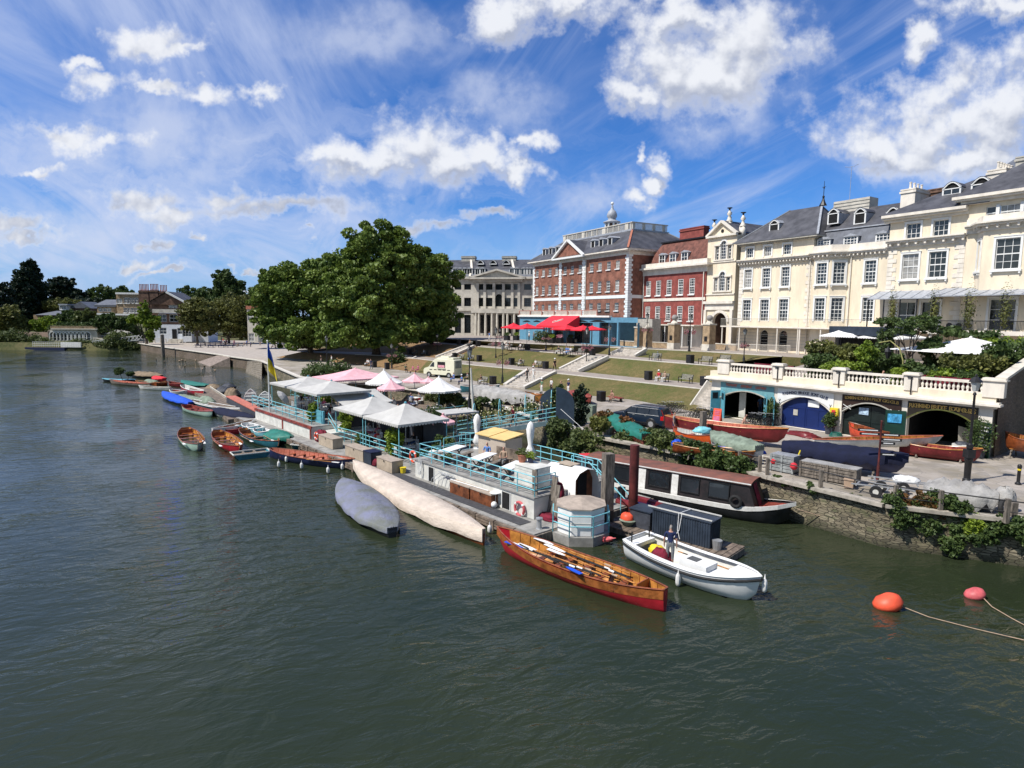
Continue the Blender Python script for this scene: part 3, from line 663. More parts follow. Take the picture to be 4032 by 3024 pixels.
def pot(mb,x,y,z,h=.8,r=.17): mb.lathe([(r*.9,0),(r,h*.1),(r*.75,h*.2),(r*.7,h*.85),(r*.95,h*.9),(r*.9,h)],(x,y,z),8)
def chimney(b,x0,x1,y0,y1,z0,z1,m,n,along='x',name='chimney',pm=None,ph=.8):
 c=b.mb();c.box(x0,x1,y0,y1,z0,z1);c.box(x0-.12,x1+.12,y0-.12,y1+.12,z1-.35,z1-.12);c.box(x0-.06,x1+.06,y0-.06,y1+.06,z1,z1+.14)
 o=b.part(name,c,m)
 for i in range(n):
  t=(i+.5)/n;q=b.mb();pot(q,(x0+(x1-x0)*t) if along=='x' else (x0+x1)/2,(y0+(y1-y0)*t) if along=='y' else (y0+y1)/2,z1+.14,ph);b.part('chimney_pot',q,pm or M['creamtrim'],o)
 return o
def hip(mb,x0,x1,y0,y1,z0,ix0,ix1,iy0,iy1,z1):
 mb.add([(x0,y0,z0),(x1,y0,z0),(x1,y1,z0),(x0,y1,z0),(ix0,iy0,z1),(ix1,iy0,z1),(ix1,iy1,z1),(ix0,iy1,z1)],[(0,1,5,4),(1,2,6,5),(2,3,7,6),(3,0,4,7),(4,5,6,7),(3,2,1,0)])
def quoins(mb,x,z0,z1,side=1,y=0,w=.62,w2=.9,h=.42,pr=.05,both=False):
 z=z0;i=0
 while z<z1-.05:
  ww=w2 if i%2 else w
  xa,xb=(x,x+ww*side) if not both else (x-ww/2,x+ww/2)
  mb.box(min(xa,xb),max(xa,xb),y-pr,y+.02,z+.02,min(z+h-.02,z1));z+=h;i+=1
def quoinside(mb,x,z0,z1,side=1,w=.62,w2=.9,h=.42,pr=.05):
 z=z0;i=0
 while z<z1-.05:
  ww=w if i%2 else w2;mb.box(x-.02,x+pr,-pr+.003,ww,z+.02,min(z+h-.02,z1));z+=h;i+=1
DROW=(.48,-.877)
# big red brick building with cupola
b=Bl('brick_building','large brown-red brick building with white quoins, pediment and roof cupola',(4.4,135.4),DROW,5.9)
L=32.4;DP=18.5
rows=[([262,347,436,526,641,738,845,1003,1114,1234,1356],(1356,848,962)),([257,342,430,522,635,738,838,995,1108,1225,1345],(1345,1117,1265)),([255,337,424,516,627,724,828,987,1098,1212,1335],(1335,1425,1532))]
zx=lambda x,y:(2040+x/3.456,780+y/3.456)
wl=b.mb();holes=[];sp=[];S0=[b.fp(*zx(x,900))[0] for x in rows[0][0]]
for ri,(xs,(xr,yt,yb)) in enumerate(rows):
 zt=b.fp(*zx(xr,yt))[1];zb_=b.fp(*zx(xr,yb))[1]
 for i,x in enumerate(xs):
  s0=S0[i];ar=(ri==1 and i==5);w=1.15;t=zt+(.8 if ar else 0)
  holes.append((s0-w/2,s0+w/2,zb_,t,ar));sp.append((s0-w/2,zb_,w,t-zb_,ar))
zband=b.fp(*zx(1390,1340))[1];zfr=b.fp(*zx(1415,775))[1];zev=b.fp(*zx(1430,700))[1]+.1
b.wall(wl,(0,0),(L,0),5.9,zfr,holes);b.wall(wl,(L,0),(L,DP),5.9,zfr);b.wall(wl,(L,DP),(0,DP),5.9,zfr);b.wall(wl,(0,DP),(0,0),5.9,zfr)
b.part('wall',wl,M['brick'])
fk=b.mb();fk.box(-.05,L+.05,-.06,DP,zfr,zev-.32);b.part('frieze',fk,M['creamtrim'])
fk=b.mb();fk.box(-.9,L+.9,-1.0,DP+.9,zev-.32,zev-.05)
for i in range(54): fk.box(-.2+i*.62,-.02+i*.62,-.85,-.05,zev-.47,zev-.33)
for i in range(24): fk.box(L+.07,L+.8,.4+i*.7,.6+i*.7,zev-.47,zev-.33)
b.part('eaves',fk,M['creamtrim'])
pz=zev+4.15;ip=(4.2,L-5.4,5,13.5)
rf=b.mb();hip(rf,-.95,L+.95,-1.05,DP+.95,zev-.04,ip[0],ip[1],ip[2],ip[3],pz);RF=b.part('roof',rf,M['slate'])
for s_,e_ in (((L+.95,-1.05,zev),(ip[1],ip[2],pz)),((-.95,-1.05,zev),(ip[0],ip[2],pz)),((L+.95,DP+.95,zev),(ip[1],ip[3],pz))):
 k=b.mb();k.bar(s_,e_,.35,.14);b.part('hip_ridge',k,M['terra'] if s_[0]>10 and s_[1]<0 else M['lead'],RF)
pl=b.mb();pl.box(ip[0]-.25,ip[1]+.25,ip[2]-.25,ip[3]+.25,pz-.25,pz+.12);b.part('roof_platform',pl,M['lead'])
bl=b.mb();zb2=pz+1.28
bl.box(ip[0]-.15,ip[1]+.15,ip[2]-.18,ip[2]+.12,zb2,zb2+.16);bl.box(ip[1]-.12,ip[1]+.18,ip[2],ip[3],zb2+.002,zb2+.162);bl.box(ip[0]-.12,ip[0]+.1,ip[2],ip[3],zb2+.002,zb2+.162)
n=14
for i in range(n):
 x=ip[0]+(ip[1]-ip[0])*i/(n-1)*.985
 if i%4==0: bl.box(x-.0,x+1.0,ip[2]-.1,ip[2]+.1,pz+.1,zb2)
 else: bl.box(x-.1,x+.1,ip[2]-.1,ip[2]+.1,pz+.1,zb2)
for i in range(120):
 x=ip[0]+(ip[1]-ip[0])*i/120
 bl.box(x,x+.07,ip[2]-.04,ip[2]+.04,pz+.1,zb2)
for i in range(42):
 y=ip[2]+(ip[3]-ip[2])*i/42
 if i%12<3: bl.box(ip[1]-.08,ip[1]+.1,y,y+.21,pz+.1,zb2)
 else: bl.box(ip[1]-.03,ip[1]+.05,y,y+.08,pz+.1,zb2)
b.part('roof_balustrade',bl,M['stonegrey'])
tr_=b.mb()
for x,side in ((0,1),(L,-1)):
 k=b.mb();quoins(k,x,5.9,zfr,side)
 if x: quoinside(k,x,5.9,zfr)
 b.part('quoins',k,M['whitepaint'])
xa=b.fp(*zx(580,1000))[0];xb=b.fp(*zx(897,1000))[0]
for x in (xa,xb): k=b.mb();quoins(k,x,5.9,zfr,1,0,.75,1.05,.42,.12,True);b.part('quoins',k,M['whitepaint'])
tr_.box(0,L,-.07,.02,zband-.28,zband+.28);tr_.box(L-.02,L+.07,0,DP,zband-.28,zband+.28)
b.part('string_course',tr_,M['whitepaint'])
pd=b.mb();ax=(xa+xb)/2;hw=(xb-xa)/2+1.4;za=zev-.35;zt_=zev+3.05
pd.bar((ax-hw,-1.15,za),(ax+hw,-1.15,za),.5,.3);pd.bar((ax-hw,-1.15,za+.1),(ax,-1.15,zt_),.55,.34);pd.bar((ax+hw,-1.15,za+.1),(ax,-1.15,zt_),.55,.34)
PD=b.part('pediment',pd,M['whitepaint'])
q=b.mb();q.add([(ax-hw,-.95,za),(ax+hw,-.95,za),(ax,-.95,zt_)],[(0,1,2)]);b.part('tympanum',q,M['brick'],PD)
q=b.mb();q.lathe([(.5,0),(.5,.06)],(0,0,0),12);
for i,v in enumerate(q.v): q.v[i]=(ax+v[0],-1.02-v[2]-.1,zev+.75+v[1]-b.zb+5.9*0)
b.part('round_window',q,M['dark'],PD)
q=b.mb();q.add([(ax-hw,-1.2,za+.05),(ax+hw,-1.2,za+.05),(ax,-1.2,zt_+.12),(ax,6,zt_+.12),(ax-hw*.95,-.6,za+.3),(ax+hw*.95,-.6,za+.3)],[(0,2,3,4),(2,1,5,3)]);b.part('pediment_roof',q,M['slate'],PD)
for (x,z,w,h,ar) in sp: b.win(x,z,w,h,3,4 if h>1.5 else 3,ar)
def dormer(b,x,yf,z0,w,h,m,wm='w',depth=2.6,arch=0,glass=None,cheek=None,cols=2,rows=2,nm='dormer'):
 q=b.mb();hw=w/2
 q.box(x-hw,x+hw,yf+.02,yf+depth,z0,z0+h)
 D=b.part(nm,q,cheek or M['lead'])
 f=b.mb();f.box(x-hw-.02,x-hw+.14,yf-.06,yf+.06,z0,z0+h);f.box(x+hw-.14,x+hw+.02,yf-.06,yf+.06,z0,z0+h);f.box(x-hw+.14,x+hw-.14,yf-.06,yf+.06,z0,z0+.1);f.box(x-hw+.14,x+hw-.14,yf-.06,yf+.06,z0+h-.1,z0+h)
 for i in range(1,cols): xx=x-hw+w*i/cols;f.box(xx-.035,xx+.035,yf-.04,yf+.04,z0+.1,z0+h-.1)
 for i in range(1,rows): zz=z0+h*i/rows;f.box(x-hw+.14,x+hw-.14,yf-.03,yf+.03,zz-.03,zz+.03)
 if arch:
  P=[Vector((x-hw+.02+(w-.04)*i/8,yf-.02,z0+h+arch*math.sin(math.pi*i/8))) for i in range(9)]
  for a,c in zip(P,P[1:]): f.bar(a,c,.16,.2,(0,1,0))
  gq=b.mb();gq.add([tuple(p+Vector((0,.05,0))) for p in P],[tuple(range(9))]);b.part('arched_pane',gq,glass or M['dark'],D)
  r=b.mb();r.sheet([tuple(p+Vector((0,-.15,.1))) for p in P],[tuple(p+Vector((0,depth,.1))) for p in P]);b.part('dormer_roof',r,m,D)
 else:
  r=b.mb();r.add([(x-hw-.15,yf-.2,z0+h),(x+hw+.15,yf-.2,z0+h),(x,yf-.2,z0+h+.35),(x-hw-.15,yf+depth,z0+h),(x+hw+.15,yf+depth,z0+h),(x,yf+depth,z0+h+.35)],[(0,1,2),(0,2,5,3),(1,4,5,2),(3,5,4)]);b.part('dormer_roof',r,m,D)
 b.part('frame',f,M['whitepaint'],D)
 g=b.mb();g.add([(x-hw+.1,yf+.01,z0+.05),(x+hw-.1,yf+.01,z0+.05),(x+hw-.1,yf+.01,z0+h-.05),(x-hw+.1,yf+.01,z0+h-.05)],[(0,1,2,3)]);b.part('pane',g,glass or M['glass'],D)
for x in (358,445,538,1020,1130,1250):
 s0=b.fp(*zx(x,640),.9)[0];dormer(b,s0,.9,zev+1.0,1.25,1.5,M['lead'],glass=M['dark'],cols=1,rows=1)
cu=b.mb();cx_,cy_=L-17.0,9.25;zc=pz+.1
cu.lathe([(1.25,2.75),(1.75,2.9),(1.75,3.1),(1.2,3.3),(.8,3.5),(.8,3.8),(1.02,4.1),(1.02,4.6),(.75,5.2),(.4,5.5),(.22,5.9),(.22,6.2),(.08,6.4)],(cx_,cy_,zc),12)
CU=b.part('cupola',cu,M['lead'],None,2);q=b.mb();q.lathe([(1.5,0),(1.5,.9)],(cx_,cy_,zc),8);b.part('cupola_base',q,M['lead'],CU)
q=b.mb()
for i in range(8):
 a=math.pi*2*(i+.5)/8;q.box(cx_+1.25*math.cos(a)-.14,cx_+1.25*math.cos(a)+.14,cy_+1.25*math.sin(a)-.14,cy_+1.25*math.sin(a)+.14,zc+.9,zc+2.8)
b.part('column',q,M['whitepaint'],CU)
q=b.mb();q.lathe([(.95,.9),(.95,2.75)],(cx_,cy_,zc),8);b.part('louvre',q,M['brickdark'],CU)
q=b.mb();q.ball((cx_,cy_,zc+6.75),.33,10,6);b.part('finial',q,M['whitepaint'],CU,2)
q=b.mb();dx_=xb+.75;q.tube([(dx_,-.14,zfr),(dx_,-.14,6)],.09,6);b.part('drainpipe',q,M['creamtrim'])
# blue restaurant front
bb=Bl('restaurant_front','single-storey blue-painted arched restaurant front with balustraded roof terrace',(4.4-7.6*.877-.0,135.4-7.6*.48),DROW,5.9)
sl_=bb.fp(2047,1250)[0];sr_=bb.fp(2403,1250)[0];zt=bb.fp(2300,1249)[1]
hl=[]
for px,w in ((2074,3.2),(2114,2.8),(2190,7.0),(2285,4.6),(2353,4.6)):
 s0=bb.fp(px,1290)[0];zz=bb.fp(px,1268)[1];hl.append((s0-w/2,s0+w/2,6.0,zz,False))
wl=bb.mb();bb.wall(wl,(sl_,0),(sr_,0),5.9,zt,hl,.4);bb.wall(wl,(sr_,0),(sr_,7.4),5.9,zt);bb.wall(wl,(sl_,7.4),(sl_,0),5.9,zt);wl.box(sl_,sr_,.45,7.4,5.9,zt-.01);bb.part('wall',wl,M['blue'])
for h in hl:
 q=bb.mb();q.add([(h[0],.42,h[2]),(h[1],.42,h[2]),(h[1],.42,h[3]),(h[0],.42,h[3])],[(0,1,2,3)])
 o=bb.part('shop_window',q,M['glass'])
 f=bb.mb();n=5
 for i in range(1,n): x=h[0]+(h[1]-h[0])*i/n;f.box(x-.04,x+.04,.36,.41,h[2],h[3])
 f.box(h[0],h[1],.36,.405,h[3]-1.0,h[3]-.92);bb.part('frame',f,M['iron'],o)
 P=[Vector((h[0]-.1+(h[1]-h[0]+.2)*i/10,-.03,h[3]+.02+.32*math.sin(math.pi*i/10))) for i in range(11)]
 a_=bb.mb();a_.add([tuple(p) for p in P],[tuple(range(11))]);bb.part('arch_head',a_,M['dark'],o)
q=bb.mb();q.box(sl_-.3,sr_+.15,-.35,.3,zt,zt+.28);bb.part('cornice',q,M['whitepaint'])
q=bb.mb();q.box(sl_-.1,sr_-3.3,-.2,-.05,zt+1.12,zt+1.24);n=6
for i in range(n+1):
 x=sl_+(sr_-3.4-sl_)*i/n;q.box(x-.1,x+.1,-.2,-.05,zt+.28,zt+1.12)
bb.part('parapet_rail',q,mat('pinkish_rail',(.50,.25,.20),.7))
q=bb.mb()
for i in range(150):
 x=sl_+(sr_-3.4-sl_)*i/150
 if i%25>2: q.box(x,x+.09,-.17,-.08,zt+.32,zt+1.1)
q.box(sl_,sr_-3.4,-.185,-.065,zt+.28,zt+.4);bb.part('balusters',q,M['creamtrim'])
q=bb.mb()
for i in range(22): x=sr_-3.2+i*.15;q.box(x,x+.03,-.15,-.12,zt+.28,zt+1.35)
q.box(sr_-3.25,sr_,-.16,-.11,zt+1.33,zt+1.38);bb.part('iron_railing',q,M['iron'])
q=bb.mb();q.box(sr_+.02,sr_+3.9,5.4,7.2,5.9,zt-.2);bb.part('side_wing',q,M['tan'])
aw=bb.mb();x0=bb.fp(2118,1290,-3)[0];x1=bb.fp(2250,1290,-2)[0]
aw.add([(x0,-3.4,8.9),(x1,-3.4,8.9),(x1,-.35,10.7),(x0+.6,-.35,10.7),(x0,-3.4,8.55),(x1,-3.4,8.55),(x1,-.35,8.9),(x0+.6,-.35,8.9)],[(0,1,2,3),(4,5,1,0),(1,5,6,2),(0,3,7,4)])
AW=bb.part('awning',aw,M['red'])
T=Matrix.Translation(((x0+x1)/2+.3,-2.0,10.7-.97-5.9+.04))@Matrix.Rotation(math.atan2(1.8,3.05),4,'X')
em=MB();em.T=T@Matrix.Rotation(.28,4,'Z');em.tube([(-.75+.38*math.cos(a),.30*math.sin(a)-.05,0) for a in [i*math.pi/7 for i in range(14)]],.07,5,True);em.tube([(-.45,-.2,0),(.1,-.22,0),(.7,.02,0),(1.15,.1,0),(1.2,.32,0),(.8,.42,0),(.2,.3,0),(-.2,.22,0)],.08,5);em.tube([(-.2,.02,0),(.2,.0,0),(.7,.2,0)],.06,5);em.build('emblem',M['canvas'],AW)
# small deep red brick building
b=Bl('brick_building','smaller deep red brick house with white cornice and three roof dormers',(22.9,108.6),DROW,5.9)
z4=lambda x,y:(2500+x/2.765,750+y/2.765);L=14.6
S0=[b.fp(*z4(x,1050))[0] for x in (147,255,371,497,620)]
zA=b.fp(*z4(620,955))[1];zB_=b.fp(*z4(620,1130))[1];zC_=b.fp(*z4(612,1255))[1];zD=b.fp(*z4(605,1422))[1]
zcor=b.fp(*z4(700,885))[1];zb4=b.fp(*z4(700,1180))[1]
holes=[(s-.6,s+.6,a,c,False) for s in S0 for a,c in((zB_,zA),(zD,zC_))]
w_=b.mb();b.wall(w_,(0,0),(L,0),9.4,zcor,holes);b.wall(w_,(L,0),(L,12),5.9,zcor);b.wall(w_,(0,12),(0,0),5.9,zcor);b.part('wall',w_,M['brick2'])
for s in S0:
 b.win(s-.6,zB_,1.2,zA-zB_,3,6,fw=.12,rec=.05);b.win(s-.6,zD,1.2,zC_-zD,3,6,fw=.12,rec=.05)
q=b.mb();b.corn(q,[(-.1,0),(L+.1,0),(L+.1,4)],zcor,[(.12,-.0,.75),(.95,.95,1.25),(.35,.72,.96),(.5,1.25,1.95)]);b.part('cornice',q,M['creamtrim'])
q=b.mb();q.box(-.05,L+.05,-.1,.02,zb4-.2,zb4+.25);b.part('string_course',q,M['creamtrim'])
zr=zcor+1.5;q=b.mb();hip(q,0,L-.3,.4,12,zr,1.9,L-.4,2.5,9.5,zr+4.1);b.part('roof',q,M['tile'])
q=b.mb();q.box(1.7,L-.2,2.2,9.6,zr+4.08,zr+4.3);b.part('roof_edge',q,M['iron'])
for x in (305,420,548): dormer(b,b.fp(*z4(x,740),.9)[0],.75,zcor+1.9,1.45,1.5,M['lead'],depth=2.3)
chimney(b,5.,10.4,3.4,4.6,zr+2.2,zr+6.1,M['brick2'],0)
gw=b.mb();dh=[(2.2,3.4,6.0,8.6),(5.0,6.2,6.0,8.6),(8.0,9.2,6.0,8.6),(11,12.2,6.0,8.6)];b.wall(gw,(0,.02),(L,.02),5.9,9.4,dh,.3);b.part('ground_floor_wall',gw,M['creamtrim'])
for h in dh: b.win(h[0],h[2],1.2,2.6,2,3,fw=.08,rec=.2,kind=None,name='door')
bal=b.mb();bal.box(-.3,L+.3,-2.4,0,9.25,9.42);b.part('balcony_floor',bal,M['creamtrim'])
for i in range(8): q=b.mb();x=.3+i*(L-.6)/7;q.cyl((x,-2.2,5.9),(x,-2.2,9.25),.09,None,8);b.part('column',q,M['whitepaint'])
q=b.mb()
for i in range(100): x=-.2+i*(L+.3)/100;q.box(x,x+.02,-2.32,-2.3,9.4,10.35)
q.box(-.2,L+.2,-2.33,-2.29,10.33,10.38);b.part('balcony_railing',q,M['iron'])
for x in (.3,L-.35):
 q=b.mb();q.tube([(x,-.14,zcor),(x,-.14,6)],.08,6);b.part('drainpipe',q,M['creamtrim'])
# cream pedimented tower with archway
b=Bl('cream_tower_house','narrow cream house with pediment, venetian windows and tall archway',(30.1,95.9),(.50,-.866),5.9)
L=b.fp(*z4(1095,900))[0]
def S(x,y=900): return b.fp(*z4(x,y))[0]
def Z(x,y,d=0.): return b.fp(*z4(x,y),d)[1]
c1=S(970,650);c2=S(952,980);c3=S(925,1450)
zt1,zb1=Z(970,548),Z(970,748);zt2,zb2_=Z(950,885),Z(950,1092);zpe=Z(1000,495)
ze0,ze1=Z(900,1300),Z(900,1205)
cw=(c1+c2)/2;aw_=2.7
holes=[(cw-.55,cw+.55,zb1,zt1,True),(cw-.55,cw+.55,zb2_,zt2,True)]+[(cw+k-.28,cw+k+.28,zb_,zb_+2.0,False) for k in (-1.15,1.15) for zb_ in (zb1,zb2_)]+[(c3-aw_/2,c3+aw_/2,5.95,Z(925,1332),True)]
w_=b.mb();b.wall(w_,(-.1,0),(L,0),5.9,zpe,holes,.5);b.wall(w_,(-.1,9),(-.1,0),5.9,zpe);b.wall(w_,(L,0),(L,9),5.9,zpe);b.part('wall',w_,M['cream'])
for z_,t_ in ((zb1,zt1),(zb2_,zt2)):
 b.win(cw-.55,z_,1.1,t_-z_,3,5,True,kind='arc',fw=.06)
 for k in (-1.15,1.15): b.win(cw+k-.28,z_,.56,2.0,1,4,fw=.05,kind=None)
q=b.mb()
for z_ in (zb1,zb2_):
 for k in (-1.62,-.70,.70,1.62): q.box(cw+k-.1,cw+k+.1,-.12,.05,z_,z_+2.05)
 for k in (-1,1): q.box(cw+k*1.16-.62,cw+k*1.16+.62,-.25,.05,z_+2.05,z_+2.3)
 q.box(cw-1.9,cw+1.9,-.2,.05,z_-.2,z_)
q.box(-.1,L,-.14,.02,zb1-.45,zb1-.3);q.box(-.1,L,-.14,.02,zb2_-.6,zb2_-.42)
q.box(-.15,L+.1,-.5,.02,ze1-.4,ze1);q.box(-.15,L+.1,-.2,.02,ze0,ze1-.4);q.box(-.1,.35,-.3,.0,5.9,ze0);q.box(L-.5,L,-.3,.0,5.9,ze0)
b.part('mouldings',q,M['creamtrim'])
P=[Vector((c3-(aw_/2+.22)*math.cos(math.pi*i/12),-.1,Z(925,1332)-aw_/2+(aw_/2+.22)*math.sin(math.pi*i/12))) for i in range(13)]
q=b.mb();[q.bar(a_,c_,.42,.24,(0,1,0)) for a_,c_ in zip(P,P[1:])];b.part('arch_moulding',q,M['creamtrim'])
q=b.mb();q.box(c3-1.8,c3+1.8,3.5,3.6,5.9,11.2);q.box(c3-1.8,c3-1.6,.5,3.5,5.9,11.2);q.box(c3+1.6,c3+1.8,.5,3.5,5.9,11.2);b.part('passage',q,M['brickdark'])
q=b.mb()
for i in range(9): q.box(c3-.6+i*.22,c3+1.5,2.2-.0,3.4,5.9+i*.3,6.2+i*.3)
b.part('inner_stair',q,M['stonegrey'])
zap=Z(970,330,-.3);pd=b.mb();hw=L/2+.15;cx2=L/2-.05
pd.bar((cx2-hw,-.2,zpe+.1),(cx2+hw,-.2,zpe+.1),.45,.3);pd.bar((cx2-hw,-.2,zpe+.2),(cx2,-.2,zap),.5,.32);pd.bar((cx2+hw,-.2,zpe+.2),(cx2,-.2,zap),.5,.32)
PD=b.part('pediment',pd,M['creamtrim'])
q=b.mb();q.add([(cx2-hw,0,zpe),(cx2+hw,0,zpe),(cx2,0,zap)],[(0,1,2)]);b.part('tympanum',q,M['cream'],PD)
q=b.mb()
q.cyl((cx2,-.06,(zpe*1.9+zap*1.1)/3),(cx2,-.02,(zpe*1.9+zap*1.1)/3),.28,None,10);b.part('round_window',q,M['dark'],PD)
q=b.mb();q.add([(cx2-hw,-.2,zpe+.3),(cx2,-.2,zap+.15),(cx2+hw,-.2,zpe+.3),(cx2-hw,9,zpe+.3),(cx2,9,zap+.15),(cx2+hw,9,zpe+.3)],[(0,1,4,3),(1,2,5,4)]);b.part('roof',q,M['slate'])
def urn(x,y,z,s=1.):
 q=b.mb();q.box(x-.35*s,x+.35*s,y-.35*s,y+.35*s,z-1.2,z+.3*s);q.lathe([(.45*s,.3*s),(.5*s,.4*s),(.25*s,.8*s),(.16*s,1.2*s),(.38*s,1.45*s),(.16*s,1.9*s),(.1*s,2.0*s)],(x,y,z),10);o=b.part('chimney',q,M['creamtrim'],None,2)
 k=b.mb();k.lathe([(.12*s,2.0*s),(.12*s,2.2*s),(.4*s,2.35*s),(.4*s,2.4*s)],(x,y,z),8);b.part('cowl',k,M['iron'],o)
urn(.1,1,zpe+.5,1.);urn(L-.1,1.2,zpe+.9,1.);urn(cx2+.1,1.2,zap-.3,1.);urn(cx2-.9,2.4,zap-.5,.9)
# cream hip-roofed house (three bays)
D4=(.52,-.854)
b=Bl('cream_house','three-bay cream stucco house with hipped slate roof and bracketed cornice',(33.0,90.0),D4,5.9)
L4=11.3;H_=[]
xs3=[(1255,1450,1660),(1235,1432,1640),(1217,1410,1617)];ys=[(1660,585,695),(1640,832,1042),(1617,1183,1422)];ws=[1.15,1.2,1.35];spec=[]
for xs,(xr,yt,yb),w in zip(xs3,ys,ws):
 zt,zb_=Z(xr,yt),Z(xr,yb)
 for x in xs: spec.append((S(x,(yt+yb)/2)-w/2,zb_,w,zt-zb_))
zcr=Z(1815,735);zev=Z(1885,500,-.6)
dr=[];
for px in (3006,3081): s0=b.fp(px,1350)[0];dr.append((s0-.65,s0+.65,6.0,8.9,True))
holes=[(x,x+w,z,z+h,False) for x,z,w,h in spec]+dr
w_=b.mb();b.wall(w_,(0,0),(L4,0),5.9,zev,holes);b.wall(w_,(L4,0),(L4,9),5.9,zev);b.wall(w_,(0,9),(0,0),5.9,zev);b.part('wall',w_,M['cream'])
for i,(x,z,w,h) in enumerate(spec): b.win(x,z,w,h,3 if i<3 else 3,3 if i<3 else 6,kind='arc' if i<3 else 'full' if i<6 else 'arc',fw=.06)
for h in dr: b.win(h[0],h[2],1.3,2.9,1,1,True,kind=None,fw=.05,rec=.15,name='door',gm=M['dark'])
q=b.mb();b.corn(q,[(-.1,0),(L4,0)],zcr,[(.15,-.45,-.0),(.62,.0,.22),(.78,.22,.36)]);
for i in range(24): x=.1+i*(L4-.2)/23;q.box(x-.09,x+.09,-.52,-.14,zcr-.3,zcr)
b.part('cornice',q,M['creamtrim'])
for x_,s_ in ((0,1),(L4,-1)): q=b.mb();quoins(q,x_,9.5,zcr-.5,s_,0,.55,.85,.5,.05);b.part('quoins',q,M['creamtrim'])
q=b.mb();b.corn(q,[(-.1,0),(L4+.1,0),(L4+.1,5)],zev,[(.75,-.05,.15),(.3,-.25,-.05)]);b.part('eaves',q,M['tan'])
q=b.mb();hip(q,-.9,L4+.9,-.8,9,zev+.12,4.6,L4-2.0,4.3,4.5,zev+4.6);RF=b.part('roof',q,M['slate'])
for s_,e_ in (((L4+.9,-.8,zev+.15),(L4-2.,4.3,zev+4.65)),((-.9,-.8,zev+.15),(4.6,4.3,zev+4.65))): k=b.mb();k.bar(s_,e_,.26,.12);b.part('hip_ridge',k,M['lead'],RF)
q=b.mb();q.lathe([(.5,0),(.25,.5),(.12,.9),(.16,1.2),(.08,1.3)],(L4-1.9,4.4,zev+4.6),8);q.lathe([(.05,1.2),(.05,2.2),(.12,2.3),(.04,2.5),(.03,3.2)],(L4-1.9,4.4,zev+4.6),6);q.box(L4-2.15,L4-1.65,4.38,4.42,zev+7.0,zev+7.06);b.part('finial',q,M['iron'],RF)
dormer(b,b.fp(*z4(1515,430),.9)[0],.9,zev+1.3,1.5,1.15,M['lead'],glass=M['dark'],arch=.5,cols=1,rows=1)
ZBAL=9.42
def balcony(b,x0,x1,out,z,cols,rail=M['tan']):
 q=b.mb();q.box(x0,x1,-out,-.01,z-.18,z);b.part('balcony_floor',q,M['creamtrim'])
 q=b.mb();n=int((x1-x0)/.16)
 for i in range(n): x=x0+.03+i*(x1-x0-.06)/n;q.box(x,x+.025,-out+.04,-out+.065,z,z+1.05)
 q.box(x0,x1,-out+.03,-out+.075,z+1.02,z+1.07);b.part('balcony_railing',q,rail)
 for i in range(cols):
  x=x0+.25+(x1-x0-.5)*i/max(1,cols-1);q=b.mb();q.cyl((x,-out+.15,5.9),(x,-out+.15,z-.18),.09,None,8);b.part('column',q,M['creamtrim'])
balcony(b,-1.2,L4+.1,2.2,ZBAL,5)
q=b.mb()
for k in range(7): q.box(0,L4,-.015,.0,6.2+k*.45,6.24+k*.45)
b.part('rustication_lines',q,M['tan'])
q=b.mb();q.tube([(L4-.25,-.15,zcr),(L4-.25,-.15,5.9)],.07,6);b.part('drainpipe',q,M['creamtrim'])
# cream house with canted bay and mansard
b=Bl('cream_house','cream stucco house with canted bay and slate mansard dormers',(33.0+.52*L4,90.0-.854*L4),D4,5.9)
z5=lambda x,y:(3200+x/2.659,600+y/2.659);PRJ=1.3
L3=b.fp(3490,1100)[0]
f0=b.fp(3184,1100,-PRJ)[0];f1=b.fp(3268,1100,-PRJ)[0]
f0=max(f0,1.0);ct=1.5
def S(x,y=1200,d=0.): return b.fp(*z5(x,y),d)[0]
def Z(x,y,d=0.): return b.fp(*z5(x,y),d)[1]
zcr=Z(650,1040);pts=[(0,0),(f0-.9,0),(f0,-PRJ),(f1,-PRJ),(f1+ct,0),(L3,0)]
r1=(Z(612,1362),Z(612,1132));r2=(Z(585,1690),Z(585,1515));zz2=9.75
r2=(b.fp(3420,1266)[1]+.0,b.fp(3422,1171)[1])
wx=S(612)-.7;segs=[]
hol=[[],[],[( (f1-f0)/2-.65,(f1-f0)/2+.65,r[0],r[1],False) for r in (r1,r2)],[(.32,1.62,r[0],r[1],False) for r in (r1,r2)],[(wx-f1-ct,wx-f1-ct+1.3,r[0],r[1],False) for r in (r1,r2)]]
w_=b.mb()
for i in range(5): b.wall(w_,pts[i],pts[i+1],5.9,zcr,hol[i])
b.part('wall',w_,M['cream'])
for r in (r1,r2):
 h=r[1]-r[0];k='full' if r is r1 else 'arc'
 b.win((f1-f0)/2-.65,r[0],1.3,h,3,6,kind=k,p=pts[2],a=0.,fw=.06)
 b.win(.32,r[0],1.3,h,3,6,kind=k,p=pts[3],a=math.atan2(PRJ,ct),fw=.06)
 b.win(wx,r[0],1.3,h,3,6,kind=k,fw=.06)
q=b.mb();b.corn(q,pts,zcr,[(.15,-.4,0),(.55,0,.2),(.7,.2,.34),(.22,.34,1.15)])
for i in range(5):
 p,e=Vector(pts[i]),Vector(pts[i+1]);n=max(1,int((e-p).length/.5));d=(e-p).normalized();nn=Vector((d.y,-d.x))
 for j in range(n):
  c=p+(e-p)*(j+.5)/n;q.bar((c.x+nn.x*.14,c.y+nn.y*.14,zcr-.14),(c.x+nn.x*.5,c.y+nn.y*.5,zcr-.14),.16,.26)
b.part('cornice',q,M['creamtrim'])
zm=zcr+1.0;zk=Z(400,795,1.4)
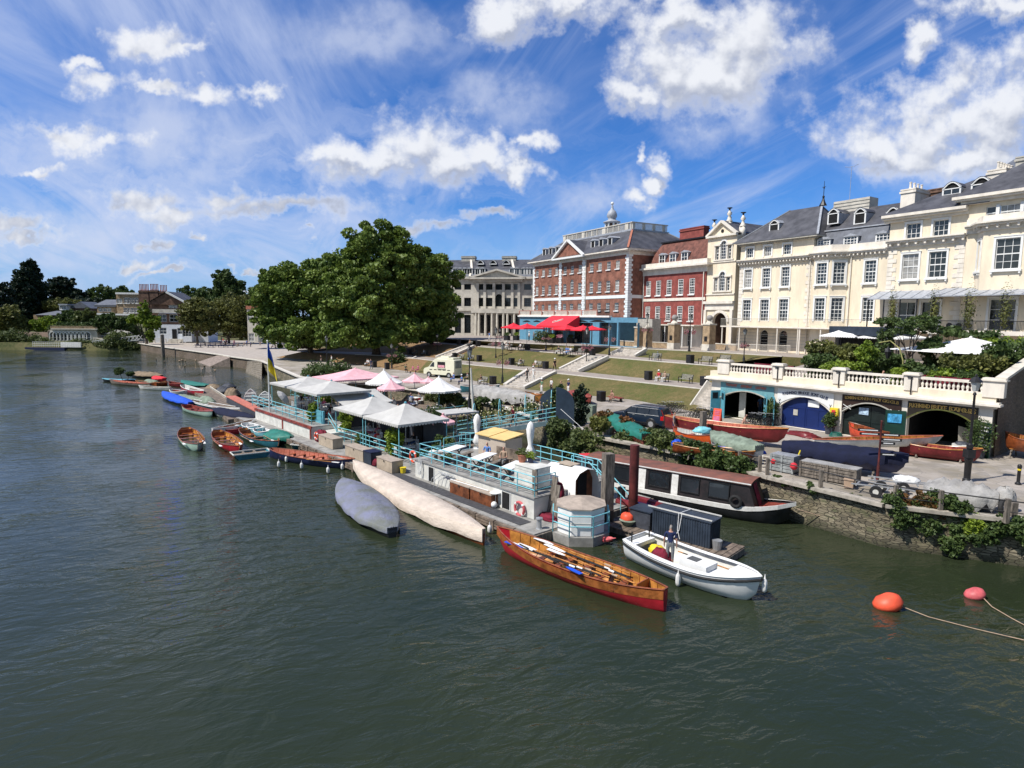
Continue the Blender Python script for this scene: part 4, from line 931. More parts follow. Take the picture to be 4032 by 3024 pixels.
q=b.mb();q.add([(0,.35,zm-.4),(L3,.35,zm-.4),(L3,1.4,zk),(0,1.4,zk)],[(0,1,2,3)]);b.part('mansard',q,M['slate2'])
q=b.mb();q.bar((0,1.35,zk),(L3,1.35,zk),.3,.14);b.part('flashing',q,M['lead'])
zrid=Z(400,595,5.);q=b.mb();q.add([(-1.5,1.4,zk),(L3,1.4,zk),(L3,5.5,zrid),(-1.5,5.5,zrid),(-1.5,10,zk),(L3,10,zk)],[(0,1,2,3),(3,2,5,4)]);q.add([(0,0,5.9),(0,10,5.9),(0,10,zk),(0,.3,zk-.3)],[(0,1,2,3)]);b.part('roof',q,M['slate'])
for x,y0_,y1_ in ((120,912,985),(400,880,972),(740,848,950)):
 b_s=S(x,930,.5);dormer(b,b_s,.45,Z(x,y1_,.4),1.75,Z(x,y0_,.4)-Z(x,y1_,.4),M['lead'],depth=1.2,cols=4,rows=3)
for x in (218,497,838): dormer(b,S(x,690,2.0),1.95,Z(x,750,2.0),1.45,1.35,M['slate'],depth=2.6,arch=.55,glass=M['dark'],cols=1,rows=1)
balcony(b,.05,L3-.3,2.5,ZBAL,4)
q=b.mb();q.tube([(f1+ct+.35,-.16,zcr),(f1+ct+.35,-.16,6)],.08,6);b.part('drainpipe',q,M['creamtrim'])
q=b.mb();q.box(S(210,560,5),S(580,600,5),5.2,7.2,zrid-.6,zrid+1.3)
PT=b.part('roof_plant_box',q,M['stonegrey']);k=b.mb()
for i in range(4): k.box(S(210,560,5)-.03,S(580,600,5)+.03,5.14,5.2,zrid-.3+i*.42,zrid-.2+i*.42)
b.part('louvre',k,M['tan'],PT)
q=b.mb();ax_=S(392,400,6.);az=Z(392,150,6.);q.tube([(ax_,6,zrid-.5),(ax_,6,az)],.03,5);q.tube([(ax_-.9,6,az+.1),(ax_-.3,6,az-.05),(ax_+.3,6,az-.05),(ax_+.9,6,az+.12)],.03,5);b.part('aerial',q,M['lead'])
# cream house with veranda and large bay (far right)
o3=(33.0+.52*(L4+L3),90.0-.854*(L4+L3))
b=Bl('cream_house','tall cream stucco house at right edge with grey veranda hood and big canted bay',o3,D4,5.9)
LQ=b.fp(3795,1100)[0];LE=LQ+17
zcr=Z(1500,895);zev=Z(1595,590,-.5)
bx0=b.fp(3870,1000,-1.6)[0];bx1=bx0+4.3;pts=[(0,0),(LQ,0),(LQ,-.25),(bx0-1.1,-.25),(bx0,-1.8),(bx1,-1.8),(bx1+1.5,-.25),(LE,-.25)]
wtop=[(S(x,800)-.75,Z(x,y1),1.5,Z(x,y0)-Z(x,y1)) for x,y0,y1 in ((1057,745,900),(1342,708,870))]
wmid=[(S(x,1200)-.85,Z(x,y1),1.7,Z(x,y0)-Z(x,y1)) for x,y0,y1 in ((1020,1065,1325),(1303,1038,1308))]
gd=[(S(985,1600)-.95,9.5,1.9,3.0),(S(1235,1600)-.95,9.5,1.9,3.0)]
w_=b.mb();b.wall(w_,(0,0),(LQ,0),5.9,zev,[(x,x+w,z,z+h,False) for x,z,w,h in wtop+wmid+gd])
bh=Z(1965,1225,-1.8),Z(1965,905,-1.8)
lo=(9.5,12.6)
segh={4:[((bx1-bx0)/2-1.,(bx1-bx0)/2+1.,bh[0],bh[1],False),((bx1-bx0)/2-1.1,(bx1-bx0)/2+1.1,lo[0],lo[1],False)],3:[(.5,1.4,bh[0],bh[1],False)],5:[(.45,1.7,bh[0],bh[1],False),(.4,1.8,lo[0],lo[1],False)]}
zcb=Z(1900,760,-1.8)
for i in range(1,7): b.wall(w_,pts[i],pts[i+1],5.9,zcb if i in(2,3,4,5,6) else zev,segh.get(i,()))
zev2=Z(1600,495,-.6)
ux=b.fp(*z5(2050,600),-.25)[0]
tw=(Z(2090,680,-.25),Z(2090,540,-.25))
b.wall(w_,(LQ,-.25),(LE,-.25),zcb,zev2,[(ux-LQ-1.9,ux-LQ+3.2,tw[0],tw[1],False)]);b.wall(w_,(LQ,3),(LQ,-.25),zev,zev2);b.wall(w_,(0,9),(0,0),5.9,zev)
b.part('wall',w_,M['cream'])
for i,(x,z,w,h) in enumerate(wtop+wmid+gd): b.win(x,z,w,h,3 if i<4 else 2,3 if i<2 else 4 if i<4 else 2,kind='arc' if i<2 else 'full' if i<4 else 'arc',fw=.07)
b.win((bx1-bx0)/2-1.,bh[0],2.,bh[1]-bh[0],3,4,kind='full',p=pts[4]);b.win((bx1-bx0)/2-1.1,lo[0],2.2,lo[1]-lo[0],2,3,kind='arc',p=pts[4])
b.win(.5,bh[0],.9,bh[1]-bh[0],2,4,kind='full',p=pts[3],a=math.atan2(-1.55,1.1));b.win(.45,bh[0],1.25,bh[1]-bh[0],3,4,kind='full',p=pts[5],a=math.atan2(1.55,1.5));b.win(.4,lo[0],1.4,lo[1]-lo[0],2,3,kind='arc',p=pts[5],a=math.atan2(1.55,1.5))
b.win(ux-1.9,tw[0],.9,tw[1]-tw[0],1,2,p=(0,-.25));b.win(ux-.7,tw[0],1.7,tw[1]-tw[0],3,2,p=(0,-.25));b.win(ux+1.3,tw[0],1.9,tw[1]-tw[0],3,2,p=(0,-.25))
q=b.mb();q.box(ux-1.0,ux-.7,-.42,-.2,tw[0]-.1,tw[1]+.1);q.box(ux+1.0,ux+1.3,-.42,-.2,tw[0]-.1,tw[1]+.1);b.part('mullion_piers',q,M['whitepaint'])
q=b.mb();b.corn(q,[(-.1,0),(LQ,0)],zcr,[(.15,-.5,0),(.6,0,.2),(.8,.2,.36)]);b.corn(q,pts[2:],zcb,[(.15,-.5,0),(.6,0,.2),(.85,.2,.36),(.2,.36,1.0)])
for i in range(9): x=.4+i*(LQ-.6)/8;q.box(x-.1,x+.1,-.55,-.14,zcr-.32,zcr)
for i in (3,4,5,6):
 p,e=Vector(pts[i]),Vector(pts[i+1]);n=max(1,int((e-p).length/.8));d=(e-p).normalized();nn=Vector((d.y,-d.x))
 for j in range(n):
  c=p+(e-p)*(j+.5)/n;q.bar((c.x+nn.x*.14,c.y+nn.y*.14,zcb-.15),(c.x+nn.x*.55,c.y+nn.y*.55,zcb-.15),.18,.3)
b.part('cornice',q,M['creamtrim'])
for x_,s_ in ((0,1),(LQ-.1,-1)): q=b.mb();quoins(q,x_,9.5,zcr-.5,s_,0,.6,1.,.5,.06);b.part('quoins',q,M['creamtrim'])
q=b.mb();b.corn(q,[(-.6,0),(LQ,0)],zev,[(.35,-.5,-.2),(.75,-.2,.0),(.95,.0,.3)]);b.corn(q,[(LQ-.3,.6),(LQ-.3,-.3),(LE,-.3)],zev2,[(.35,-.55,-.2),(.75,-.2,.0),(.95,.0,.3)]);b.part('eaves',q,M['creamtrim'])
zr2=Z(1700,215,7.)
q=b.mb();q.add([(-.9,-.9,zev+.3),(LQ+2,-.9,zev+.3),(LQ+2,6,zr2-.6),(7,6.,zr2-.6),(-.9,10,zev+.3)],[(0,1,2,3),(0,3,4)])
q.add([(LQ-.9,-1.2,zev2+.3),(LE,-1.2,zev2+.3),(LE,6.5,zev2+6.2),(LQ+6.5,6.5,zev2+6.2),(LQ-.9,6.5,zev2+.3)],[(0,1,2,3),(0,3,4)]);b.part('roof',q,M['slate'])
q=b.mb();q.add([(7,6,zr2-.6),(LQ+6,6,zr2-.6),(LQ+6,8.5,zr2+1.2),(8.5,8.5,zr2+1.2)],[(0,1,2,3)]);b.part('upper_roof',q,M['slate2'])
for x,y in ((1458,430),(1765,385)): dormer(b,S(x,y,2.4),2.3,Z(x,y+68,2.4),1.8,1.25,M['slate'],depth=3,arch=.65,cols=2,rows=2,cheek=M['creamtrim'])
xc=S(985,480,3.2);chimney(b,xc-.7,xc+.9,3.2,6.6,zev+.6,Z(985,395,3.2),M['creamtrim'],4,'y')
xc=S(1910,230,3.2);chimney(b,xc-.7,xc+.9,3.2,7.6,zev+2,Z(1910,190,3.2),M['creamtrim'],7,'y')
xc=b.fp(4022,640,5)[0];chimney(b,xc-.5,xc+1.3,5,9,zev2+2,b.fp(4022,620,5)[1],M['tan'],5,'y')
xc=S(1260,410,6);chimney(b,xc-.8,xc+1.6,6.5,7.5,zev+2,Z(1260,395,6.5),M['brickdark'],0)
vh=b.mb();zh0=Z(900,1527,-2.6);zh1=Z(900,1460,0)
for (xa_,xb_,o0,o1,dz) in ((-.6,LQ-1.5,-2.6,0,0),(LQ-1.5,LE,-4.2,-.2,.12)):
 n=int((xb_-xa_)/1.1);
 vh.sheet([(xa_+(xb_-xa_)*i/n,o0,zh0+dz) for i in range(n+1)],[(xa_+(xb_-xa_)*i/n,o1,zh1+dz+.1) for i in range(n+1)])
 vh.sheet([(xa_,o0,zh0-.1+dz),(xb_,o0,zh0-.1+dz)],[(xa_,o0,zh0+dz),(xb_,o0,zh0+dz)])
 for i in range(n+1): x=xa_+(xb_-xa_)*i/n;vh.bar((x,o0,zh0+dz+.03),(x,o1,zh1+dz+.13),.06,.05)
b.part('veranda_hood',vh,M['lead'])
q=b.mb();q.box(-.6,LQ-1,-2.6,-.01,ZBAL-.25,ZBAL);q.box(LQ-1,LE,-4.2,-.26,ZBAL-.3,ZBAL);q.box(LQ-1.1,LE,-4.35,-4.2,ZBAL-.38,ZBAL+.04);b.part('veranda_floor',q,M['creamtrim'])
for i in range(5): q=b.mb();x=-.5+i*(LQ-1)/4;q.box(x-.05,x+.05,-2.55,-2.45,5.9,zh0);b.part('veranda_post',q,M['iron'])
for i in range(6): q=b.mb();x=LQ-.9+i*3.;q.box(x-.05,x+.05,-4.15,-4.05,ZBAL,zh0+.1);b.part('veranda_post',q,M['iron'])
for i in range(6): q=b.mb();x=LQ-.9+i*3.;q.box(x-.14,x+.14,-4.15,-3.87,5.3,ZBAL-.3);b.part('column',q,M['creamtrim'])
q=b.mb()
for i in range(150): x=LQ-.9+i*.115;q.box(x,x+.02,-4.12,-4.1,ZBAL,ZBAL+.95)
for i in range(20): x=LQ-.5+i*.9;q.lathe([(.3,0),(.3,.02)],(0,0,0),10);q.v=q.v[:-20]+[(x+v[0],-4.13-v[2]*.5,ZBAL-b.zb+.5+v[1]) for v in q.v[-20:]]
q.box(LQ-1,LE,-4.15,-4.08,ZBAL+.95,ZBAL+1.02);b.part('iron_railing',q,M['iron'])
for x,s_ in ((LQ-.8,.5),(LQ+2.4,.6),(LQ+5.4,.6),(2.2,.4)):
 me=leafmesh('wisteria',np.random.default_rng(3).normal(size=(500,3))*np.array([s_*.5,.25,1.3])+np.array([x,-4.1 if x>3 else -2.5,11.4-5.9]),.2,M['leafo'],3);fin(bpy.data.objects.new('climbing_plant',me),b.root)
# grey pedimented building
b=Bl('stone_building','grey stone terrace building with broad pediment behind the big tree',(0,0),(1,0),5.9)
YB=150.;b.root.location=(0,YB,5.9)
zq=lambda x,y:(1700+x/2.212,750+y/2.212)
dG=Vector((.985,-.17,0)).normalized()
oG=AY(*zq(150,900),YB);b.o=Vector((oG.x,YB,0));b.d=dG;b.n=Vector((-dG.y,dG.x,0));b.root.location=(b.o.x,b.o.y,5.9);b.root.rotation_euler=(0,0,ang(dG))
def S(x,y=900,d=0.): return b.fp(*zq(x,y),d)[0]
def Z(x,y,d=0.): return b.fp(*zq(x,y),d)[1]
xl=S(-250);xr=S(880);pa,pb=S(378),S(775);zc_=Z(580,770)
zr1=(Z(585,865),Z(585,815));zr2_=(Z(585,1010),Z(585,935));zgr=(Z(600,1165),Z(600,1085))
wx=[S(x) for x in (30,130,228,312,428,501,585,666,737,835)]
hl=[]
for i,x in enumerate(wx):
 for zz_ in (zr1,zr2_): hl.append((x-.85,x+.85,zz_[0],zz_[1]+(.9 if i==6 and zz_ is zr2_ else 0),i==6 and zz_ is zr2_))
 hl.append((x-.8,x+.8,6.4,zgr[1],False))
w_=b.mb();b.wall(w_,(xl,0),(xr,0),5.9,zc_,[(h[0]-xl,h[1]-xl)+h[2:] for h in hl],.3);b.wall(w_,(xr,0),(xr,12),5.9,zc_);b.part('wall',w_,M['stonegrey'])
for h in hl: b.win(h[0],h[2],h[1]-h[0],h[3]-h[2],3,4,h[4] if len(h)>4 else False,fm=M['iron'],gm=M['glass'],kind=None,rec=.22)
q=b.mb();q.box(xl,xr+.1,-.6,.0,zc_,zc_+.5);q.box(pa-.5,pb+.5,-.7,-.0,zc_-.7,zc_-.02);zs_=Z(585,1040);q.box(xl,xr,-.3,.0,zs_-.3,zs_+.1);q.box(pa-.6,pb+.6,-1.7,-.02,zs_-.8,zs_+.3)
hw=(pb-pa)/2+1.2;cx2=(pa+pb)/2;zap=Z(590,690,-1)
q.bar((cx2-hw,-1.1,zc_+.1),(cx2+hw,-1.1,zc_+.1),.9,.4);q.bar((cx2-hw,-1.1,zc_+.2),(cx2,-1.1,zap),.9,.4);q.bar((cx2+hw,-1.1,zc_+.2),(cx2,-1.1,zap),.9,.4)
q.add([(cx2-hw,-.8,zc_),(cx2+hw,-.8,zc_),(cx2,-.8,zap)],[(0,1,2)])
for x in (400,462,542,625,702,760): s0=S(x);q.box(s0-.32,s0+.32,-.3,.0,zs_+.3,zc_-.9)
b.part('pediment',q,M['stonegrey'])
for x in (385,412,470,525,570,625,660,720): s0=S(x,1100,-1.4);q=b.mb();q.cyl((s0,-1.4,5.9),(s0,-1.4,zs_-.8),.32,.28,10);b.part('column',q,M['stonelt'])
zk=Z(500,690,2.);zrd=Z(500,597,6.)
q=b.mb();q.add([(xl,.2,zc_+.5),(xr,.2,zc_+.5),(xr,2.2,zk),(xl,2.2,zk)],[(0,1,2,3)]);b.part('mansard',q,M['slate2'])
q=b.mb();q.add([(xl,2.2,zk),(xr,2.2,zk),(xr,8,zrd),(xl,8,zrd),(xl,14,zk),(xr,14,zk)],[(0,1,2,3),(3,2,5,4)]);b.part('roof',q,M['slate'])
for x in (205,245,285,330,400,440,700,740,800,830,860): dormer(b,S(x,715,.9),.9,Z(x,735,.9),1.4,1.5,M['lead'],depth=2,cols=2,rows=1)
for x in (425,535,650): dormer(b,S(x,630,4.),3.9,Z(x,645,4.),1.8,.2,M['slate'],depth=3,arch=.8,cols=1,rows=1)
for x in (300,655):
 s0=S(x,590,7);chimney(b,s0-1.3,s0+2.2,7.2,9,zk,Z(x,575,7.),M['tan'],0)
 k=b.mb();k.bar((s0+2.6,.3,zc_+.6),(s0+2.6,2.2,zk+.2),.5,.3);k.bar((s0+2.6,2.2,zk+.2),(s0+1.,8,zrd+.2),.5,.3);b.part('party_wall',k,M['creamtrim'])
# boathouse with balustrade
b=Bl('boathouse','cream boathouse row with four arched bays, painted signs and balustraded terrace',(17.6,53.4),(.614,-.789),WZ)
LBH=20.1;TZ=5.35
zA_=lambda x,y:(2750+x/3.95,1380+y/3.95);zB_=lambda x,y:(3250+x/3.16,1380+y/3.16)
def SA(x,y=900): return b.fp(*zA_(x,y))[0]
def SB(x,y=900): return b.fp(*zB_(x,y))[0]
ztop=5.12
bays=[(SA(335),SA(1168),b.fp(*zA_(800,650))[1],.75),(SA(1275),SA(2040),b.fp(*zA_(1640,728))[1],.85),(SB(192),SB(935),b.fp(*zB_(520,660))[1],.85),(SB(1010),SB(1895),b.fp(*zB_(1430,745))[1],.8)]
w_=b.mb();b.wall(w_,(0,0),(LBH,0),WZ,ztop,[(a,c,WZ+.01,z,r) for a,c,z,r in bays],.45);b.wall(w_,(0,14),(0,0),WZ,ztop);b.wall(w_,(LBH,0),(LBH,14),WZ,ztop)
b.part('wall',w_,M['creamtrim'])
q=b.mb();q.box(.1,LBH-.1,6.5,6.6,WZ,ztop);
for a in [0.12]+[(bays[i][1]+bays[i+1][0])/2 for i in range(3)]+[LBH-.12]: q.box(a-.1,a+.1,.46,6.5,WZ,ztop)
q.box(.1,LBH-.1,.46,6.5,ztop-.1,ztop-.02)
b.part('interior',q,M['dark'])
q=b.mb();q.box(-.45,LBH+.45,-.5,.2,ztop,ztop+.14);q.box(-.35,LBH+.35,-.4,.2,ztop+.14,ztop+.24);q.box(-.2,LBH+.2,-.22,.3,ztop-.16,ztop);b.part('cornice',q,M['creamtrim'])
q=b.mb();q.box(-.12,LBH+.12,-.12,.5,ztop+.24,ztop+.72);b.part('plinth',q,M['cream'])
zbal=ztop+.72;ztp=zbal+.72
piers=[SA(375),SA(1215),SA(2148),SB(1035),SB(2060)];piers[2]=(SA(2148)+SB(155))/2
for i,x in enumerate(piers):
 wd=.42 if i not in(0,4) else .55
 q=b.mb();q.box(x-wd,x+wd,-.2,.34,zbal-.18,ztp+.12);q.box(x-wd-.1,x+wd+.1,-.3,.44,ztp+.12,ztp+.22);q.box(x-wd-.04,x+wd+.04,-.24,.38,ztp+.22,ztp+.3);P_=b.part('pier',q,M['creamtrim'])
 if 0<i<4: k=b.mb();k.bar((x+.05,-.26,ztp-.0),(x+.05,-.26,zbal-.6),.06);k.bar((x-.2,-.26,ztp),(x+.12,-.26,ztp),.07);b.part('lamp_bracket',k,M['iron'],P_)
q=b.mb();q.box(piers[0],piers[4],-.12,.24,ztp-.1,ztp+.06);q.box(piers[0],piers[4],-.08,.2,zbal,zbal+.07);b.part('handrail',q,M['creamtrim'])
q=MB();q.lathe([(.075,0),(.075,.04),(.045,.07),(.10,.2),(.10,.27),(.04,.42),(.04,.5),(.075,.53),(.075,.57)],(0,0,0),8);bm_=q.mesh('baluster',M['creamtrim'],2)
for i in range(4):
 x0,x1=piers[i]+.5,piers[i+1]-.5;n=14
 for k in range(n): o=fin(bpy.data.objects.new('baluster',bm_),b.root);o.location=(x0+(x1-x0)*(k+.5)/n,.06,zbal+.06-b.zb)
def panel(i,z1,m,inset=0.,name='sign_board',grow=0.):
 a,c,zt,r=bays[i];a-=grow;c+=grow;q=b.mb();zs=zt-r
 lowl=[(a,-.05,zs-grow*.6)]+[(a+(c-a)*k/12,-.05,zs+r*(1-(k/6-1)**2)+.02) for k in range(1,12)]+[(c,-.05,zs-grow*.6)]
 up=[(p[0],-.05,z1) for p in lowl];q.sheet(lowl,up);q.sheet([(p[0],.0,p[2]) for p in lowl],lowl);return b.part(name,q,m)
def arc(i,m,off=.05,w=.09,grow=0.,par=None):
 a,c,zt,r=bays[i];a-=grow;c+=grow;zs=zt-r;P=[Vector((a+(c-a)*k/12,-.08,zs+r*(1-(k/6-1)**2)+off)) for k in range(13)]
 q=b.mb();[q.bar(p,e,.08,w,(0,1,0)) for p,e in zip(P,P[1:])];return b.part('arch_trim',q,m,par)
TL=lambda x,z,rot=0.:Matrix.Translation((x,-.075,z-b.zb))@Matrix.Rotation(math.pi/2,4,'X')@Matrix.Rotation(rot,4,'Z')
m_t=mat('faded_turquoise_sign',(.16,.36,.40),.6,.1);m_k=mat('dark_brown_sign',(.03,.014,.010),.5,.1);m_g=mat('dark_green_sign',(.024,.018,.012),.5,.2);m_gold=mat('gold_lettering',(.80,.52,.14),.5,.1);m_rl=mat('orange_red_lettering',(.62,.16,.10),.6,.1)
def arctext(i,s,size,m,par,z,bend,x0=.12,x1=.88):
 a,c,zt,r=bays[i];n=len(s)
 for k,ch in enumerate(s):
  if ch==' ': continue
  t=x0+(x1-x0)*(k+.5)/n;u=2*t-1;text(ch,size,m,par,TL(a+(c-a)*t,z-bend*u*u,-bend*2*u*2/(c-a)),'lettering')
o=panel(0,ztop-.18,m_t);arc(0,M['tan'],par=o);rg=random.Random(12);a,c,zt,r=bays[0]
for f0,f1 in ((.12,.33),(.40,.61),(.68,.85)):
 q=b.mb();x=a+(c-a)*f0
 while x<a+(c-a)*f1:
  h=rg.uniform(.18,.25);z1=ztop-.26;q.bar((x,-.08,z1-h),(x+rg.uniform(-.03,.03),-.08,z1),.045,.02,(0,1,0))
  if rg.random()<.8: zz_=z1-h*rg.choice([.05,.5,.95]);q.bar((x,-.082,zz_),(x+.12,-.082,zz_),.04,.02,(0,1,0))
  x+=.115
 b.part('worn_lettering',q,m_rl,o)
o=panel(1,ztop-.22,M['whitepaint'],grow=.28);arctext(1,'RICHMOND BRIDGE BOAT CLUB',.31,M['cnavy'],o,ztop-.42,.28,.04,.96)
for u in (-.02,1.02):
 a,c,zt,r=bays[1];text('V',.28,M['cnavy'],o,TL(a+(c-a)*u,zt-r+.42),'emblem');text('x',.3,M['cnavy'],o,TL(a+(c-a)*u,zt-r+.24),'emblem')
o=panel(2,ztop-.2,m_k);arc(2,M['tan'],par=o);arctext(2,'LONDON CORNISH PILOT GIG CLUB',.31,m_gold,o,ztop-.36,.08,.05,.95)
for u in (.1,.9):
 a,c,zt,r=bays[2];k=b.mb();x_=a+(c-a)*u;z_=zt-r+.47;k.bar((x_-.28,-.09,z_-.16),(x_+.28,-.09,z_+.16),.05,.03);k.bar((x_-.28,-.085,z_+.16),(x_+.28,-.085,z_-.16),.05,.03);b.part('crossed_oars_emblem',k,M['whitepaint'],o)
o=panel(3,ztop-.2,m_g);arc(3,M['leafo'],par=o);arctext(3,'RICHMOND BRIDGE BOATHOUSES',.40,m_gold,o,ztop-.45,.04,.03,.97)
def doorleaf(x0,x1,y0,y1,z0,z1,m,name='door',par=None):
 q=b.mb();q.bar(((x0),(y0),(z0+z1)/2),(x1,y1,(z0+z1)/2),.06,z1-z0);return b.part(name,q,m,par)
a,c,zt,r=bays[1]
q=b.mb();mid=(a+c)/2
for s0,s1 in ((a,mid-.015),(mid+.015,c)):
 P=[(s0,.3,WZ)]+[(s0+(s1-s0)*k/6,.3,zt-r+r*(1-((2*(s0+(s1-s0)*k/6-a)/(c-a))-1)**2)) for k in range(7)]+[(s1,.3,WZ)]
 q=b.mb();q.ext(P,(0,.06,0));o=b.part('door',q,mat('royal_blue_door',(.006,.020,.115),.45,.08,1.5));k=b.mb()
 for f_ in (.02,.5,.95): k.box(s0+(s1-s0)*f_-.04,s0+(s1-s0)*f_+.04,.275,.3,WZ+.1,zt-r)
 k.box(s0,s1,.272,.3,zt-r-.1,zt-r);k.box(s0,s1,.272,.3,WZ+.05,WZ+.17);b.part('door_frame',k,MATS['royal_blue_door'],o)
 if s0==a: k=b.mb();k.box(s1-.95,s1-.6,.24,.28,WZ+.95,WZ+1.4);b.part('notice',k,M['tan'],o)
 else: k=b.mb();k.box(s0+.15,s0+1.0,.24,.28,WZ+1.75,WZ+2.25);b.part('notice',k,M['whitepaint'],o)
a,c,zt,r=bays[2]
for s0,s1,m_ in ((a,a+1.9,M['navybox']),(a+1.93,c-.6,M['navybox'])):
 P=[(s0,.3,WZ)]+[(s0+(s1-s0)*k/6,.3,zt-r-.2+r*(1-((2*(s0+(s1-s0)*k/6-a)/(c-a))-1)**2)) for k in range(7)]+[(s1,.3,WZ)]
 q=b.mb();q.ext(P,(0,.06,0));o=b.part('door',q,mat('black_green_door',(.014,.022,.02),.4,.15,1.5));k=b.mb()
 for z_ in (WZ+.1,WZ+1.1,WZ+1.9): k.box(s0+.05,s1-.05,.27,.3,z_,z_+.08)
 b.part('door_frame',k,MATS['black_green_door'],o)
q=b.mb();q.box(a+1.1,a+1.75,.24,.28,WZ+1.65,WZ+2.15);b.part('poster',q,mat('pale_blue_poster',(.45,.6,.75),.5,.3,6))
m_dg=mat('dark_green_door',(.012,.05,.036),.4,.12,2)
a4,c4=bays[3][:2]
o=doorleaf(a4-.05,a4-1.15,-.05,-.55,WZ,WZ+2.3,m_dg,'open_door');q=b.mb();q.bar((a4-.25,-.2,WZ+1.75),(a4-1.0,-.55,WZ+1.75),.05,.6);b.part('poster',q,mat('blue_poster',(.08,.4,.72),.4,.3,5),o)
o=doorleaf(c4+.05,c4+.9,-.1,-.7,WZ,WZ+2.2,m_dg,'open_door');q=b.mb()
for k in range(6): q.bar((c4+.25,-.32,WZ+.8+k*.22),(c4+.75,-.68,WZ+.8+k*.22),.04,.1)
b.part('price_board_lettering',q,M['cwhite'],o)
a1,c1_=bays[0][:2]
m_td=M['aqua2']
for x0,x1,y1 in ((a1-.02,a1-.35,-.9),(a1+.1,a1+.9,-.75),(c1_-.8,c1_-.1,-.9),(c1_-.1,c1_+.45,-.75)):
 o=doorleaf(x0,x1,-.03,y1,WZ,WZ+2.3,m_td,'open_door');q=b.mb();q.bar((x0+(x1-x0)*.2,-.03+(y1)*.2-.04,WZ+1.85),(x0+(x1-x0)*.8,y1*.8-.04,WZ+1.85),.04,.55);b.part('pane',q,M['glass'],o)
q=b.mb();q.box(a1+1.2,a1+1.7,1.,1.05,WZ,WZ+2.2);q.box(a1+1.75,a1+1.85,.9,1.,WZ,WZ+2.3);b.part('inner_board',q,M['offwhite'])
x_=(bays[1][1]+bays[2][0])/2
q=b.mb();q.box(x_-.3,x_+.28,-.28,-.01,WZ+1.35,WZ+1.95);o=b.part('defibrillator_cabinet',q,M['yellow']);q=b.mb();q.box(x_-.14,x_+.12,-.31,-.28,WZ+1.45,WZ+1.8);b.part('window',q,M['cred'],o)
BO=b.o;BD=b.d;BN=b.n
bl_=lambda s,y,z:Vector((BO.x+BD.x*s+BN.x*y,BO.y+BD.y*s+BN.y*y,z))
q=MB();pp=[bl_(-.0,0,TZ),bl_(LBH,0,TZ),bl_(LBH,26,TZ),bl_(LBH-4,34,TZ),bl_(-6,34,TZ),bl_(0,12,TZ)];q.add([tuple(p) for p in pp],[tuple(range(6))]);struct('garden_terrace',q,M['path'])
q=MB();q.sheet([tuple(bl_(-.0,0,WZ)),tuple(bl_(0,12,WZ)),tuple(bl_(-6,34,WZ))],[tuple(bl_(0,0,TZ)),tuple(bl_(0,12,TZ)),tuple(bl_(-6,34,TZ))]);struct('terrace_side',q,M['lawn'])
p0=bl_(LBH+.25,-.0,WZ);p1=bl_(LBH+.25,14,WZ)
root=thing('brick_retaining_wall','tall dark brick retaining wall with pale sloping coping beside the boathouse','wall',p0)
q=MB();dv=p1-p0;q.add([(0,0,-.1),tuple(dv-Vector((0,0,.1))),(dv.x,dv.y,7.2),(0,0,4.9),(.3,.24,-.1),tuple(dv+Vector((.3,.24,-.1))),(dv.x+.3,dv.y+.24,7.2),(.3,.24,4.9)],[(0,1,2,3),(4,7,6,5),(3,2,6,7)]);q.build('wall_face',M['brickwall'],root)
q=MB();q.bar((-.05,-.05,4.95),(dv.x,dv.y,7.25),.6,.16);q.build('coping',M['stonelt'],root)
flight('stone_steps',G(2722,1606,WZ),G(2800,1626,WZ),bl_(-2.6,3.4,4.3),bl_(-.4,4.6,4.3),10,'narrow stone stair rising along the left end of the boathouse',True,.3)
# vegetation
def lobes(lst,Y,bz,sh=1.):
 "crown lobes from photo ellipses (px,py,rx,ry[,dY]) at distance Y, relative to base"
 out=[]
 for e in lst:
  y=Y+(e[4] if len(e)>4 else 0);p=AY(e[0],e[1],y);k=y/F
  out.append((p.x,y,p.z,e[2]*k*sh,(e[2]+e[3])/2*k*.85*sh,e[3]*k*sh))
 return out
def ptree(name,label,bx,Y,bz,lst,m,**kw):
 L_=lobes(lst,Y,bz,kw.pop('sh',1.));p=AY(bx,1300,Y);return tree(name,label,(p.x,Y,bz),[(a-p.x,q-Y,z-bz,x,y,w) for a,q,z,x,y,w in L_],m,**kw)
ptree('plane_tree','tall broad plane tree, highest crown in the middle of the clump',1480,113,3.2,[(1480,1010,140,130),(1430,1180,170,150,-3),(1600,1120,110,160,1),(1340,1060,80,100),(1560,950,80,70),(1390,1325,150,60,-6),(1560,1300,120,80,-4),(1480,1330,120,45,-2)],M['leaf'],leaf=.62,nsub=360,per=230,sh=.9,seed=3,tr=.8,srad=(.10,.29),fill=.22,flat=.65)
ptree('plane_tree','wide low plane tree at the left of the clump, over the quay',1220,118,2.,[(1180,1160,170,130),(1060,1230,85,110,-2),(1110,1120,90,90,1),(1280,1120,120,120,2),(1230,1315,190,62,-4),(1080,1310,90,55,-4),(1160,1330,120,40,2),(1330,1240,110,110,-3)],M['leaf'],leaf=.60,nsub=360,per=220,sh=.9,seed=5,tr=.6,srad=(.10,.29),fill=.22,flat=.65)
ptree('plane_tree','plane tree at the right of the clump, beside the grey stone building',1700,122,4.,[(1710,1120,100,130),(1650,1030,70,60),(1740,1230,85,95,-3),(1640,1220,90,100,-2),(1690,1300,100,60,-4),(1620,1320,90,40,-2)],M['leaf'],leaf=.6,nsub=210,per=210,sh=.9,seed=8,tr=.5,srad=(.12,.32),fill=.22,flat=.65)
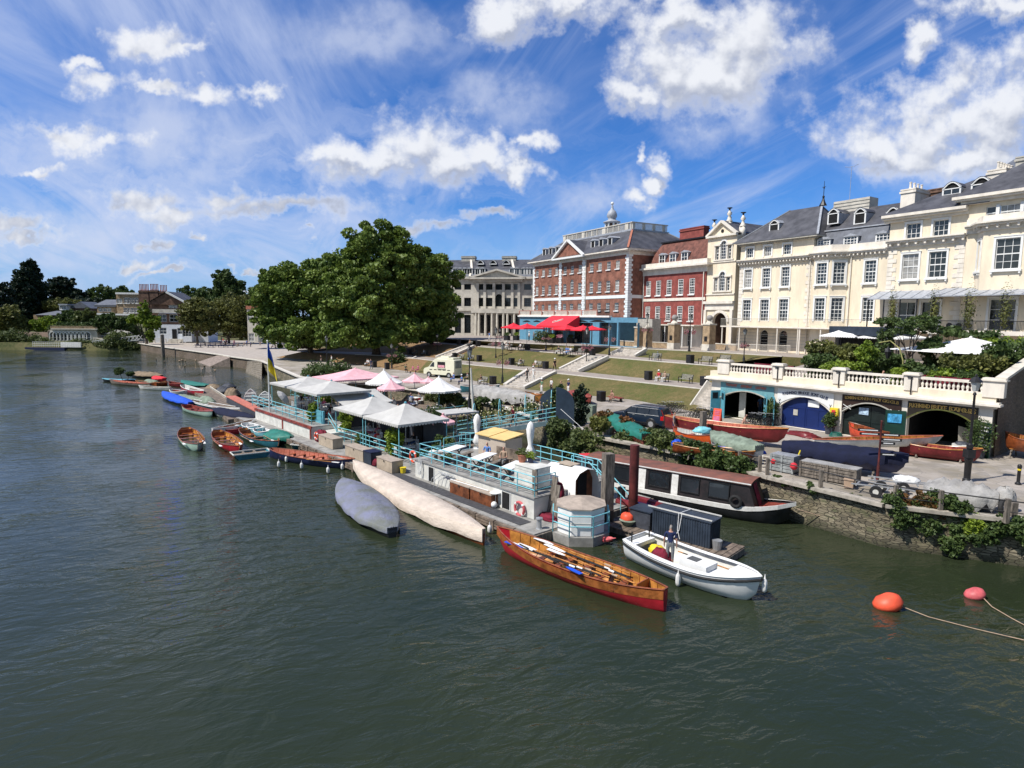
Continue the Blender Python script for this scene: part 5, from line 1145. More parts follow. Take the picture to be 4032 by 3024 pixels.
FT=[('conifer','tall dark conical conifer rising above the far bank',115,215,2,[(115,1080,35,55),(112,1140,55,70),(108,1210,62,70),(118,1040,16,25),(108,1260,50,40)],M['leafd'],dict(leaf=1.1,nsub=200,per=60,seed=11)),
('cedar_tree','wide flat-topped dark cedar right of the conifer',235,235,2,[(215,1140,70,45),(250,1115,50,22),(270,1170,60,45),(200,1210,60,50),(290,1215,50,40)],M['leafd'],dict(leaf=1.,nsub=170,per=60,seed=12,flat=.4)),
('tree','dark tree cut by the left edge of the photo',10,200,2,[(5,1170,40,60),(20,1240,50,60),(-10,1290,60,40)],M['leafd'],dict(leaf=.9,nsub=120,per=50,seed=13)),
('tree','olive green tree below the tall conifer at left edge',45,190,2,[(40,1255,50,50),(20,1290,50,35),(75,1290,40,30)],M['leafo'],dict(leaf=.7,nsub=110,per=50,seed=14)),
('tree','rounded tree on the skyline left of the pale mansion',395,262,6,[(395,1160,45,35),(365,1175,30,30),(340,1200,60,40)],M['leafm'],dict(leaf=1.1,nsub=100,per=45,seed=15)),
('tree','rounded skyline tree just behind the pale mansion roof',470,270,6,[(475,1155,42,28),(445,1170,30,30),(450,1200,60,40)],M['leafm'],dict(leaf=1.1,nsub=90,per=45,seed=16)),
('tree','round skyline tree behind the gabled pub roof',740,262,6,[(740,1165,45,35),(770,1180,40,40),(730,1200,60,30)],M['leafm'],dict(leaf=1.1,nsub=90,per=45,seed=17)),
('tree','broad skyline tree right of the pub roof',810,255,6,[(810,1160,42,28),(835,1185,40,35),(800,1210,60,30)],M['leafm'],dict(leaf=1.,nsub=90,per=45,seed=18)),
('tree','tall rounded tree standing highest right of the pub',895,205,2,[(885,1110,45,48),(900,1160,50,50),(925,1140,35,45),(895,1200,60,40)],M['leafm'],dict(leaf=.85,nsub=170,per=60,seed=19)),
('tree','light green willow-like tree in front of the tall rounded tree',900,178,2,[(830,1240,60,60),(910,1230,60,70),(960,1240,40,75),(800,1290,50,35),(930,1300,60,35),(985,1260,40,60),(1000,1310,40,30)],M['leafo'],dict(leaf=.6,nsub=300,per=60,seed=20)),
('tree','small pub-side tree with dark leaning trunk',775,166,2,[(750,1230,45,45),(790,1220,50,50),(740,1275,35,25),(800,1275,45,25)],M['leafo'],dict(leaf=.55,nsub=150,per=50,seed=21)),
('tree','dark trees mass behind the left garden houses',330,228,2,[(330,1205,70,35),(290,1230,70,35),(370,1225,50,30)],M['leafd'],dict(leaf=.9,nsub=120,per=50,seed=22,flat=.5)),
('palm_like_tree','bushy green garden tree before the left houses',270,196,2,[(275,1245,38,25),(300,1265,35,25),(250,1260,30,25)],M['leafm'],dict(leaf=.6,nsub=80,per=45,seed=23)),
('tree','pale green olive tree beside the arcade',345,190,2,[(340,1245,35,30),(330,1270,40,22)],M['scrub'],dict(leaf=.6,nsub=80,per=45,seed=24)),
('tree','low green garden tree above the left end of the arcade',185,192,2,[(180,1275,50,30),(220,1280,45,22),(150,1290,35,20)],M['leafy'],dict(leaf=.6,nsub=90,per=45,seed=25)),
('tree','flat-topped yellowish hedge tree behind the left houses',230,215,2,[(200,1195,35,14),(250,1190,55,14),(230,1210,60,16)],M['leafo'],dict(leaf=.7,nsub=90,per=45,seed=26)),
('climber_tree','bright green creeper-covered tree against the pub corner',575,168,2,[(570,1240,16,50),(545,1258,40,18),(600,1275,30,35),(575,1205,9,22),(590,1320,14,30),(525,1262,25,12)],M['leafy'],dict(leaf=.5,nsub=160,per=45,seed=27)),
('garden_tree','dark green garden trees in front of the pale mansion',450,176,2,[(420,1255,45,20),(470,1270,50,22),(400,1270,40,18),(500,1285,40,20)],M['leafm'],dict(leaf=.55,nsub=140,per=45,seed=28))]
FT+=[('tree','dark green trees filling the gap between the pub and the narrow stone lodge',965,215,2,[(960,1200,50,50),(1010,1190,45,60),(930,1230,50,45),(1040,1240,40,60),(985,1270,60,50)],M['leafm'],dict(leaf=.8,nsub=170,per=55,seed=29)),
('hedge','long green garden hedge line above the arcade roof',370,186,2,[(250,1290,60,18),(340,1290,60,20),(420,1292,60,20),(500,1300,60,22),(545,1318,30,22)],M['leafm'],dict(leaf=.6,nsub=150,per=50,seed=30))]
for i,(n_,l_,bx,Y,bz,ls,m_,kw) in enumerate(FT): ptree(n_,l_,bx,Y,bz,ls,m_,group='trees on the far bank',tr=.35,**kw)
def pbush(label,lst,Y,bz,m,name='shrub',cat='shrub',**kw):
 L_=lobes(lst,Y,bz);x=sum(l[0] for l in L_)/len(L_);return bush(name,label,(x,Y,bz),[(a-x,q-Y,z-bz,p,r_,w) for a,q,z,p,r_,w in L_],m,cat=cat,**kw)
pbush('big grey-green willow bush overhanging the far quay wall',[(465,1340,48,34),(425,1358,45,24),(505,1362,45,24),(540,1368,30,16)],173,0.1,M['scrub'],leaf=.45,nsub=160,per=50,seed=31)
pbush('low brown-green bushes along the far bank by the pontoon',[(330,1358,55,22),(385,1362,45,20),(290,1360,35,18),(355,1372,50,12)],173,.1,M['scrub'],leaf=.4,nsub=110,per=45,seed=32)
pbush('grassy green scrub on the far left bank',[(40,1330,60,30),(100,1338,50,28),(0,1345,60,28),(165,1348,50,20),(60,1362,70,14),(140,1366,50,12)],175,.3,M['scrub'],leaf=.45,nsub=240,per=50,seed=33)
pbush('dark green floating planter bush at the far boats',[(470,1462,20,14),(510,1472,14,12)],90.5,.1,M['leafm'],leaf=.16,nsub=60,per=40,seed=34)
# far bank buildings
zl=lambda x,y:(x/2.212,950+y/2.212)
def block(b,x0,x1,ya,yb,m,dep,name='wall',y=0.,wins=(),gm=None,wm='whitepaint',kind=None,cols=2,rws=2,arch=False):
 s0,zt=b.fp(*zl(x0,ya),y);s1,_=b.fp(*zl(x1,ya),y);zb_=b.fp(*zl((x0+x1)/2,yb),y)[1];hl=[]
 for (xs,w,t,bt) in wins:
  z1=b.fp(*zl(x0,t),y)[1];z0=b.fp(*zl(x0,bt),y)[1]
  for x in xs: c=b.fp(*zl(x,(t+bt)/2),y)[0]-s0;hl.append((c-w/2,c+w/2,z0,z1,arch))
 q=b.mb();b.wall(q,(s0,y),(s1,y),zb_,zt,hl);q.add([(s1,y,zb_),(s1,y+dep,zb_),(s1,y+dep,zt),(s1,y,zt),(s0,y,zb_),(s0,y+dep,zb_),(s0,y+dep,zt),(s0,y,zt)],[(0,1,2,3),(4,7,6,5),(3,2,6,7)])
 o=b.part(name,q,m)
 for h in hl: b.win(s0+h[0],h[2],h[1]-h[0],h[3]-h[2],cols,rws,arch,fw=.12,kind=kind,p=(0,y),gm=gm,fm=M[wm])
 return s0,s1,zb_,zt
def bld(name,label,x,Y,d=(1,0)):
 p=AY(*zl(x,800),Y);return Bl(name,label,(p.x,Y),d,WZ)
b=bld('pub','riverside pub, white ground floor under dark brick storeys, with black windows',1340,180,(.99,.12))
block(b,1340,1660,725,885,mat('white_blue_render',(.72,.76,.82),.7,.05),10,wins=[((1420,1575),2.0,752,808)],gm=M['glass'])
block(b,1660,1810,765,880,MATS['white_blue_render'],8,y=.5)
block(b,1590,1665,745,875,MATS['white_blue_render'],2,name='bay_window',y=-1.6,wins=[((1627,),2.6,760,830)],cols=3,rws=3)
q=b.mb();s0=b.fp(*zl(1500,800))[0];s1=b.fp(*zl(1540,800))[0];q.box(s0,s1,-.1,.1,WZ+.9,b.fp(*zl(1500,765))[1]);b.part('door',q,M['dark'])
q=b.mb();s0=b.fp(*zl(1480,800))[0];s1=b.fp(*zl(1590,800))[0]
for i in range(4): q.box(s0,s1,-2.4+i*.5,-.1,WZ,WZ+.25*(i+1))
b.part('entrance_steps',q,M['stonegrey'])
block(b,1290,1690,625,724,M['brickdark'],9,y=.6,wins=[((1413,1512),2.4,635,700)],cols=2,rws=2)
block(b,1320,1590,548,625,M['brickdark'],9,y=.9,wins=[((1505,),2.4,553,580)],gm=M['glass'])
block(b,1325,1690,590,625,M['stonegrey'],.6,name='sign_balcony',y=-.3)
q=b.mb();s0,zc_=b.fp(*zl(1280,550),1.);s1=b.fp(*zl(1660,550),1.)[0];zt=b.fp(*zl(1470,450),5)[1];xm=b.fp(*zl(1460,450),1.)[0]
q.add([(s0,.4,zc_),(s1,.4,zc_),(xm,.4,zt)],[(0,1,2)]);b.part('gable',q,M['brickdark'])
q=b.mb();q.add([(s0-.4,0,zc_),(xm,0,zt+.3),(xm,12,zt+.3),(s0-.4,12,zc_)],[(0,1,2,3)]);q.add([(s1+.4,0,zc_),(xm,0,zt+.3),(xm,12,zt+.3),(s1+.4,12,zc_)],[(0,1,2,3)]);b.part('roof',q,M['slate'])
q=b.mb();q.bar((xm,-.1,zt+.1),(s1+.4,-.1,zc_-.1),.4,.5);b.part('bargeboard',q,M['whitepaint'])
for x0,x1,ya,n in ((1205,1290,432,7),(1300,1375,430,6),(1385,1450,440,5)):
 s0,z1=b.fp(*zl(x0,ya),5);s1=b.fp(*zl(x1,ya),5)[0];chimney(b,s0,s1,5,6.2,zc_-1,z1,M['brickdark'],n,pm=M['terra'],ph=1.9)
b=bld('mansion','pale brown brick riverside mansion with white parapet and two rows of windows',1005,186,(.99,.1))
block(b,1010,1070,462,645,M['brickyel'],9,y=.5,wins=[((1040,),1.6,500,540)],kind='sill')
block(b,1080,1250,455,645,M['brickyel'],9,y=0.,wins=[((1095,1125,1153,1185,1217,1240),1.3,490,540),((1095,1125,1153,1185,1217,1240),1.3,578,622)],gm=M['glassl'],kind='sill')
block(b,1003,1258,445,462,M['whitepaint'],9.4,name='parapet',y=-.3)
block(b,1000,1150,630,645,M['whitepaint'],1,name='balcony',y=-1.)
block(b,1030,1140,655,690,M['whitepaint'],1,name='conservatory',y=-4,wins=[((1050,1075,1100,1125),1.6,662,685)])
b=bld('villa','low hipped-roof villa wing left of the pale mansion, with bow balcony',835,190,(1,.1))
block(b,845,1010,565,665,M['brickyel'],8,wins=[((875,912,950),1.2,580,612),((875,912,950),1.2,640,660)])
q=b.mb();s0,z0=b.fp(*zl(832,562));s1=b.fp(*zl(1020,562))[0];z1=b.fp(*zl(930,508),5)[1];q.box(s0,s1,-.8,9,z0-.3,z0+.3);hip(q,s0,s1,-.8,9,z0+.3,(s0+s1)/2-2,(s0+s1)/2+5,4,4.2,z1);b.part('roof',q,M['slate2'])
block(b,842,985,625,640,M['whitepaint'],1.,name='balcony',y=-1.2)
b=bld('garden_house','low slate-roofed garden house with small white lookout turret',290,200,(1,.05))
block(b,290,345,640,705,M['brickyel'],8);block(b,345,520,640,700,M['brickdark'],8,y=1)
q=b.mb();s0,z0=b.fp(*zl(310,642));s1=b.fp(*zl(520,642))[0];z1=b.fp(*zl(400,605),4)[1];hip(q,s0,s1,-.6,9,z0,s0+4,s1-1,4,4.2,z1);b.part('roof',q,M['slate2'])
block(b,515,575,555,600,M['whitepaint'],3,name='turret',y=2,wins=[((530,548,564),.8,562,590)]);block(b,505,585,545,556,M['lead'],4,name='turret_roof',y=1.5)
b=bld('gabled_house','dark brick house with two overlapping slate gables behind garden shrubs',610,205,(1,.05))
block(b,620,790,580,640,M['brickdark'],8)
q=b.mb();s0,z0=b.fp(*zl(600,582));s1=b.fp(*zl(800,582))[0];sm,z1=b.fp(*zl(705,525));q.add([(s0,-.5,z0),(s1,-.5,z0),(sm,-.5,z1),(s0,8,z0),(s1,8,z0),(sm,8,z1)],[(0,1,2),(0,2,5,3),(2,1,4,5)]);b.part('roof',q,M['slate2'])
b=bld('arcade','long stone arcade with round arches and roof balustrade facing the river',440,182,(.98,.16))
hx=[462,492,523,555,585,620,655,690,725,762]
block(b,442,845,770,872,M['stonegrey'],6,wins=[(hx,1.7,790,862)],gm=M['glass'],arch=True,kind='arc',cols=1,rws=2)
block(b,440,847,758,770,M['stonelt'],6,name='cornice',y=-.4);q=b.mb();s0,z0=b.fp(*zl(442,757));s1,z1=b.fp(*zl(845,757));zt_=b.fp(*zl(640,738))[1];q.box(s0,s1,-.1,.1,zt_-.2,zt_)
for i in range(70): x=s0+(s1-s0)*i/69;q.box(x-.1,x+.1,-.06,.06,z0-.1,zt_-.2)
b.part('roof_balustrade',q,M['brickyel'])
b=bld('marquee_pavilion','white arched garden pavilion between the arcade and the pub',945,182)
block(b,945,1108,800,870,M['whitepaint'],5,wins=[((965,1000,1040,1080),1.6,815,862)],gm=M['dark'],cols=1,rws=1);q=b.mb();s0,z0=b.fp(*zl(940,800));s1=b.fp(*zl(1112,800))[0];sm,z1=b.fp(*zl(1040,762));q.add([(s0,-.3,z0),(s1,-.3,z0),(sm,-.3,z1),(s0,5,z0),(s1,5,z0),(sm,5,z1)],[(0,1,2),(0,2,5,3),(2,1,4,5)]);b.part('roof',q,M['offwhite'])
b=bld('garden_wall','white-rendered terrace wall under the pavilion and pub garden',845,180)
block(b,845,1340,842,872,M['stonelt'],.4)
b=bld('boundary_wall','long pale brick garden wall at the far left bank',105,186)
block(b,105,440,790,835,mat('pinkish_wall',(.42,.30,.24),.9,.15),.5)
b=bld('lodge','tall narrow stone lodge half hidden by the left plane tree',2150,150,(1,0))
block(b,2150,2240,590,880,M['stonelt'],6,wins=[((2180,),1.4,620,690),((2190,),1.4,800,870)],gm=M['glassl']);block(b,2140,2250,560,592,M['terra'],6.4,name='roof',y=-.3)
r=MB();a,c=G(545,1349,WZ),G(720,1352,WZ);o=a
for i in range(9): p=a.lerp(c,i/8)-o;r.box(p.x-.1,p.x+.1,p.y-.1,p.y+.1,0,1.3)
for z in (.55,1.2): r.bar(Vector((0,0,z)),c-o+Vector((0,0,z)),.1)
t=thing('road_railing','grey rail fence along the quay in front of the pub','railing',o);r.build('rails',M['stonegrey'],t)
for i,(px,yb,yt,z0,lab) in enumerate(((643,1405,1318,0,'tall dark timber pile standing in the water off the pub quay'),(267,1367,1308,0,'timber pile at the right end of the far pontoon'),(197,1368,1303,0,'timber pile in the middle of the far pontoon'))):
 p=G(px,yb,z0);zt=AY(px,yt,p.y).z;q=MB();q.cyl((0,0,-1.5),(0,0,zt),.35 if i else .42,None,8);q.cyl((0,0,zt),(0,0,zt+.15),.3,.1,8);o=one('mooring_pile',q,M['woodpile'],lab,'pile','timber piles off the far bank');o.location=p
p=G(98,1378,0);p2=G(272,1378,0);t=thing('landing_pontoon','dark landing pontoon with white rails and gangway at the far left bank','pontoon',p);Lx=(p2-p).length
q=MB();q.box(0,Lx,0,4,-.2,.75);q.build('hull',M['navyhull'],t);q=MB();q.box(.1,Lx-.1,.1,3.9,.75,.8);q.build('deck',M['deckwood'],t)
q=MB()
for i in range(22): x=2+i*.6;q.box(x-.03,x+.03,.3,.36,.8,2.3)
for z in (1.3,1.8,2.25): q.bar((2,.33,z),(15,.33,z),.08)
q.build('rail',M['whitepaint'],t)
q=MB();q.bar((9.5,1,1.5),(15.,1,1.5),.4,1.4);q.build('ticket_hut',M['whitepaint'],t)
q=MB()
for y in (3,4.5):
 q.bar((16,y,1.0),(29,y,2.9),.12);q.bar((16,y,2.4),(29,y,4.1),.12)
 for i in range(12): x=16+i*1.18;zz=1+i*.17;q.bar((x,y,zz),(x+1.1,y,zz+1.5),.07);q.bar((x+1.1,y,zz+.1),(x,y,zz+1.4),.07)
q.build('gangway',M['whitepaint'],t)
# people
TO=(M['skin'],M['cwhite'],M['cblack'],M['hairb'],M['cblack'])
def skin_body(name,J,E_,fingers=False):
 "one continuous skinned body; J: name->(pos,radius)"
 idx={k:i for i,k in enumerate(J)};me=bpy.data.meshes.new(name)
 me.from_pydata([J[k][0] for k in J],[(idx[a],idx[c]) for a,c in E_],[])
 o=bpy.data.objects.new(name,me);C.objects.link(o)
 md=o.modifiers.new('s','SKIN');md.use_smooth_shade=True
 for k in J:
  d=me.skin_vertices[0].data[idx[k]];r=J[k][1];d.radius=(r,r*(J[k][2] if len(J[k])>2 else 1));d.use_root=(k=='pel')
 o.modifiers.new('u','SUBSURF').levels=1
 dg=bpy.context.evaluated_depsgraph_get();m2=bpy.data.meshes.new_from_object(o.evaluated_get(dg));bpy.data.objects.remove(o)
 m2.name='body';m2.materials.clear()
 for x in TO: m2.materials.append(x)
 ks=list(J);pts=np.array([J[k][0] for k in ks])
 reg={'pel':2,'hipL':2,'hipR':2,'kneL':2,'kneR':2,'ankL':4,'ankR':4,'toeL':4,'toeR':4,'wai':1,'che':1,'nec':0,'hed':0,'top':3,'bak':3,'shL':1,'shR':1,'eaL':1,'eaR':1,'elL':0,'elR':0,'wrL':0,'wrR':0,'haL':0,'haR':0,'nos':0}
 segs=[(np.array(J[a][0]),np.array(J[c][0]),a,c) for a,c in E_]
 for p in m2.polygons:
  c=np.array(p.center);best=(9,'pel')
  for a,b_,ka,kb in segs:
   d=b_-a;t=min(1,max(0,(c-a)@d/max(1e-9,d@d)));dd=np.linalg.norm(c-a-d*t)
   if dd<best[0]: best=(dd,ka if t<.5 else kb)
  p.material_index=reg.get(best[1],0)
 return m2
def pose(kind):
 sit=kind.startswith('sit')
 z=.50 if sit else .95;pz=lambda x,y,h:(x,y,h)
 lean={'bend':-.38,'sit':-.02,'sitlean':-.2,'stand':0,'walk':-.03}.get(kind,0)
 J={};J['pel']=((0,0,z),.13,.85);J['wai']=((0,lean*.4,z+.17),.115,.8);J['che']=((0,lean*.85,z+.38*(1 if abs(lean)<.3 else .82)),.135,.75)
 cz=J['che'][0][2];cy=lean*.85
 J['nec']=((0,cy+lean*.25-.0,cz+.17*(1 if abs(lean)<.3 else .6)),.05);nz=J['nec'][0][2];ny=J['nec'][0][1]
 J['hed']=((0,ny-.03+lean*.12,nz+.12),.082,1.);J['top']=((0,ny+.0+lean*.12,nz+.215),.078,1.05);J['bak']=((0,ny+.055+lean*.1,nz+.13),.06);J['nos']=((0,ny-.125+lean*.12,nz+.10),.014)
 for s,k in((-1,'L'),(1,'R')):
  J['sh'+k]=((s*.17,cy*1.05,cz+.08),.06);
  if kind=='bend': J['ea'+k]=((s*.23,cy-.05,cz-.12),.048);J['el'+k]=((s*.25,cy-.10,cz-.24),.042);J['wr'+k]=((s*.20,cy-.2,cz-.42),.032);J['ha'+k]=((s*.18,cy-.24,cz-.50),.033)
  elif sit: J['ea'+k]=((s*.22,cy-.03,cz-.08),.045);J['el'+k]=((s*.23,cy-.06,cz-.20),.04);J['wr'+k]=((s*.13,cy-.26,cz-.24),.03);J['ha'+k]=((s*.08,cy-.34,cz-.22),.033)
  else: sw=(.14*s if kind=='walk' else 0);J['ea'+k]=((s*.22,cy+sw*.3,cz-.06),.047);J['el'+k]=((s*.235,cy+sw*.7,cz-.2),.041);J['wr'+k]=((s*.245,cy+sw-.06,cz-.44),.03);J['ha'+k]=((s*.24,cy+sw-.09,cz-.53),.034)
  J['hip'+k]=((s*.095,0,z-.06),.09)
  if sit: J['kne'+k]=((s*.12,-.42,z-.0),.065);J['ank'+k]=((s*.12,-.40,.09),.04);J['toe'+k]=((s*.13,-.55,.035),.035)
  else:
   st=(.22*s if kind=='walk' else 0.);J['kne'+k]=((s*.10,-st*.6-.02,.49),.062);J['ank'+k]=((s*.10,-st+(.05 if st<0 else 0),.09+(.05 if st<0 else 0)),.04);J['toe'+k]=((s*.11,-st-.14,.035+(.02 if st<0 else 0)),.034)
 E_=[('pel','wai'),('wai','che'),('che','nec'),('nec','hed'),('hed','top'),('hed','bak'),('hed','nos')]
 for k in 'LR': E_+=[('che','sh'+k),('sh'+k,'ea'+k),('ea'+k,'el'+k),('el'+k,'wr'+k),('wr'+k,'ha'+k),('pel','hip'+k),('hip'+k,'kne'+k),('kne'+k,'ank'+k),('ank'+k,'toe'+k)]
 fg=[]
 for s,k in((-1,'L'),(1,'R')):
  h=Vector(J['ha'+k][0]);w_=Vector(J['wr'+k][0]);d=(h-w_).normalized();side=Vector((0,1,0)) if not sit else Vector((1,0,0))
  side=(side-d*side.dot(d)).normalized();curl=d.cross(side)*(s)
  for i,(off,ln) in enumerate(((-.028,.062),(-.010,.075),(.009,.07),(.027,.055))):
   n1,n2='f%s%da'%(k,i),'f%s%db'%(k,i);J[n1]=(tuple(h+side*off+d*ln*.55),.0095);J[n2]=(tuple(h+side*off*1.1+d*ln+curl*.018),.0085);E_+=[('ha'+k,n1),(n1,n2)]
  J['t%sa'%k]=(tuple(h-side*.045-d*.01),.011);J['t%sb'%k]=(tuple(h-side*.06+d*.03),.010);E_+=[('ha'+k,'t%sa'%k),('t%sa'%k,'t%sb'%k)]
 return J,E_
BODY={k:skin_body(k,*pose(k)) for k in('stand','walk','sit','sitlean','bend')}
NP=[0]
def person(label,p,kind='stand',face=0.,top='cwhite',bot='cblack',hair='hairb',skin='skin',shoe='cblack',h=1.,hat=None,group=None,sleeve=False,extra=None,legs=None):
 o=bpy.data.objects.new('person',BODY[kind]);C.objects.link(o)
 for s,m in zip(o.material_slots,(skin,top,bot,hair,shoe)): s.link='OBJECT';s.material=M[m]
 o.location=p if not kind.startswith('sit') else (p[0],p[1],p[2]-.03)
 o.rotation_euler=(0,0,face);o.scale=(h,h,h);tag(o,label,'person',group)
 J=None
 if hat:
  J=pose(kind)[0];t=J['top'][0];q=MB();q.lathe([(.115,-.03),(.12,.0),(.10,.06),(.05,.095),(.002,.1)],t,10);q.lathe([(.17 if hat[1] else .12,-.035),(.17 if hat[1] else .12,-.028)],(t[0],t[1]-(.0 if hat[1] else .05),t[2]),12)
  q.build('hat',M[hat[0]],o,True)
 return o
def fdir(dx,dy): return math.atan2(dx,-dy)      # person faces local -y
RIV=fdir(-.85,-.52)
# street furniture
zg=lambda x,y:(1500+x/2.212,1250+y/2.212)
zm=lambda x,y:(2500+x/2.765,1200+y/2.765)
zp=lambda x,y:(1100+x/2.765,1250+y/2.765)
zn=lambda x,y:(1800+x/2.765,1200+y/2.765)
def mk_lamp(h,baskets,name='street_lamp',big=1.):
 t=thing(name,'x','street lamp');q=MB()
 q.lathe([(.19,0),(.19,.12),(.14,.2),(.15,.7),(.11,.8),(.085,1.0),(.06,1.1),(.05,h-.95),(.07,h-.93),(.04,h-.85)],(0,0,0),10);q.bar((-.28,0,h-1.25),(.28,0,h-1.25),.04);q.build('post',M['iron'],t,True)
 q=MB();q.lathe([(.12,h-.82),(.24,h-.32)],(0,0,0),6);q.build('glass',mat('lamp_glass',(.45,.47,.46),.1,.05),t)
 q=MB();q.lathe([(.30,h-.33),(.27,h-.27),(.12,h-.1),(.05,h-.06),(.06,h),(.02,h+.08)],(0,0,0),8)
 for i in range(6): a=i*math.pi/3;q.bar((.125*math.cos(a),.125*math.sin(a),h-.84),(.25*math.cos(a),.25*math.sin(a),h-.32),.025)
 q.build('lantern_top',M['iron'],t)
 if baskets:
  for s in(-1,1):
   q=MB();zb_=h*.56;q.tube([(0,0,zb_),(s*.3,0,zb_+.35),(s*.5,0,zb_+.25),(s*.5,0,zb_-.05)],.018,5);o=q.build('basket_bracket',M['iron'],t)
   rng=np.random.default_rng(4);me=leafmesh('flowers',blobs(rng,[(s*.5,0,zb_-.22,.34,.34,.26)],14,16,.3,(.3,.5)),.11,M['petal'],4);me.materials.append(M['leafm'])
   me.polygons.foreach_set('material_index',[1 if i%3==0 else 0 for i in range(len(me.polygons))]);fin(bpy.data.objects.new('flower_basket',me),o)
 return t
LAMPS=[]
LP=[((1058,580),(1058,215),1.9,1,'black lamp post with two flower baskets at the foot of the broad steps'),
((1788,462),(1792,75),3.2,1,'black lamp post with flower baskets on the right kerb of the middle steps'),
((1988,330),(1990,62),5.0,1,'lamp post with flower baskets by the upper steps near the blue restaurant corner'),
((1437,285),(1440,88),5.0,1,'lamp post with flower baskets standing in front of the red awning'),
((1000,385),(1000,85),3.2,1,'slim lamp post on the lawn path right of the cream van'),
((1035,250),(1035,95),5.0,1,'farther lamp post at the left end of the red parasols'),
((490,330),(490,140),3.2,1,'lamp post with pink baskets on the scorched lawn left of the cream van'),
((95,445),(95,228),1.9,1,'lamp post with pink baskets at the foot of the brown lawn left of the van')]
LW=[G(*zg(*a),z) for a,t_,z,b_,l in LP]
l0=mk_lamp(4.6,True);l0b=mk_lamp(4.6,False)
def place_lamp(p,label,top,base,bask=True,first=[True,True]):
 h=max(3.,AY(*top,p.y).z-p.z);src=l0 if bask else l0b;k=0 if bask else 1
 if first[k]: first[k]=False;src.location=p;src.scale=(1,1,h/4.6);src['label']=label;src['group']='lamp posts on the riverside terraces';return src
 r=dup(src,p,R.uniform(-.3,.9),label,'lamp posts on the riverside terraces');r.scale=(1,1,h/4.6);return r
for (a,t_,z,b_,l) in LP: p=G(*zg(*a),z);place_lamp(p,l,zg(*t_),None)
for a,t_,z,l,bk in (((590,505),(608,95),5.9,'lamp post with red flower baskets in front of the small red brick house',True),((125,478),(132,85),5.9,'lamp post with flower baskets between the two small brick gate piers',True),((1670,520),(1693,105),5.9,'lamp post with large flower baskets before the arched doors of the cream house',True),((1183,640),(1190,258),5.0,'lamp post beside the letting board, above the boathouse left end',True)):
 place_lamp(G(*zm(*a),z),l,zm(*t_),None,bk)
p=G(*zp(520,580),1.9);place_lamp(p,'dark lamp post on the promenade in front of the plane trees',zp(515,195),None,False)
p=G(1848,1612,1.9);place_lamp(p,'tall lamp post beside the raked mast, behind the floating restaurant',(1850,1360),None,False)
p=G(3806,1897,WZ);h=AY(3842,1478,p.y).z-WZ
t=thing('street_lamp','large black lamp post nearest the camera, in front of the boathouse sign','street lamp',p);q=MB()
q.lathe([(.2,-.02),(.2,.15),(.155,.2),(.165,1.1),(.2,1.15),(.2,1.25),(.11,1.35),(.10,1.75),(.15,1.8),(.15,2.0),(.07,2.08),(.055,h-1.05),(.09,h-1.0),(.05,h-.88)],(0,0,0),12);q.box(-.2,.2,-.2,.2,1.3,1.75);q.build('post',M['iron'],t,True)
q=MB();q.lathe([(.13,h-.82),(.25,h-.34)],(0,0,0),6);q.build('glass',MATS['lamp_glass'],t);q=MB();q.lathe([(.31,h-.35),(.27,h-.26),(.12,h-.1),(.05,h-.06),(.06,h),(.02,h+.08)],(0,0,0),8);q.build('lantern_top',M['iron'],t)
def mk_bench():
 t=thing('park_bench','x','bench');q=MB()
 for i in range(4): q.box(-.85,.85,-.42+i*.115,-.33+i*.115,.43,.46)
 q.build('seat',M['bench'],t);q=MB()
 for i in range(4): q.bar((-.85,.08+i*.035,.55+i*.115),(.85,.08+i*.035,.55+i*.115),.025,.085)
 q.build('backrest',M['bench'],t)
 for s in(-.8,.8):
  q=MB();q.bar((s,-.42,0),(s,-.40,.64),.06);q.bar((s,.05,0),(s,.04,.45),.06);q.bar((s,.04,.45),(s,.20,.95),.06);q.bar((s,-.45,.64),(s,.1,.66),.07,.04);q.bar((s,-.4,.42),(s,.05,.42),.05);q.build('arm_frame',M['iron'],t)
 return t
bench0=mk_bench();bin0=thing('litter_bin','x','bin');q=MB();q.box(-.36,.36,-.32,.32,.06,.98);q.box(-.32,.32,-.28,.28,0,.06);q.build('body',M['iron'],bin0);q=MB();q.box(-.39,.39,-.35,.35,.98,1.03);q.box(-.2,.2,-.34,-.325,.72,.9);q.build('lid',mat('worn_black_lid',(.03,.03,.032),.6),bin0)
fb=[True];
def bench(p,label,face=RIV):
 if fb[0]: fb[0]=False;bench0.location=p;bench0.rotation_euler=(0,0,face);tag(bench0,label,None,'benches on the grass terraces');return bench0
 return dup(bench0,p,face,label,'benches on the grass terraces')
fbin=[True]
def bin_(p,label,face=RIV):
 if fbin[0]: fbin[0]=False;bin0.location=p;bin0.rotation_euler=(0,0,face);tag(bin0,label,None,'black litter bins on the terraces');return bin0
 return dup(bin0,p,face,label,'black litter bins on the terraces')
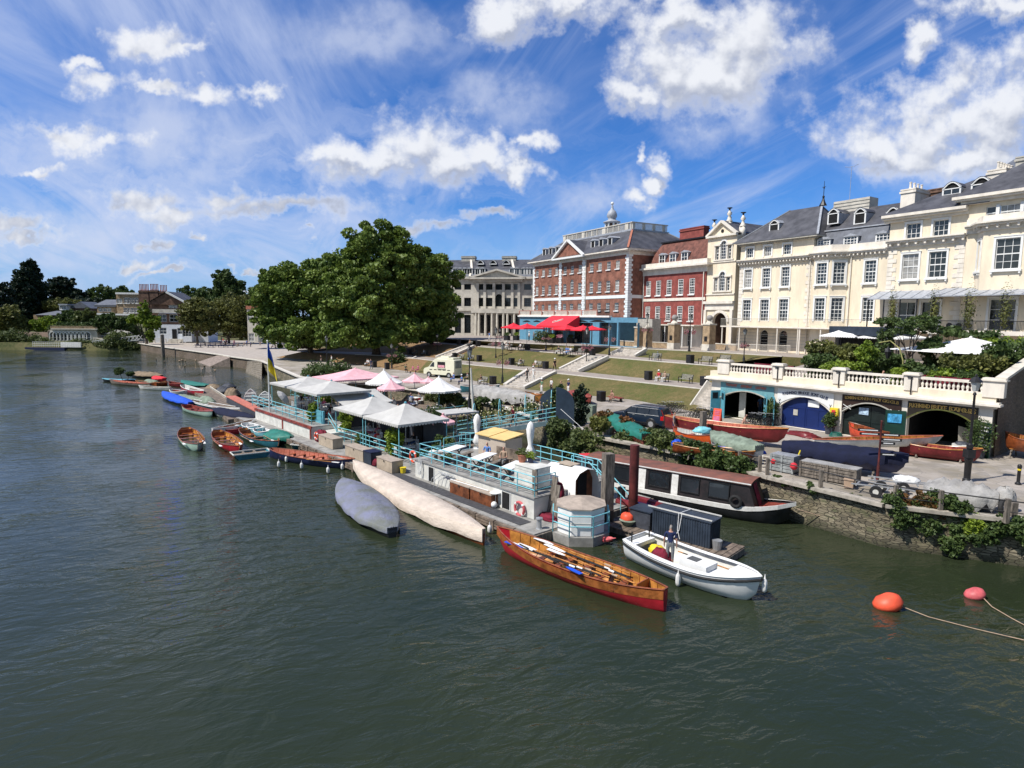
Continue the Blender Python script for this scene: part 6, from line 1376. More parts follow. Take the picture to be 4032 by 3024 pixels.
for (f,x,y,z,l) in ((zg,250,322,3.2,'black bin at the far left end of the lower path'),(zg,417,337,3.2,'black bin right of the bench behind the cream van'),(zg,644,361,3.2,'black bin beside the bench just right of the van roof'),(zg,856,384,3.2,'black bin right of the couple on the lower path'),(zg,1138,413,3.2,'black bin at the left of the two sunny benches on the lower path'),(zg,1433,446,3.2,'black bin near the person in black at the lower path'),(zg,1275,287,5.0,'black bin right of the group bench below the red parasols'),(zg,846,252,5.0,'black bin on the upper path near the stone plinth'),(zg,1840,332,5.0,'black bin right of the empty bench on the upper path'),(zg,678,237,5.0,'small black bin at the shady left end of the upper path'),(zg,975,582,1.9,'black bin at the promenade by the foot of the broad steps'),(zg,54,450,1.9,'black bin beside the lamp post under the brown lawn'),(zg,1917,729,1.9,'black bin on the promenade behind the dark car'),(zm,145,817,3.2,'black bin left of the couple in red and white'),(zm,755,882,3.2,'black bin at the right end of the lower path near the boathouse'),(zm,600,638,5.0,'black bin on the upper path left of the empty bench above the lawn'),(zp,1172,560,1.9,'black bin right of the people in white by the brown lawn'),(zp,1035,542,1.9,'black bin behind the couple in white by the brown lawn')):
 if l.startswith('black bin right of the people in white'): continue
 bin_(G(*f(x,y),z+.02),l)
SEAT=[(zg,300,328,3.2,'bench at the left on the lower path in tree shade'),(zg,378,333,3.2,'second bench from left on the lower path'),(zg,700,370,3.2,'bench with a person in white right of the van'),(zg,785,378,3.2,'bench beside the slim lamp post'),(zg,1215,423,3.2,'bench with a woman in black on the lower path'),(zg,1365,437,3.2,'bench with a person in white at the middle lower path'),(zg,1115,280,5.0,'bench with reclining people below the red parasols, left'),(zg,1215,285,5.0,'bench beside the bin below the red parasols'),(zg,1555,318,5.0,'crowded bench on the upper path'),(zg,1640,325,5.0,'bench with people in pale blue on the upper path'),(zg,1740,327,5.0,'empty bench left of a bin on the upper path'),(zg,775,250,5.0,'bench by the stone plinth at the upper left'),(zg,895,580,1.9,'dark bench on the promenade left of the steps'),(zm,305,835,3.2,'bench under the couple in red and white'),(zm,560,850,3.2,'empty weathered bench near the boathouse end of the lower path'),(zm,775,648,5.0,'empty bench on the upper path above the big lawn'),(zm,975,632,5.0,'partly hidden bench behind the balustrade corner plants'),(zm,230,608,5.0,'dark iron bench with bronze seated figure on the upper path'),(zp,975,530,1.9,'bench with people in white by the brown lawn')]
BP=[]
for (f,x,y,z,l) in SEAT: p=G(*f(x,y),z+.02);bench(p,l);BP.append(p)
D_=Vector((.52,-.85,0));N_=Vector((-.85,-.52,0))
def sitp(i,off,label,**k): 
 p=BP[i]+D_*off+N_*.12;p.z=BP[i].z;person(label,p,k.pop('kind','sit'),RIV,group='people sitting on the terrace benches',**k)
sitp(0,0,'person in brown sitting on the shaded left bench',top='ctan',bot='cgrey')
sitp(1,.1,'person in white shirt on the second bench from left',top='cwhite',bot='cgrey')
sitp(2,0,'person in white trousers on the bench right of the van',top='cgreen',bot='cwhite',kind='sitlean')
sitp(3,.1,'person in pale blue beside the slim lamp post',top='cgrey',bot='cblue')
sitp(4,.35,'woman in black top with long dark hair on a lower path bench',top='cblack',bot='cwhite')
sitp(5,-.35,'person in white top, bare legs, on the middle lower path bench',top='cwhite',bot='skin')
sitp(6,-.3,'person in white on the left bench under the red parasols',top='cwhite',bot='cwhite',kind='sitlean');sitp(6,.45,'person in dark clothes on the left bench under the parasols',top='cblack',bot='cgrey')
sitp(7,.2,'person in white shirt on the bench beside the bin',top='cwhite',bot='cblack')
sitp(8,0,'person with dark hair on the crowded bench, leftmost',top='cblack',bot='cwhite');sitp(9,-.5,'person in pale blue on the crowded bench, left',top='cblue',bot='cwhite');sitp(9,.0,'person in pale blue on the crowded bench, middle',top='cblue',bot='cblue');sitp(9,.5,'person in white on the crowded bench, right',top='cwhite',bot='cgrey')
sitp(11,.3,'person in tan sitting by the stone plinth',top='ctan',bot='cgrey')
sitp(12,-.1,'person with long dark hair leaning on the dark promenade bench',top='cblack',bot='cwhite',kind='sitlean')
sitp(13,-.55,'man in red shirt and white cap on the bench',top='cred',bot='cwhite',shoe='cwhite',hat=('cwhite',0));sitp(13,.4,'woman in white trousers beside the man in red',top='ctan',bot='cwhite',shoe='cwhite')
sitp(17,.4,'dark bronze figure seated on the iron bench',top='cgrey',bot='cgrey',skin='cgrey',hair='cgrey',shoe='cgrey')
sitp(18,-.4,'person in white sitting left on the bench by the brown lawn',top='cwhite',bot='cwhite');sitp(18,.3,'person in white shirt and dark trousers by the brown lawn',top='cwhite',bot='cblack')
def st(f,x,y,z,label,**k): return person(label,G(*f(x,y),z),k.pop('kind','stand'),k.pop('face',RIV),**k)
st(zg,1272,562,2.5,'person in black climbing the broad steps',kind='walk',face=fdir(.85,.5),top='cblack',bot='cblack')
st(zg,1328,548,2.6,'person in white with white hat on the broad steps',kind='walk',face=fdir(-.85,-.5),top='cwhite',bot='cwhite',hat=('cwhite',1),shoe='cwhite')
st(zg,1512,472,3.22,'person in black with white cap at the top of the broad steps',kind='walk',face=fdir(.5,-.8),top='cblack',bot='cblack',hat=('cwhite',0))
st(zg,945,205,5.92,'person in pale blue walking left of the red parasols',kind='walk',top='cblue',bot='cwhite')
st(zg,1290,205,5.92,'waiter in white hat by the restaurant planters',top='cwhite',bot='cblack',hat=('cwhite',1))
st(zg,1330,200,5.92,'person in pale shirt among the restaurant planters',top='cgrey',bot='cjean')
st(zg,1380,205,5.92,'person in white at the restaurant entrance',top='cwhite',bot='cblack')
st(zg,635,560,1.92,'person in blue sitting at the van rear, left',kind='sit',top='cblue',bot='cblue',h=1.)
st(zg,705,585,1.92,'person in pale blue shirt and white cap sitting behind the parasols',kind='sit',top='cblue',bot='cnavy',hat=('cwhite',0))
st(zg,755,560,1.92,'person in grey sitting near the dark bench',kind='sit',top='cgrey',bot='cblack')
st(zg,215,478,1.92,'person in pale green on a mobility scooter left of the van',kind='sit',face=fdir(.5,-.85),top='cgreen',bot='cblack')
st(zg,280,485,1.92,'person in pink sitting left of the cream van',kind='sit',top='cpink',bot='skin')
st(zg,325,478,1.92,'person in pink with dark hair beside the van front',kind='sit',top='cpink',bot='cpink')
st(zp,455,520,1.92,'cyclist in dark clothes at the far promenade, left of lamp',top='cblack',bot='cgrey')
st(zp,570,520,1.92,'cyclist in white shirt at the far promenade, right of lamp',top='cwhite',bot='cblack')
st(zp,1090,390,2.6,'person in pink dress in the tree shade on the brown bank',top='cpink',bot='cpink')
st(zp,1055,392,2.6,'person in dark clothes in the tree shade on the brown bank',top='cblack',bot='cblack')
st(zp,1000,570,1.92,'person in dark blue walking in front of the brown lawn bench',kind='walk',top='cnavy',bot='cjean')
st(zn,920,975,1.92,'person in pale shirt and cap behind the grey gate leaves, leftmost',top='cgreen',bot='cwhite',hat=('cwhite',0))
st(zn,1025,965,1.92,'person in white shirt with dark hair behind the gate leaves',top='cwhite',bot='cblack')
st(zn,1130,1000,1.92,'person in dark top in the gateway gap',top='cblack',bot='cblack')
st(zn,1210,985,1.92,'person in blue shirt and white cap right of the gate leaves',top='cnavy',bot='cwhite',hat=('cwhite',0))
st(zm,420,1425,1.92,'man in dark sweater standing by the maroon rowing boat',face=fdir(.8,-.4),top='cgrey',bot='cnavy')
st(zm,1360,1205,1.92,'person in pale shirt inside the turquoise-doored arch',face=fdir(0,-1),top='cblue',bot='cjean')
st(zn,1700,1060,1.9,'woman in pink bikini sunbathing on the reddish bench behind the car',kind='sitlean',face=RIV,top='skin',bot='skin')
gx=lambda s,y,z=TZ+.02:bl_(s,y,z)
person('diner in white cap at the garden table above the boathouse',gx(13.4,3.,TZ+.02),'sit',fdir(-.3,-1),top='cwhite',bot='cblack',hat=('cwhite',0))
person('diner in pale shirt at the garden table above the boathouse',gx(12.3,3.6,TZ+.02),'sit',fdir(.4,-.9),top='ctan',bot='cblack')
rng=random.Random(5);cols=['cwhite','cblue','cred','cblack','cgrey','cnavy','ctan','cpink']
for i in range(26):
 px=870+rng.random()*330;py=1345+rng.random()*22;p=G(px,py+ (10 if px>980 else 0),WZ+.01)
 person('person in %s top and %s trousers %s on the distant quay'%(cols[i%8][1:],cols[(i*3+2)%8][1:],'sitting' if i%3==0 else 'standing'),p,'stand' if i%3 else 'sit',rng.random()*6,top=cols[i%8],bot=cols[(i*3+2)%8],group='people on the distant quay')
tb0=thing('pub_table','dark blue outdoor table with seats on the distant quay','table',(0,0,0),0,'pub tables on the distant quay');q=MB();q.box(-.8,.8,-.4,.4,.7,.76);q.build('tabletop',M['cnavy'],tb0);q=MB();q.box(-.8,.8,-.85,-.6,.4,.45);q.box(-.8,.8,.6,.85,.4,.45);q.bar((-.6,-.8,0),(-.6,.8,0.02),.1);q.bar((.6,-.8,0),(.6,.8,0.02),.1);q.bar((-.6,0,0),(-.6,0,.7),.12);q.bar((.6,0,0),(.6,0,.7),.12);q.build('bench_frame',M['cnavy'],tb0)
for i in range(11):
 p=G(780+i*14+rng.random()*8,1368-(i%3)*5,WZ+.01)
 if i==0: tb0.location=p
 else: dup(tb0,p,rng.random())
# gate piers, garden walls, statue, restaurant terrace
def pier(px,pyb,w,h,label,ball):
 p=G(px,pyb,5.9);t=thing('gate_pier',label,'gate pier',p,ang((.5,-.86)));q=MB();q.box(-w/2,w/2,-w/2,w/2,0,h);q.build('shaft',M['brickyel'],t);q=MB();q.box(-w/2-.1,w/2+.1,-w/2-.1,w/2+.1,h,h+.2);q.box(-w/2-.06,w/2+.06,-w/2-.06,w/2+.06,0,.9 if ball else .25);q.lathe([(w*.45,h+.2),(w*.2,h+.6),(w*.15,h+.7)],(0,0,0),8);q.build('cap',M['stonelt'],t)
 if ball: q=MB();q.ball((0,0,h+1.0),w*.36,12,8);q.build('ball_finial',M['ballgrey'],t,2);q=MB();q.box(-w/2-.03,-w/2+.0,-.25,.25,1.4,2.1);q.box(-.25,.25,-w/2-.04,-w/2,1.3,2.0);q.build('menu_board',M['iron'],t)
pier(2514,1368,.95,3.,'smaller brick gate pier, left of the pair before the red brick house',False);pier(2549,1372,.95,3.,'smaller brick gate pier, right of the pair before the red brick house',False)
pier(2652,1374,1.25,3.6,'large brick gate pier with grey stone ball before the red brick house',True);pier(2789,1380,1.25,3.6,'large brick gate pier with stone ball beside the tall archway',True)
for (x0,y0,x1,y1,l) in ((2562,1368,2640,1372,'low yellow brick wall between the ball pier and small piers'),(2345,1355,2500,1366,'low yellow brick wall beside the blue restaurant'),(2810,1374,2900,1382,'low yellow brick wall right of the archway pier')):
 a,c=G(x0,y0,5.9),G(x1,y1,5.9);q=MB();q.bar((0,0,.4),c-a+Vector((0,0,.4)),.3,.8);t=thing('garden_wall',l,'wall',a);q.build('brickwork',M['brickyel'],t);q=MB();q.bar((0,0,.84),c-a+Vector((0,0,.84)),.4,.1);q.build('coping',M['stonelt'],t)
a,c=G(2860,1383,5.9),G(3110,1392,5.9);t=thing('iron_railing','low pale iron railing before the ground-floor doors of the cream house','railing',a);q=MB();n=60
for i in range(n): p=(c-a)*i/(n-1);q.bar(p,p+Vector((0,0,1.1)),.03)
q.bar((0,0,1.05),c-a+Vector((0,0,1.05)),.05);q.build('bars',M['creamtrim'],t)
p=G(*zm(1228,490),5.9);t=thing('letting_board','white letting board standing beside a lamp post','sign',p,.3);q=MB();q.box(-.8,.8,-.03,.03,.3,3.3);q.build('board',M['whitepaint'],t);q=MB();q.box(-.06,.06,.04,.12,0,3.2);q.build('post',M['woodpile'],t)
text('TO LET',.42,M['cjean'],t,Matrix.Translation((0,-.045,2.8))@Matrix.Rotation(math.pi/2,4,'X'));q=MB();[q.box(-.5,.5,-.04,-.031,1.9-k*.25,2.0-k*.25) for k in range(4)];q.build('small_print',M['cblue'],t)
def parasol(label,p,r,ze,za,m,n=8,name='parasol',scal=0.,pole=M['iron'],rz=0.,top=None,flat=False,group=None,ry=None):
 "n-sided canopy; square when n=4; ze/za eave and apex heights above p"
 t=thing(name,label,'parasol',p,rz,group);q=MB();ry=ry or r;rim=[]
 for i in range(n):
  a=2*math.pi*(i+.5)/n;k=1/math.cos(math.pi/n) if n==4 else 1.;rim.append(Vector((r*k*math.cos(a),ry*k*math.sin(a),ze)))
 for i in range(n):
  a,c=rim[i],rim[(i+1)%n];seg=4
  for j in range(seg):
   f0,f1=j/seg,(j+1)/seg;ap=Vector((0,0,za));sag=lambda f:-.06*(za-ze)*math.sin(math.pi*f)*2
   p0=a.lerp(ap,f0)+Vector((0,0,sag(f0)));p1=c.lerp(ap,f0)+Vector((0,0,sag(f0)));p2=c.lerp(ap,f1)+Vector((0,0,sag(f1)));p3=a.lerp(ap,f1)+Vector((0,0,sag(f1)))
   mid0=(p0+p1)/2-Vector((0,0,.05*(1-f0)));mid1=(p3+p2)/2-Vector((0,0,.05*(1-f1)))
   q.add([p0,mid0,mid1,p3],[(0,1,2,3)]);q.add([mid0,p1,p2,mid1],[(0,1,2,3)])
 q.build('canopy',m,t)
 if scal:
  q=MB()
  for i in range(n):
   a,c=rim[i],rim[(i+1)%n];k=max(2,int((c-a).length/.26));
   for j in range(k):
    p0=a.lerp(c,j/k);p1=a.lerp(c,(j+1)/k);d=Vector((0,0,-1));mm=(p0+p1)/2
    q.add([p0,p1,p1+d*scal*.5,p1.lerp(mm,.4)+d*scal,p0.lerp(mm,.4)+d*scal,p0+d*scal*.5],[(0,1,2,3,4,5)])
  q.build('scalloped_valance',m,t)
 q=MB();q.cyl((0,0,0),(0,0,za),.035,None,8);q.build('pole',pole,t)
 q=MB();[q.bar((0,0,za-.45),v+Vector((0,0,-.10)),.025) for v in rim];q.build('ribs',pole,t)
 q=MB();q.lathe([(.10,za-.02),(.09,za+.06),(.02,za+.1)],(0,0,0),8);q.build('top_cap',top or m,t)
 return t
RR=ang((.48,-.877))
for x0,x1,ya,yb,dY,l in ((625,800,1160,1205,3,'leftmost red parasol before the blue restaurant, partly hidden'),(710,950,1165,1212,0,'wide red parasol left of the red awning'),(1065,1290,1175,1220,-2,'red parasol under the right end of the awning'),(1195,1440,1180,1225,-3.5,'red parasol before the arched windows'),(1300,1495,1185,1222,-1,'rightmost red parasol before the restaurant')):
 Y=97+dY;pc=AY(*zq((x0+x1)/2,yb),Y);k=Y/F/2.212;r=(x1-x0)*k/2*.92;za=AY(*zq((x0+x1)/2,ya-6),Y).z-5.9;ze=AY(*zq((x0+x1)/2,yb-14),Y).z-5.9
 parasol(l,Vector((pc.x,Y,5.9)),r*.98,ze,za,M['red'],4,rz=RR+.1,pole=M['woodpile'],scal=.18,group='red parasols of the blue restaurant')
def planter(px,py,z,label,m_=None,f=zq,w=1.,h=.7,leafm='leafm'):
 p=G(*f(px,py),z);t=thing('planter',label,'planter',p,RR);q=MB();q.box(-w/2,w/2,-.3,.3,0,h);q.build('box',m_ or M['iron'],t)
 fin(bpy.data.objects.new('plant',leafmesh('plant',blobs(np.random.default_rng(2),[(0,0,h+.25,w*.5,.35,.35)],22,16,.4,(.3,.45)),.16,M[leafm],2)),t)
for i,x in enumerate((655,735,1045,1115,1210,1330,1060,1160)): planter(x,1330 if i>1 and i<6 else 1305,5.9,['dark planter with green plants at the far left of the terrace','second dark planter from left before the parasols','large planter with yellow-green plants below the awning','planter with white flowers below the awning','planter with round bush below the right parasols','planter with flowers near the two lamp posts','small planter behind the yellow-green one','small planter behind the white-flowered one'][i],w=1.6,h=.9,leafm=['leafm','leafy','leafy','petal','leafm','petal','leafm','leafo'][i])
def pb(f,x,y,z,rx,rz_,label,m,**kw):
 p=G(*f(x,y),z);return bush('shrub',label,p,[(0,0,rz_*.9,rx,rx*.8,rz_),(rx*.6,.2,rz_*.6,rx*.6,rx*.6,rz_*.6),(-rx*.6,-.1,rz_*.7,rx*.6,rx*.6,rz_*.6)],M[m],**kw)
pb(zq,960,1325,5.9,1.3,1.2,'grey-green olive shrub left of the awning entrance','scrub',leaf=.22,seed=41);pb(zq,1030,1320,5.9,1.1,1.,'rounded olive shrub right of the awning entrance','leafm',leaf=.22,seed=42)
pb(zg,145,415,2.2,1.3,1.3,'dark spiky shrub by the short steps in the brown lawn','leafm',leaf=.3,seed=43)
pb(zp,520,640,1.9,3.0,1.0,'dark hedge clump at the promenade edge behind the grey canopies','leafm',leaf=.3,seed=44,nsub=60)
p=G(*zq(300,1290),4.9);t=thing('monument','grey stone plinth with recumbent river statue left of the restaurant','monument',p,-.2);q=MB();q.box(-3.5,3.5,-1.2,1.2,0,1.6);q.box(-3,3,-1,1,1.6,2.3);q.box(-5.5,-3.5,-.6,.6,0,2.);q.build('plinth',M['stonegrey'],t)
J={'pel':((.3,0,2.6),.3),'wai':((-.1,0,2.9),.25),'che':((-.5,0,3.3),.3),'nec':((-.7,0,3.6),.12),'hed':((-.75,0,3.8),.2),'hipL':((.7,-.1,2.65),.22),'kneL':((1.3,-.2,2.9),.15),'ankL':((1.9,-.2,2.5),.1),'shL':((-.5,-.35,3.4),.13),'elL':((-.9,-.5,3.),.1),'wrL':((-1.2,-.4,2.6),.08),'hipR':((.7,.1,2.6),.2),'kneR':((1.4,.1,2.55),.15),'ankR':((2.1,.1,2.45),.1)}
sm_=skin_body('figure',J,[('pel','wai'),('wai','che'),('che','nec'),('nec','hed'),('pel','hipL'),('hipL','kneL'),('kneL','ankL'),('che','shL'),('shL','elL'),('elL','wrL'),('pel','hipR'),('hipR','kneR'),('kneR','ankR')]);sm_.materials.clear();sm_.materials.append(M['ballgrey']);sm_.polygons.foreach_set('material_index',[0]*len(sm_.polygons));fin(bpy.data.objects.new('reclining_figure',sm_),t)
# garden above the boathouse
for apx,apy,x0,x1,ye,Y,l in ((400,435,140,600,520,66,'white square parasol, left of two on the garden terrace'),(830,447,560,1120,540,62,'white square parasol, right of two on the garden terrace')):
 zz=lambda x,y:(3200+x/2.659,1150+y/2.659);c=AY(*zz((x0+x1)/2,ye),Y);ze=AY(*zz(apx,ye-8),Y).z-TZ;za=AY(*zz(apx,apy),Y).z-TZ;r=(x1-x0)/2.659*Y/F/2
 parasol(l,Vector((c.x,Y,TZ)),r*.85,ze+.55,za+.8,M['white_c'],4,rz=RR+.0,scal=.14,pole=M['iron'])
zz=lambda x,y:(3200+x/2.659,1150+y/2.659)
c=AY(*zz(1640,650),46);za=AY(*zz(1740,488),46).z-TZ+.1;ze=AY(*zz(1640,640),46).z-TZ+.15
t=parasol('very large white square garden marquee at the right of the terrace',Vector((c.x,46,TZ)),3.9,ze,za,M['white_c'],4,name='marquee',rz=RR-.15,pole=M['iron'])
for x,y in ((-3.8,-3.8),(3.8,-3.8),(-3.8,3.8),(3.8,3.8)): q=MB();q.bar((x,y,0),(x,y,ze),.09);q.build('corner_post',M['iron'],t)
q=MB();a=AY(*zz(297,380),68);c=AY(*zz(930,380),60);t=thing('canopy','flat dark awning box above the garden parasols','awning',(a.x,a.y,TZ));d=Vector((c.x-a.x,c.y-a.y,0));q.bar((0,0,3.9),d+Vector((0,0,3.9)),3.,.9);q.build('fascia',M['navybox'],t);q=MB();[q.bar(d*f,d*f+Vector((0,0,3.5)),.1) for f in (.02,.5,.98)];q.build('posts',M['iron'],t);q=MB();q.bar((0,0,1.7)+Vector((0,0,0)) if 0 else (0,1,1.7),d+Vector((0,1,1.7)),.1,3.3);q.build('back_wall',M['dark'],t)
GB_=[(90,590,1.2,.6,'leafo',5.5,'olive-green spreading shrub at the left of the garden'),(290,610,1.0,.4,'leafo',5.,'olive garden shrub left of the first white parasol'),(400,640,.9,.6,'leafo',4.5,'bright olive bush in front of the first parasol'),(560,680,.7,1.0,'leafy',4.,'bright green climbing plant between the parasols'),(60,720,1.1,.5,'leafm',3.,'dark green shrub behind the balustrade left bay'),(300,785,1.3,.3,'leafy',1.6,'yellow-green low plants just behind the balustrade'),(690,730,1.2,.45,'leafm',5.,'dark green bush behind the dining couple'),(850,690,.6,.4,'leafm',5.,'dark bush under the right parasol'),(1050,820,.7,.6,'leafm',2.5,'rounded blue-green bush left of the marquee post'),(930,850,.6,.35,'leafy',1.8,'small bright plants behind the balustrade middle'),(1230,850,1.2,.3,'leafm',2.,'leafy low plants in front of the marquee'),(1390,870,1.,.25,'leafy',1.5,'bright green ferns along the balustrade right bay'),(1560,740,1.2,.55,'leafo',3.,'bronze-green bush right of the marquee front'),(1790,750,1.5,.7,'leafo',3.,'olive and russet bush at the right end of the balustrade'),(1640,880,.8,.3,'leafm',1.4,'green shrub right behind the right balustrade'),(1960,640,.9,.8,'leafm',4.,'dark green bush against the brick retaining wall'),(2050,545,1.8,.5,'leafy',12.,'light green tree top behind the marquee'),(2190,660,1.2,.9,'leafm',7.,'dark green tree at the right edge beyond the marquee'),(1480,420,.9,.4,'leafm',14.,'green creeper by the veranda columns'),(1750,450,1.4,.25,'leafm',13.,'leafy shrubs below the veranda floor'),(780,310,1.,.3,'leafm',16.,'dark plant on the veranda rail left end'),(1250,560,.9,.7,'leafm',7.,'green bush between right parasol and marquee')]
for i,(x,y,rx,rz_,m_,yo,l) in enumerate(GB_):
 r=ray(*zz(x,y));k=r.x*BN.x+r.y*BN.y;tt=(BO.x*BN.x+BO.y*BN.y+yo)/k;P_=Vector((r.x*tt,r.y*tt,HC+r.z*tt));zc_=max(.2,P_.z-TZ)
 bush('shrub',l,(P_.x,P_.y,TZ),[(0,0,zc_,rx,rx*.8,rz_),(rx*.55,.1,zc_-.15,rx*.6,rx*.6,rz_*.8),(-rx*.55,-.1,zc_-.1,rx*.6,rx*.6,rz_*.8)]+([(0,0,zc_*.45,rx*.8,rx*.7,zc_*.45)] if zc_>rz_*1.3 else []),M[m_],leaf=.24,nsub=60,per=38,seed=60+i,group='garden shrubs above the boathouse')
def blt(x,y,yo):
 r=ray(*zz(x,y));k=r.x*BN.x+r.y*BN.y;tt=(BO.x*BN.x+BO.y*BN.y+yo)/k;return Vector((r.x*tt,r.y*tt,HC+r.z*tt))
p=blt(1000,640,6.);tree('garden_tree','slender multi-stem garden tree with flat green crown by the right parasol',(p.x,p.y,TZ),[(.2,0,blt(1060,330,6).z-TZ,1.5,1.2,.45),(-.6,0,blt(1000,410,6).z-TZ,1.1,1.,.35),(1.7,0,blt(1180,390,6).z-TZ,1.,.9,.35),(1.,0,blt(1060,270,6).z-TZ,1.,.9,.4)],M['leafm'],leaf=.22,nsub=60,per=36,seed=90,tr=.1,flat=.6)
for x,y,yo,l in ((400,760,2.2,'short palm trunk with pale fronds behind the balustrade middle'),(1495,800,2.2,'short dark palm trunk in front of the marquee')):
 p=blt(x,y,yo);h=1.3;t=thing('palm_tree',l,'palm',(p.x,p.y,TZ));q=MB();q.cyl((0,0,-.1),(0,0,h),.22,.16,8);q.build('trunk',M['bark'],t)
 pts=[]
 for k in range(14):
  a=k*2.4;[pts.append((math.cos(a)*s_*1.2,math.sin(a)*s_*1.2,h+.5*math.sin(s_*2.6)+R.uniform(-.05,.05))) for s_ in [i/14 for i in range(1,14)] for _ in (0,1)]
 fin(bpy.data.objects.new('fronds',leafmesh('fronds',pts,.2,M['leafy'],9)),t)
p=blt(940,800,2.);t=thing('garden_arch_lamp','creeper-clad metal arch with hanging black lantern','lamp',(p.x,p.y,TZ),RR);q=MB();h=blt(800,510,2.).z-TZ;q.tube([(0,0,0),(0,0,h*.6),(-.3,0,h*.85),(-1.,0,h),(-1.8,0,h*.95)],.04,6);q.build('arch',M['yellow'] if 0 else mat('mossy_yellow_arch',(.35,.33,.12),.8,.2),t);q=MB();q.lathe([(.12,h-1.3),(.26,h-.8),(.1,h-.55),(.02,h-.4)],(-1.1,0,0),6);q.tube([(-1.1,0,h-.4),(-1.1,0,h)],.012,4);q.build('lantern',M['iron'],t)
for s_,y_,l in ((9.,2.,'small white round table behind the balustrade left'),(17.2,4.5,'white table with settings under the marquee'),(12.9,2.6,'small dark table between the two diners'),(6.,1.6,'white garden chair shape left behind the balustrade')):
 t=thing('garden_table',l,'table',bl_(s_,y_,TZ),RR);q=MB();q.lathe([(.45,.70),(.45,.74)],(0,0,0),12);q.build('tabletop',M['whitepaint'],t);q=MB();q.cyl((0,0,0),(0,0,.7),.04,None,6);q.lathe([(.28,0),(.25,.03)],(0,0,0),10);q.build('leg',M['iron'],t)
for i,(s_,l) in enumerate(((2.3,'dark maroon fabric windbreak behind the second balustrade bay'),(11.,'black fabric windbreak behind the third balustrade bay'),(17.,'maroon fabric windbreak behind the right balustrade bay'))):
 t=thing('windbreak',l,'windbreak',bl_(s_+ (3 if i==0 else 0),.55,TZ),RR);q=MB();q.box(-1.9,1.9,0,.04,0,1.35);q.build('panel',[M['maroonbag'],M['cblack'],M['maroonbag']][i],t);q=MB();[q.box(x-.03,x+.03,-.03,.07,0,1.4) for x in (-1.9,0,1.9)];q.build('posts',M['iron'],t)
# floating restaurant (barge frame: a = away along the river, b = towards the bank)
OB=Vector((1.13,28.87,0));UB=Vector((-.664,.748,0));VB=Vector((.748,.664,0));RZ=math.atan2(-.748,.664)
def BP_(a,b,z=0.): p=OB+UB*a+VB*b;p.z=z;return p
def ba(p): d=Vector((p[0],p[1],0))-OB;return d.dot(UB),d.dot(VB)
def bt(name,label,cat,a=0,b=0,z=0.,group=None,rz=0.): return thing(name,label,cat,BP_(a,b,z),RZ+rz,group)
def rails(mb,path,hs,z0,post=1.5,r=.028,pr=.03):
 P=[Vector(p) for p in path]
 for h in hs: mb.tube([p+Vector((0,0,h)) for p in P],r,6)
 for a,c in zip(P,P[1:]):
  n=max(1,round((c-a).length/post))
  for i in range(n+1): p=a.lerp(c,i/n);mb.cyl(p,p+Vector((0,0,max(hs))),pr,None,6)
DKZ=.52
t=bt('floating_restaurant','long white and turquoise floating restaurant barge with railed decks','barge',0,0,0)
L2=lambda a,b,z:(-a,b,z)
q=MB();q.box(-40,1.6,-1.45,7.6,-.4,DKZ-.08);q.box(-52,-27,7.6,20,-.4,.45);q.box(-26.5,-11,7.6,9.4,-.4,.45);q.build('pontoon_hull',M['woodpile'],t)
q=MB();q.box(-40,1.5,-1.4,7.5,DKZ-.078,DKZ-.02);q.build('pontoon_deck',M['deck'],t)
q=MB();
for i in range(3): q.box(-40,1.55,-1.62+i*.0,-1.46,.1+i*.14,.2+i*.14)
for i in range(28): q.box(-39+i*1.45,-38.8+i*1.45,-1.66,-1.5,-.1,DKZ)
q.build('fender_boards',M['deckwood'],t)
q=MB();q.box(-15,.2,-1.1,-.35,DKZ-.018,DKZ+.004);q.build('deck_matting',M['deckmat'],t)
q=MB();q.box(-52,-27,7.6,20,.452,.52);q.box(-26.4,-11.1,7.7,9.3,.452,.5);q.build('dining_deck',M['deckwood'],t)
H1=1.58
q=MB();cw=Bl.__new__(Bl)
q.box(-10.6,.0,0,5.9,DKZ-.02,H1-.04);q.build('deckhouse_wall',M['offwhite'],t)
for a0,a1,l in ((8.55,9.1,0),(1.75,2.35,0)):
 q=MB();q.box(-a1,-a0,-.02,.0,DKZ+.02,H1-.2);o=q.build('doorway',M['dark'],t);k=MB();k.box(-a1-.05,-a1,-.04,.0,DKZ,H1-.15);k.box(-a0,-a0+.05,-.04,.0,DKZ,H1-.15);k.build('frame',M['whitepaint'],o)
q=MB();q.box(-10.8,.08,-.08,5.98,H1-.04,H1+.02);q.build('sun_deck',M['deck'],t)
q=MB();rails(q,[(-10.2,1.6,H1),(-10.2,.08,H1),(-.05,.08,H1),(-.05,1.5,H1)],(.35,.68,1.02),H1,1.25);q.build('railing',M['aqua'],t)
q=MB();rails(q,[(-6.,5.4,H1),(-.6,5.4,H1)],(.3,.66,1.0),H1,.9);q.tube([(-.6,5.4,H1+1.0),(1.6,5.6,.9),(1.6,5.6,.2)],.03,6);q.tube([(-.6,4.6,H1+1.0),(1.6,4.7,1.2),(1.6,4.7,.2)],.03,6);q.tube([(-.6,5.4,H1+.5),(1.6,5.6,.4)],.03,6)
rails(q,[(-2.6,5.45,H1),(-1.,5.45,H1)],(.12,.86),H1,.8);q.build('railing',M['aqua'],t)
mr=lambda px,py,z:(lambda w_:(-w_[0],w_[1],z))(ba(G(px,py,z)))
q=MB();P=[(-11.9,1.25,DKZ),(-14.5,1.3,DKZ),(-21.8,1.4,DKZ),(-23.9,1.25,DKZ)];rails(q,P,(.36,.70,1.02),DKZ,1.35)
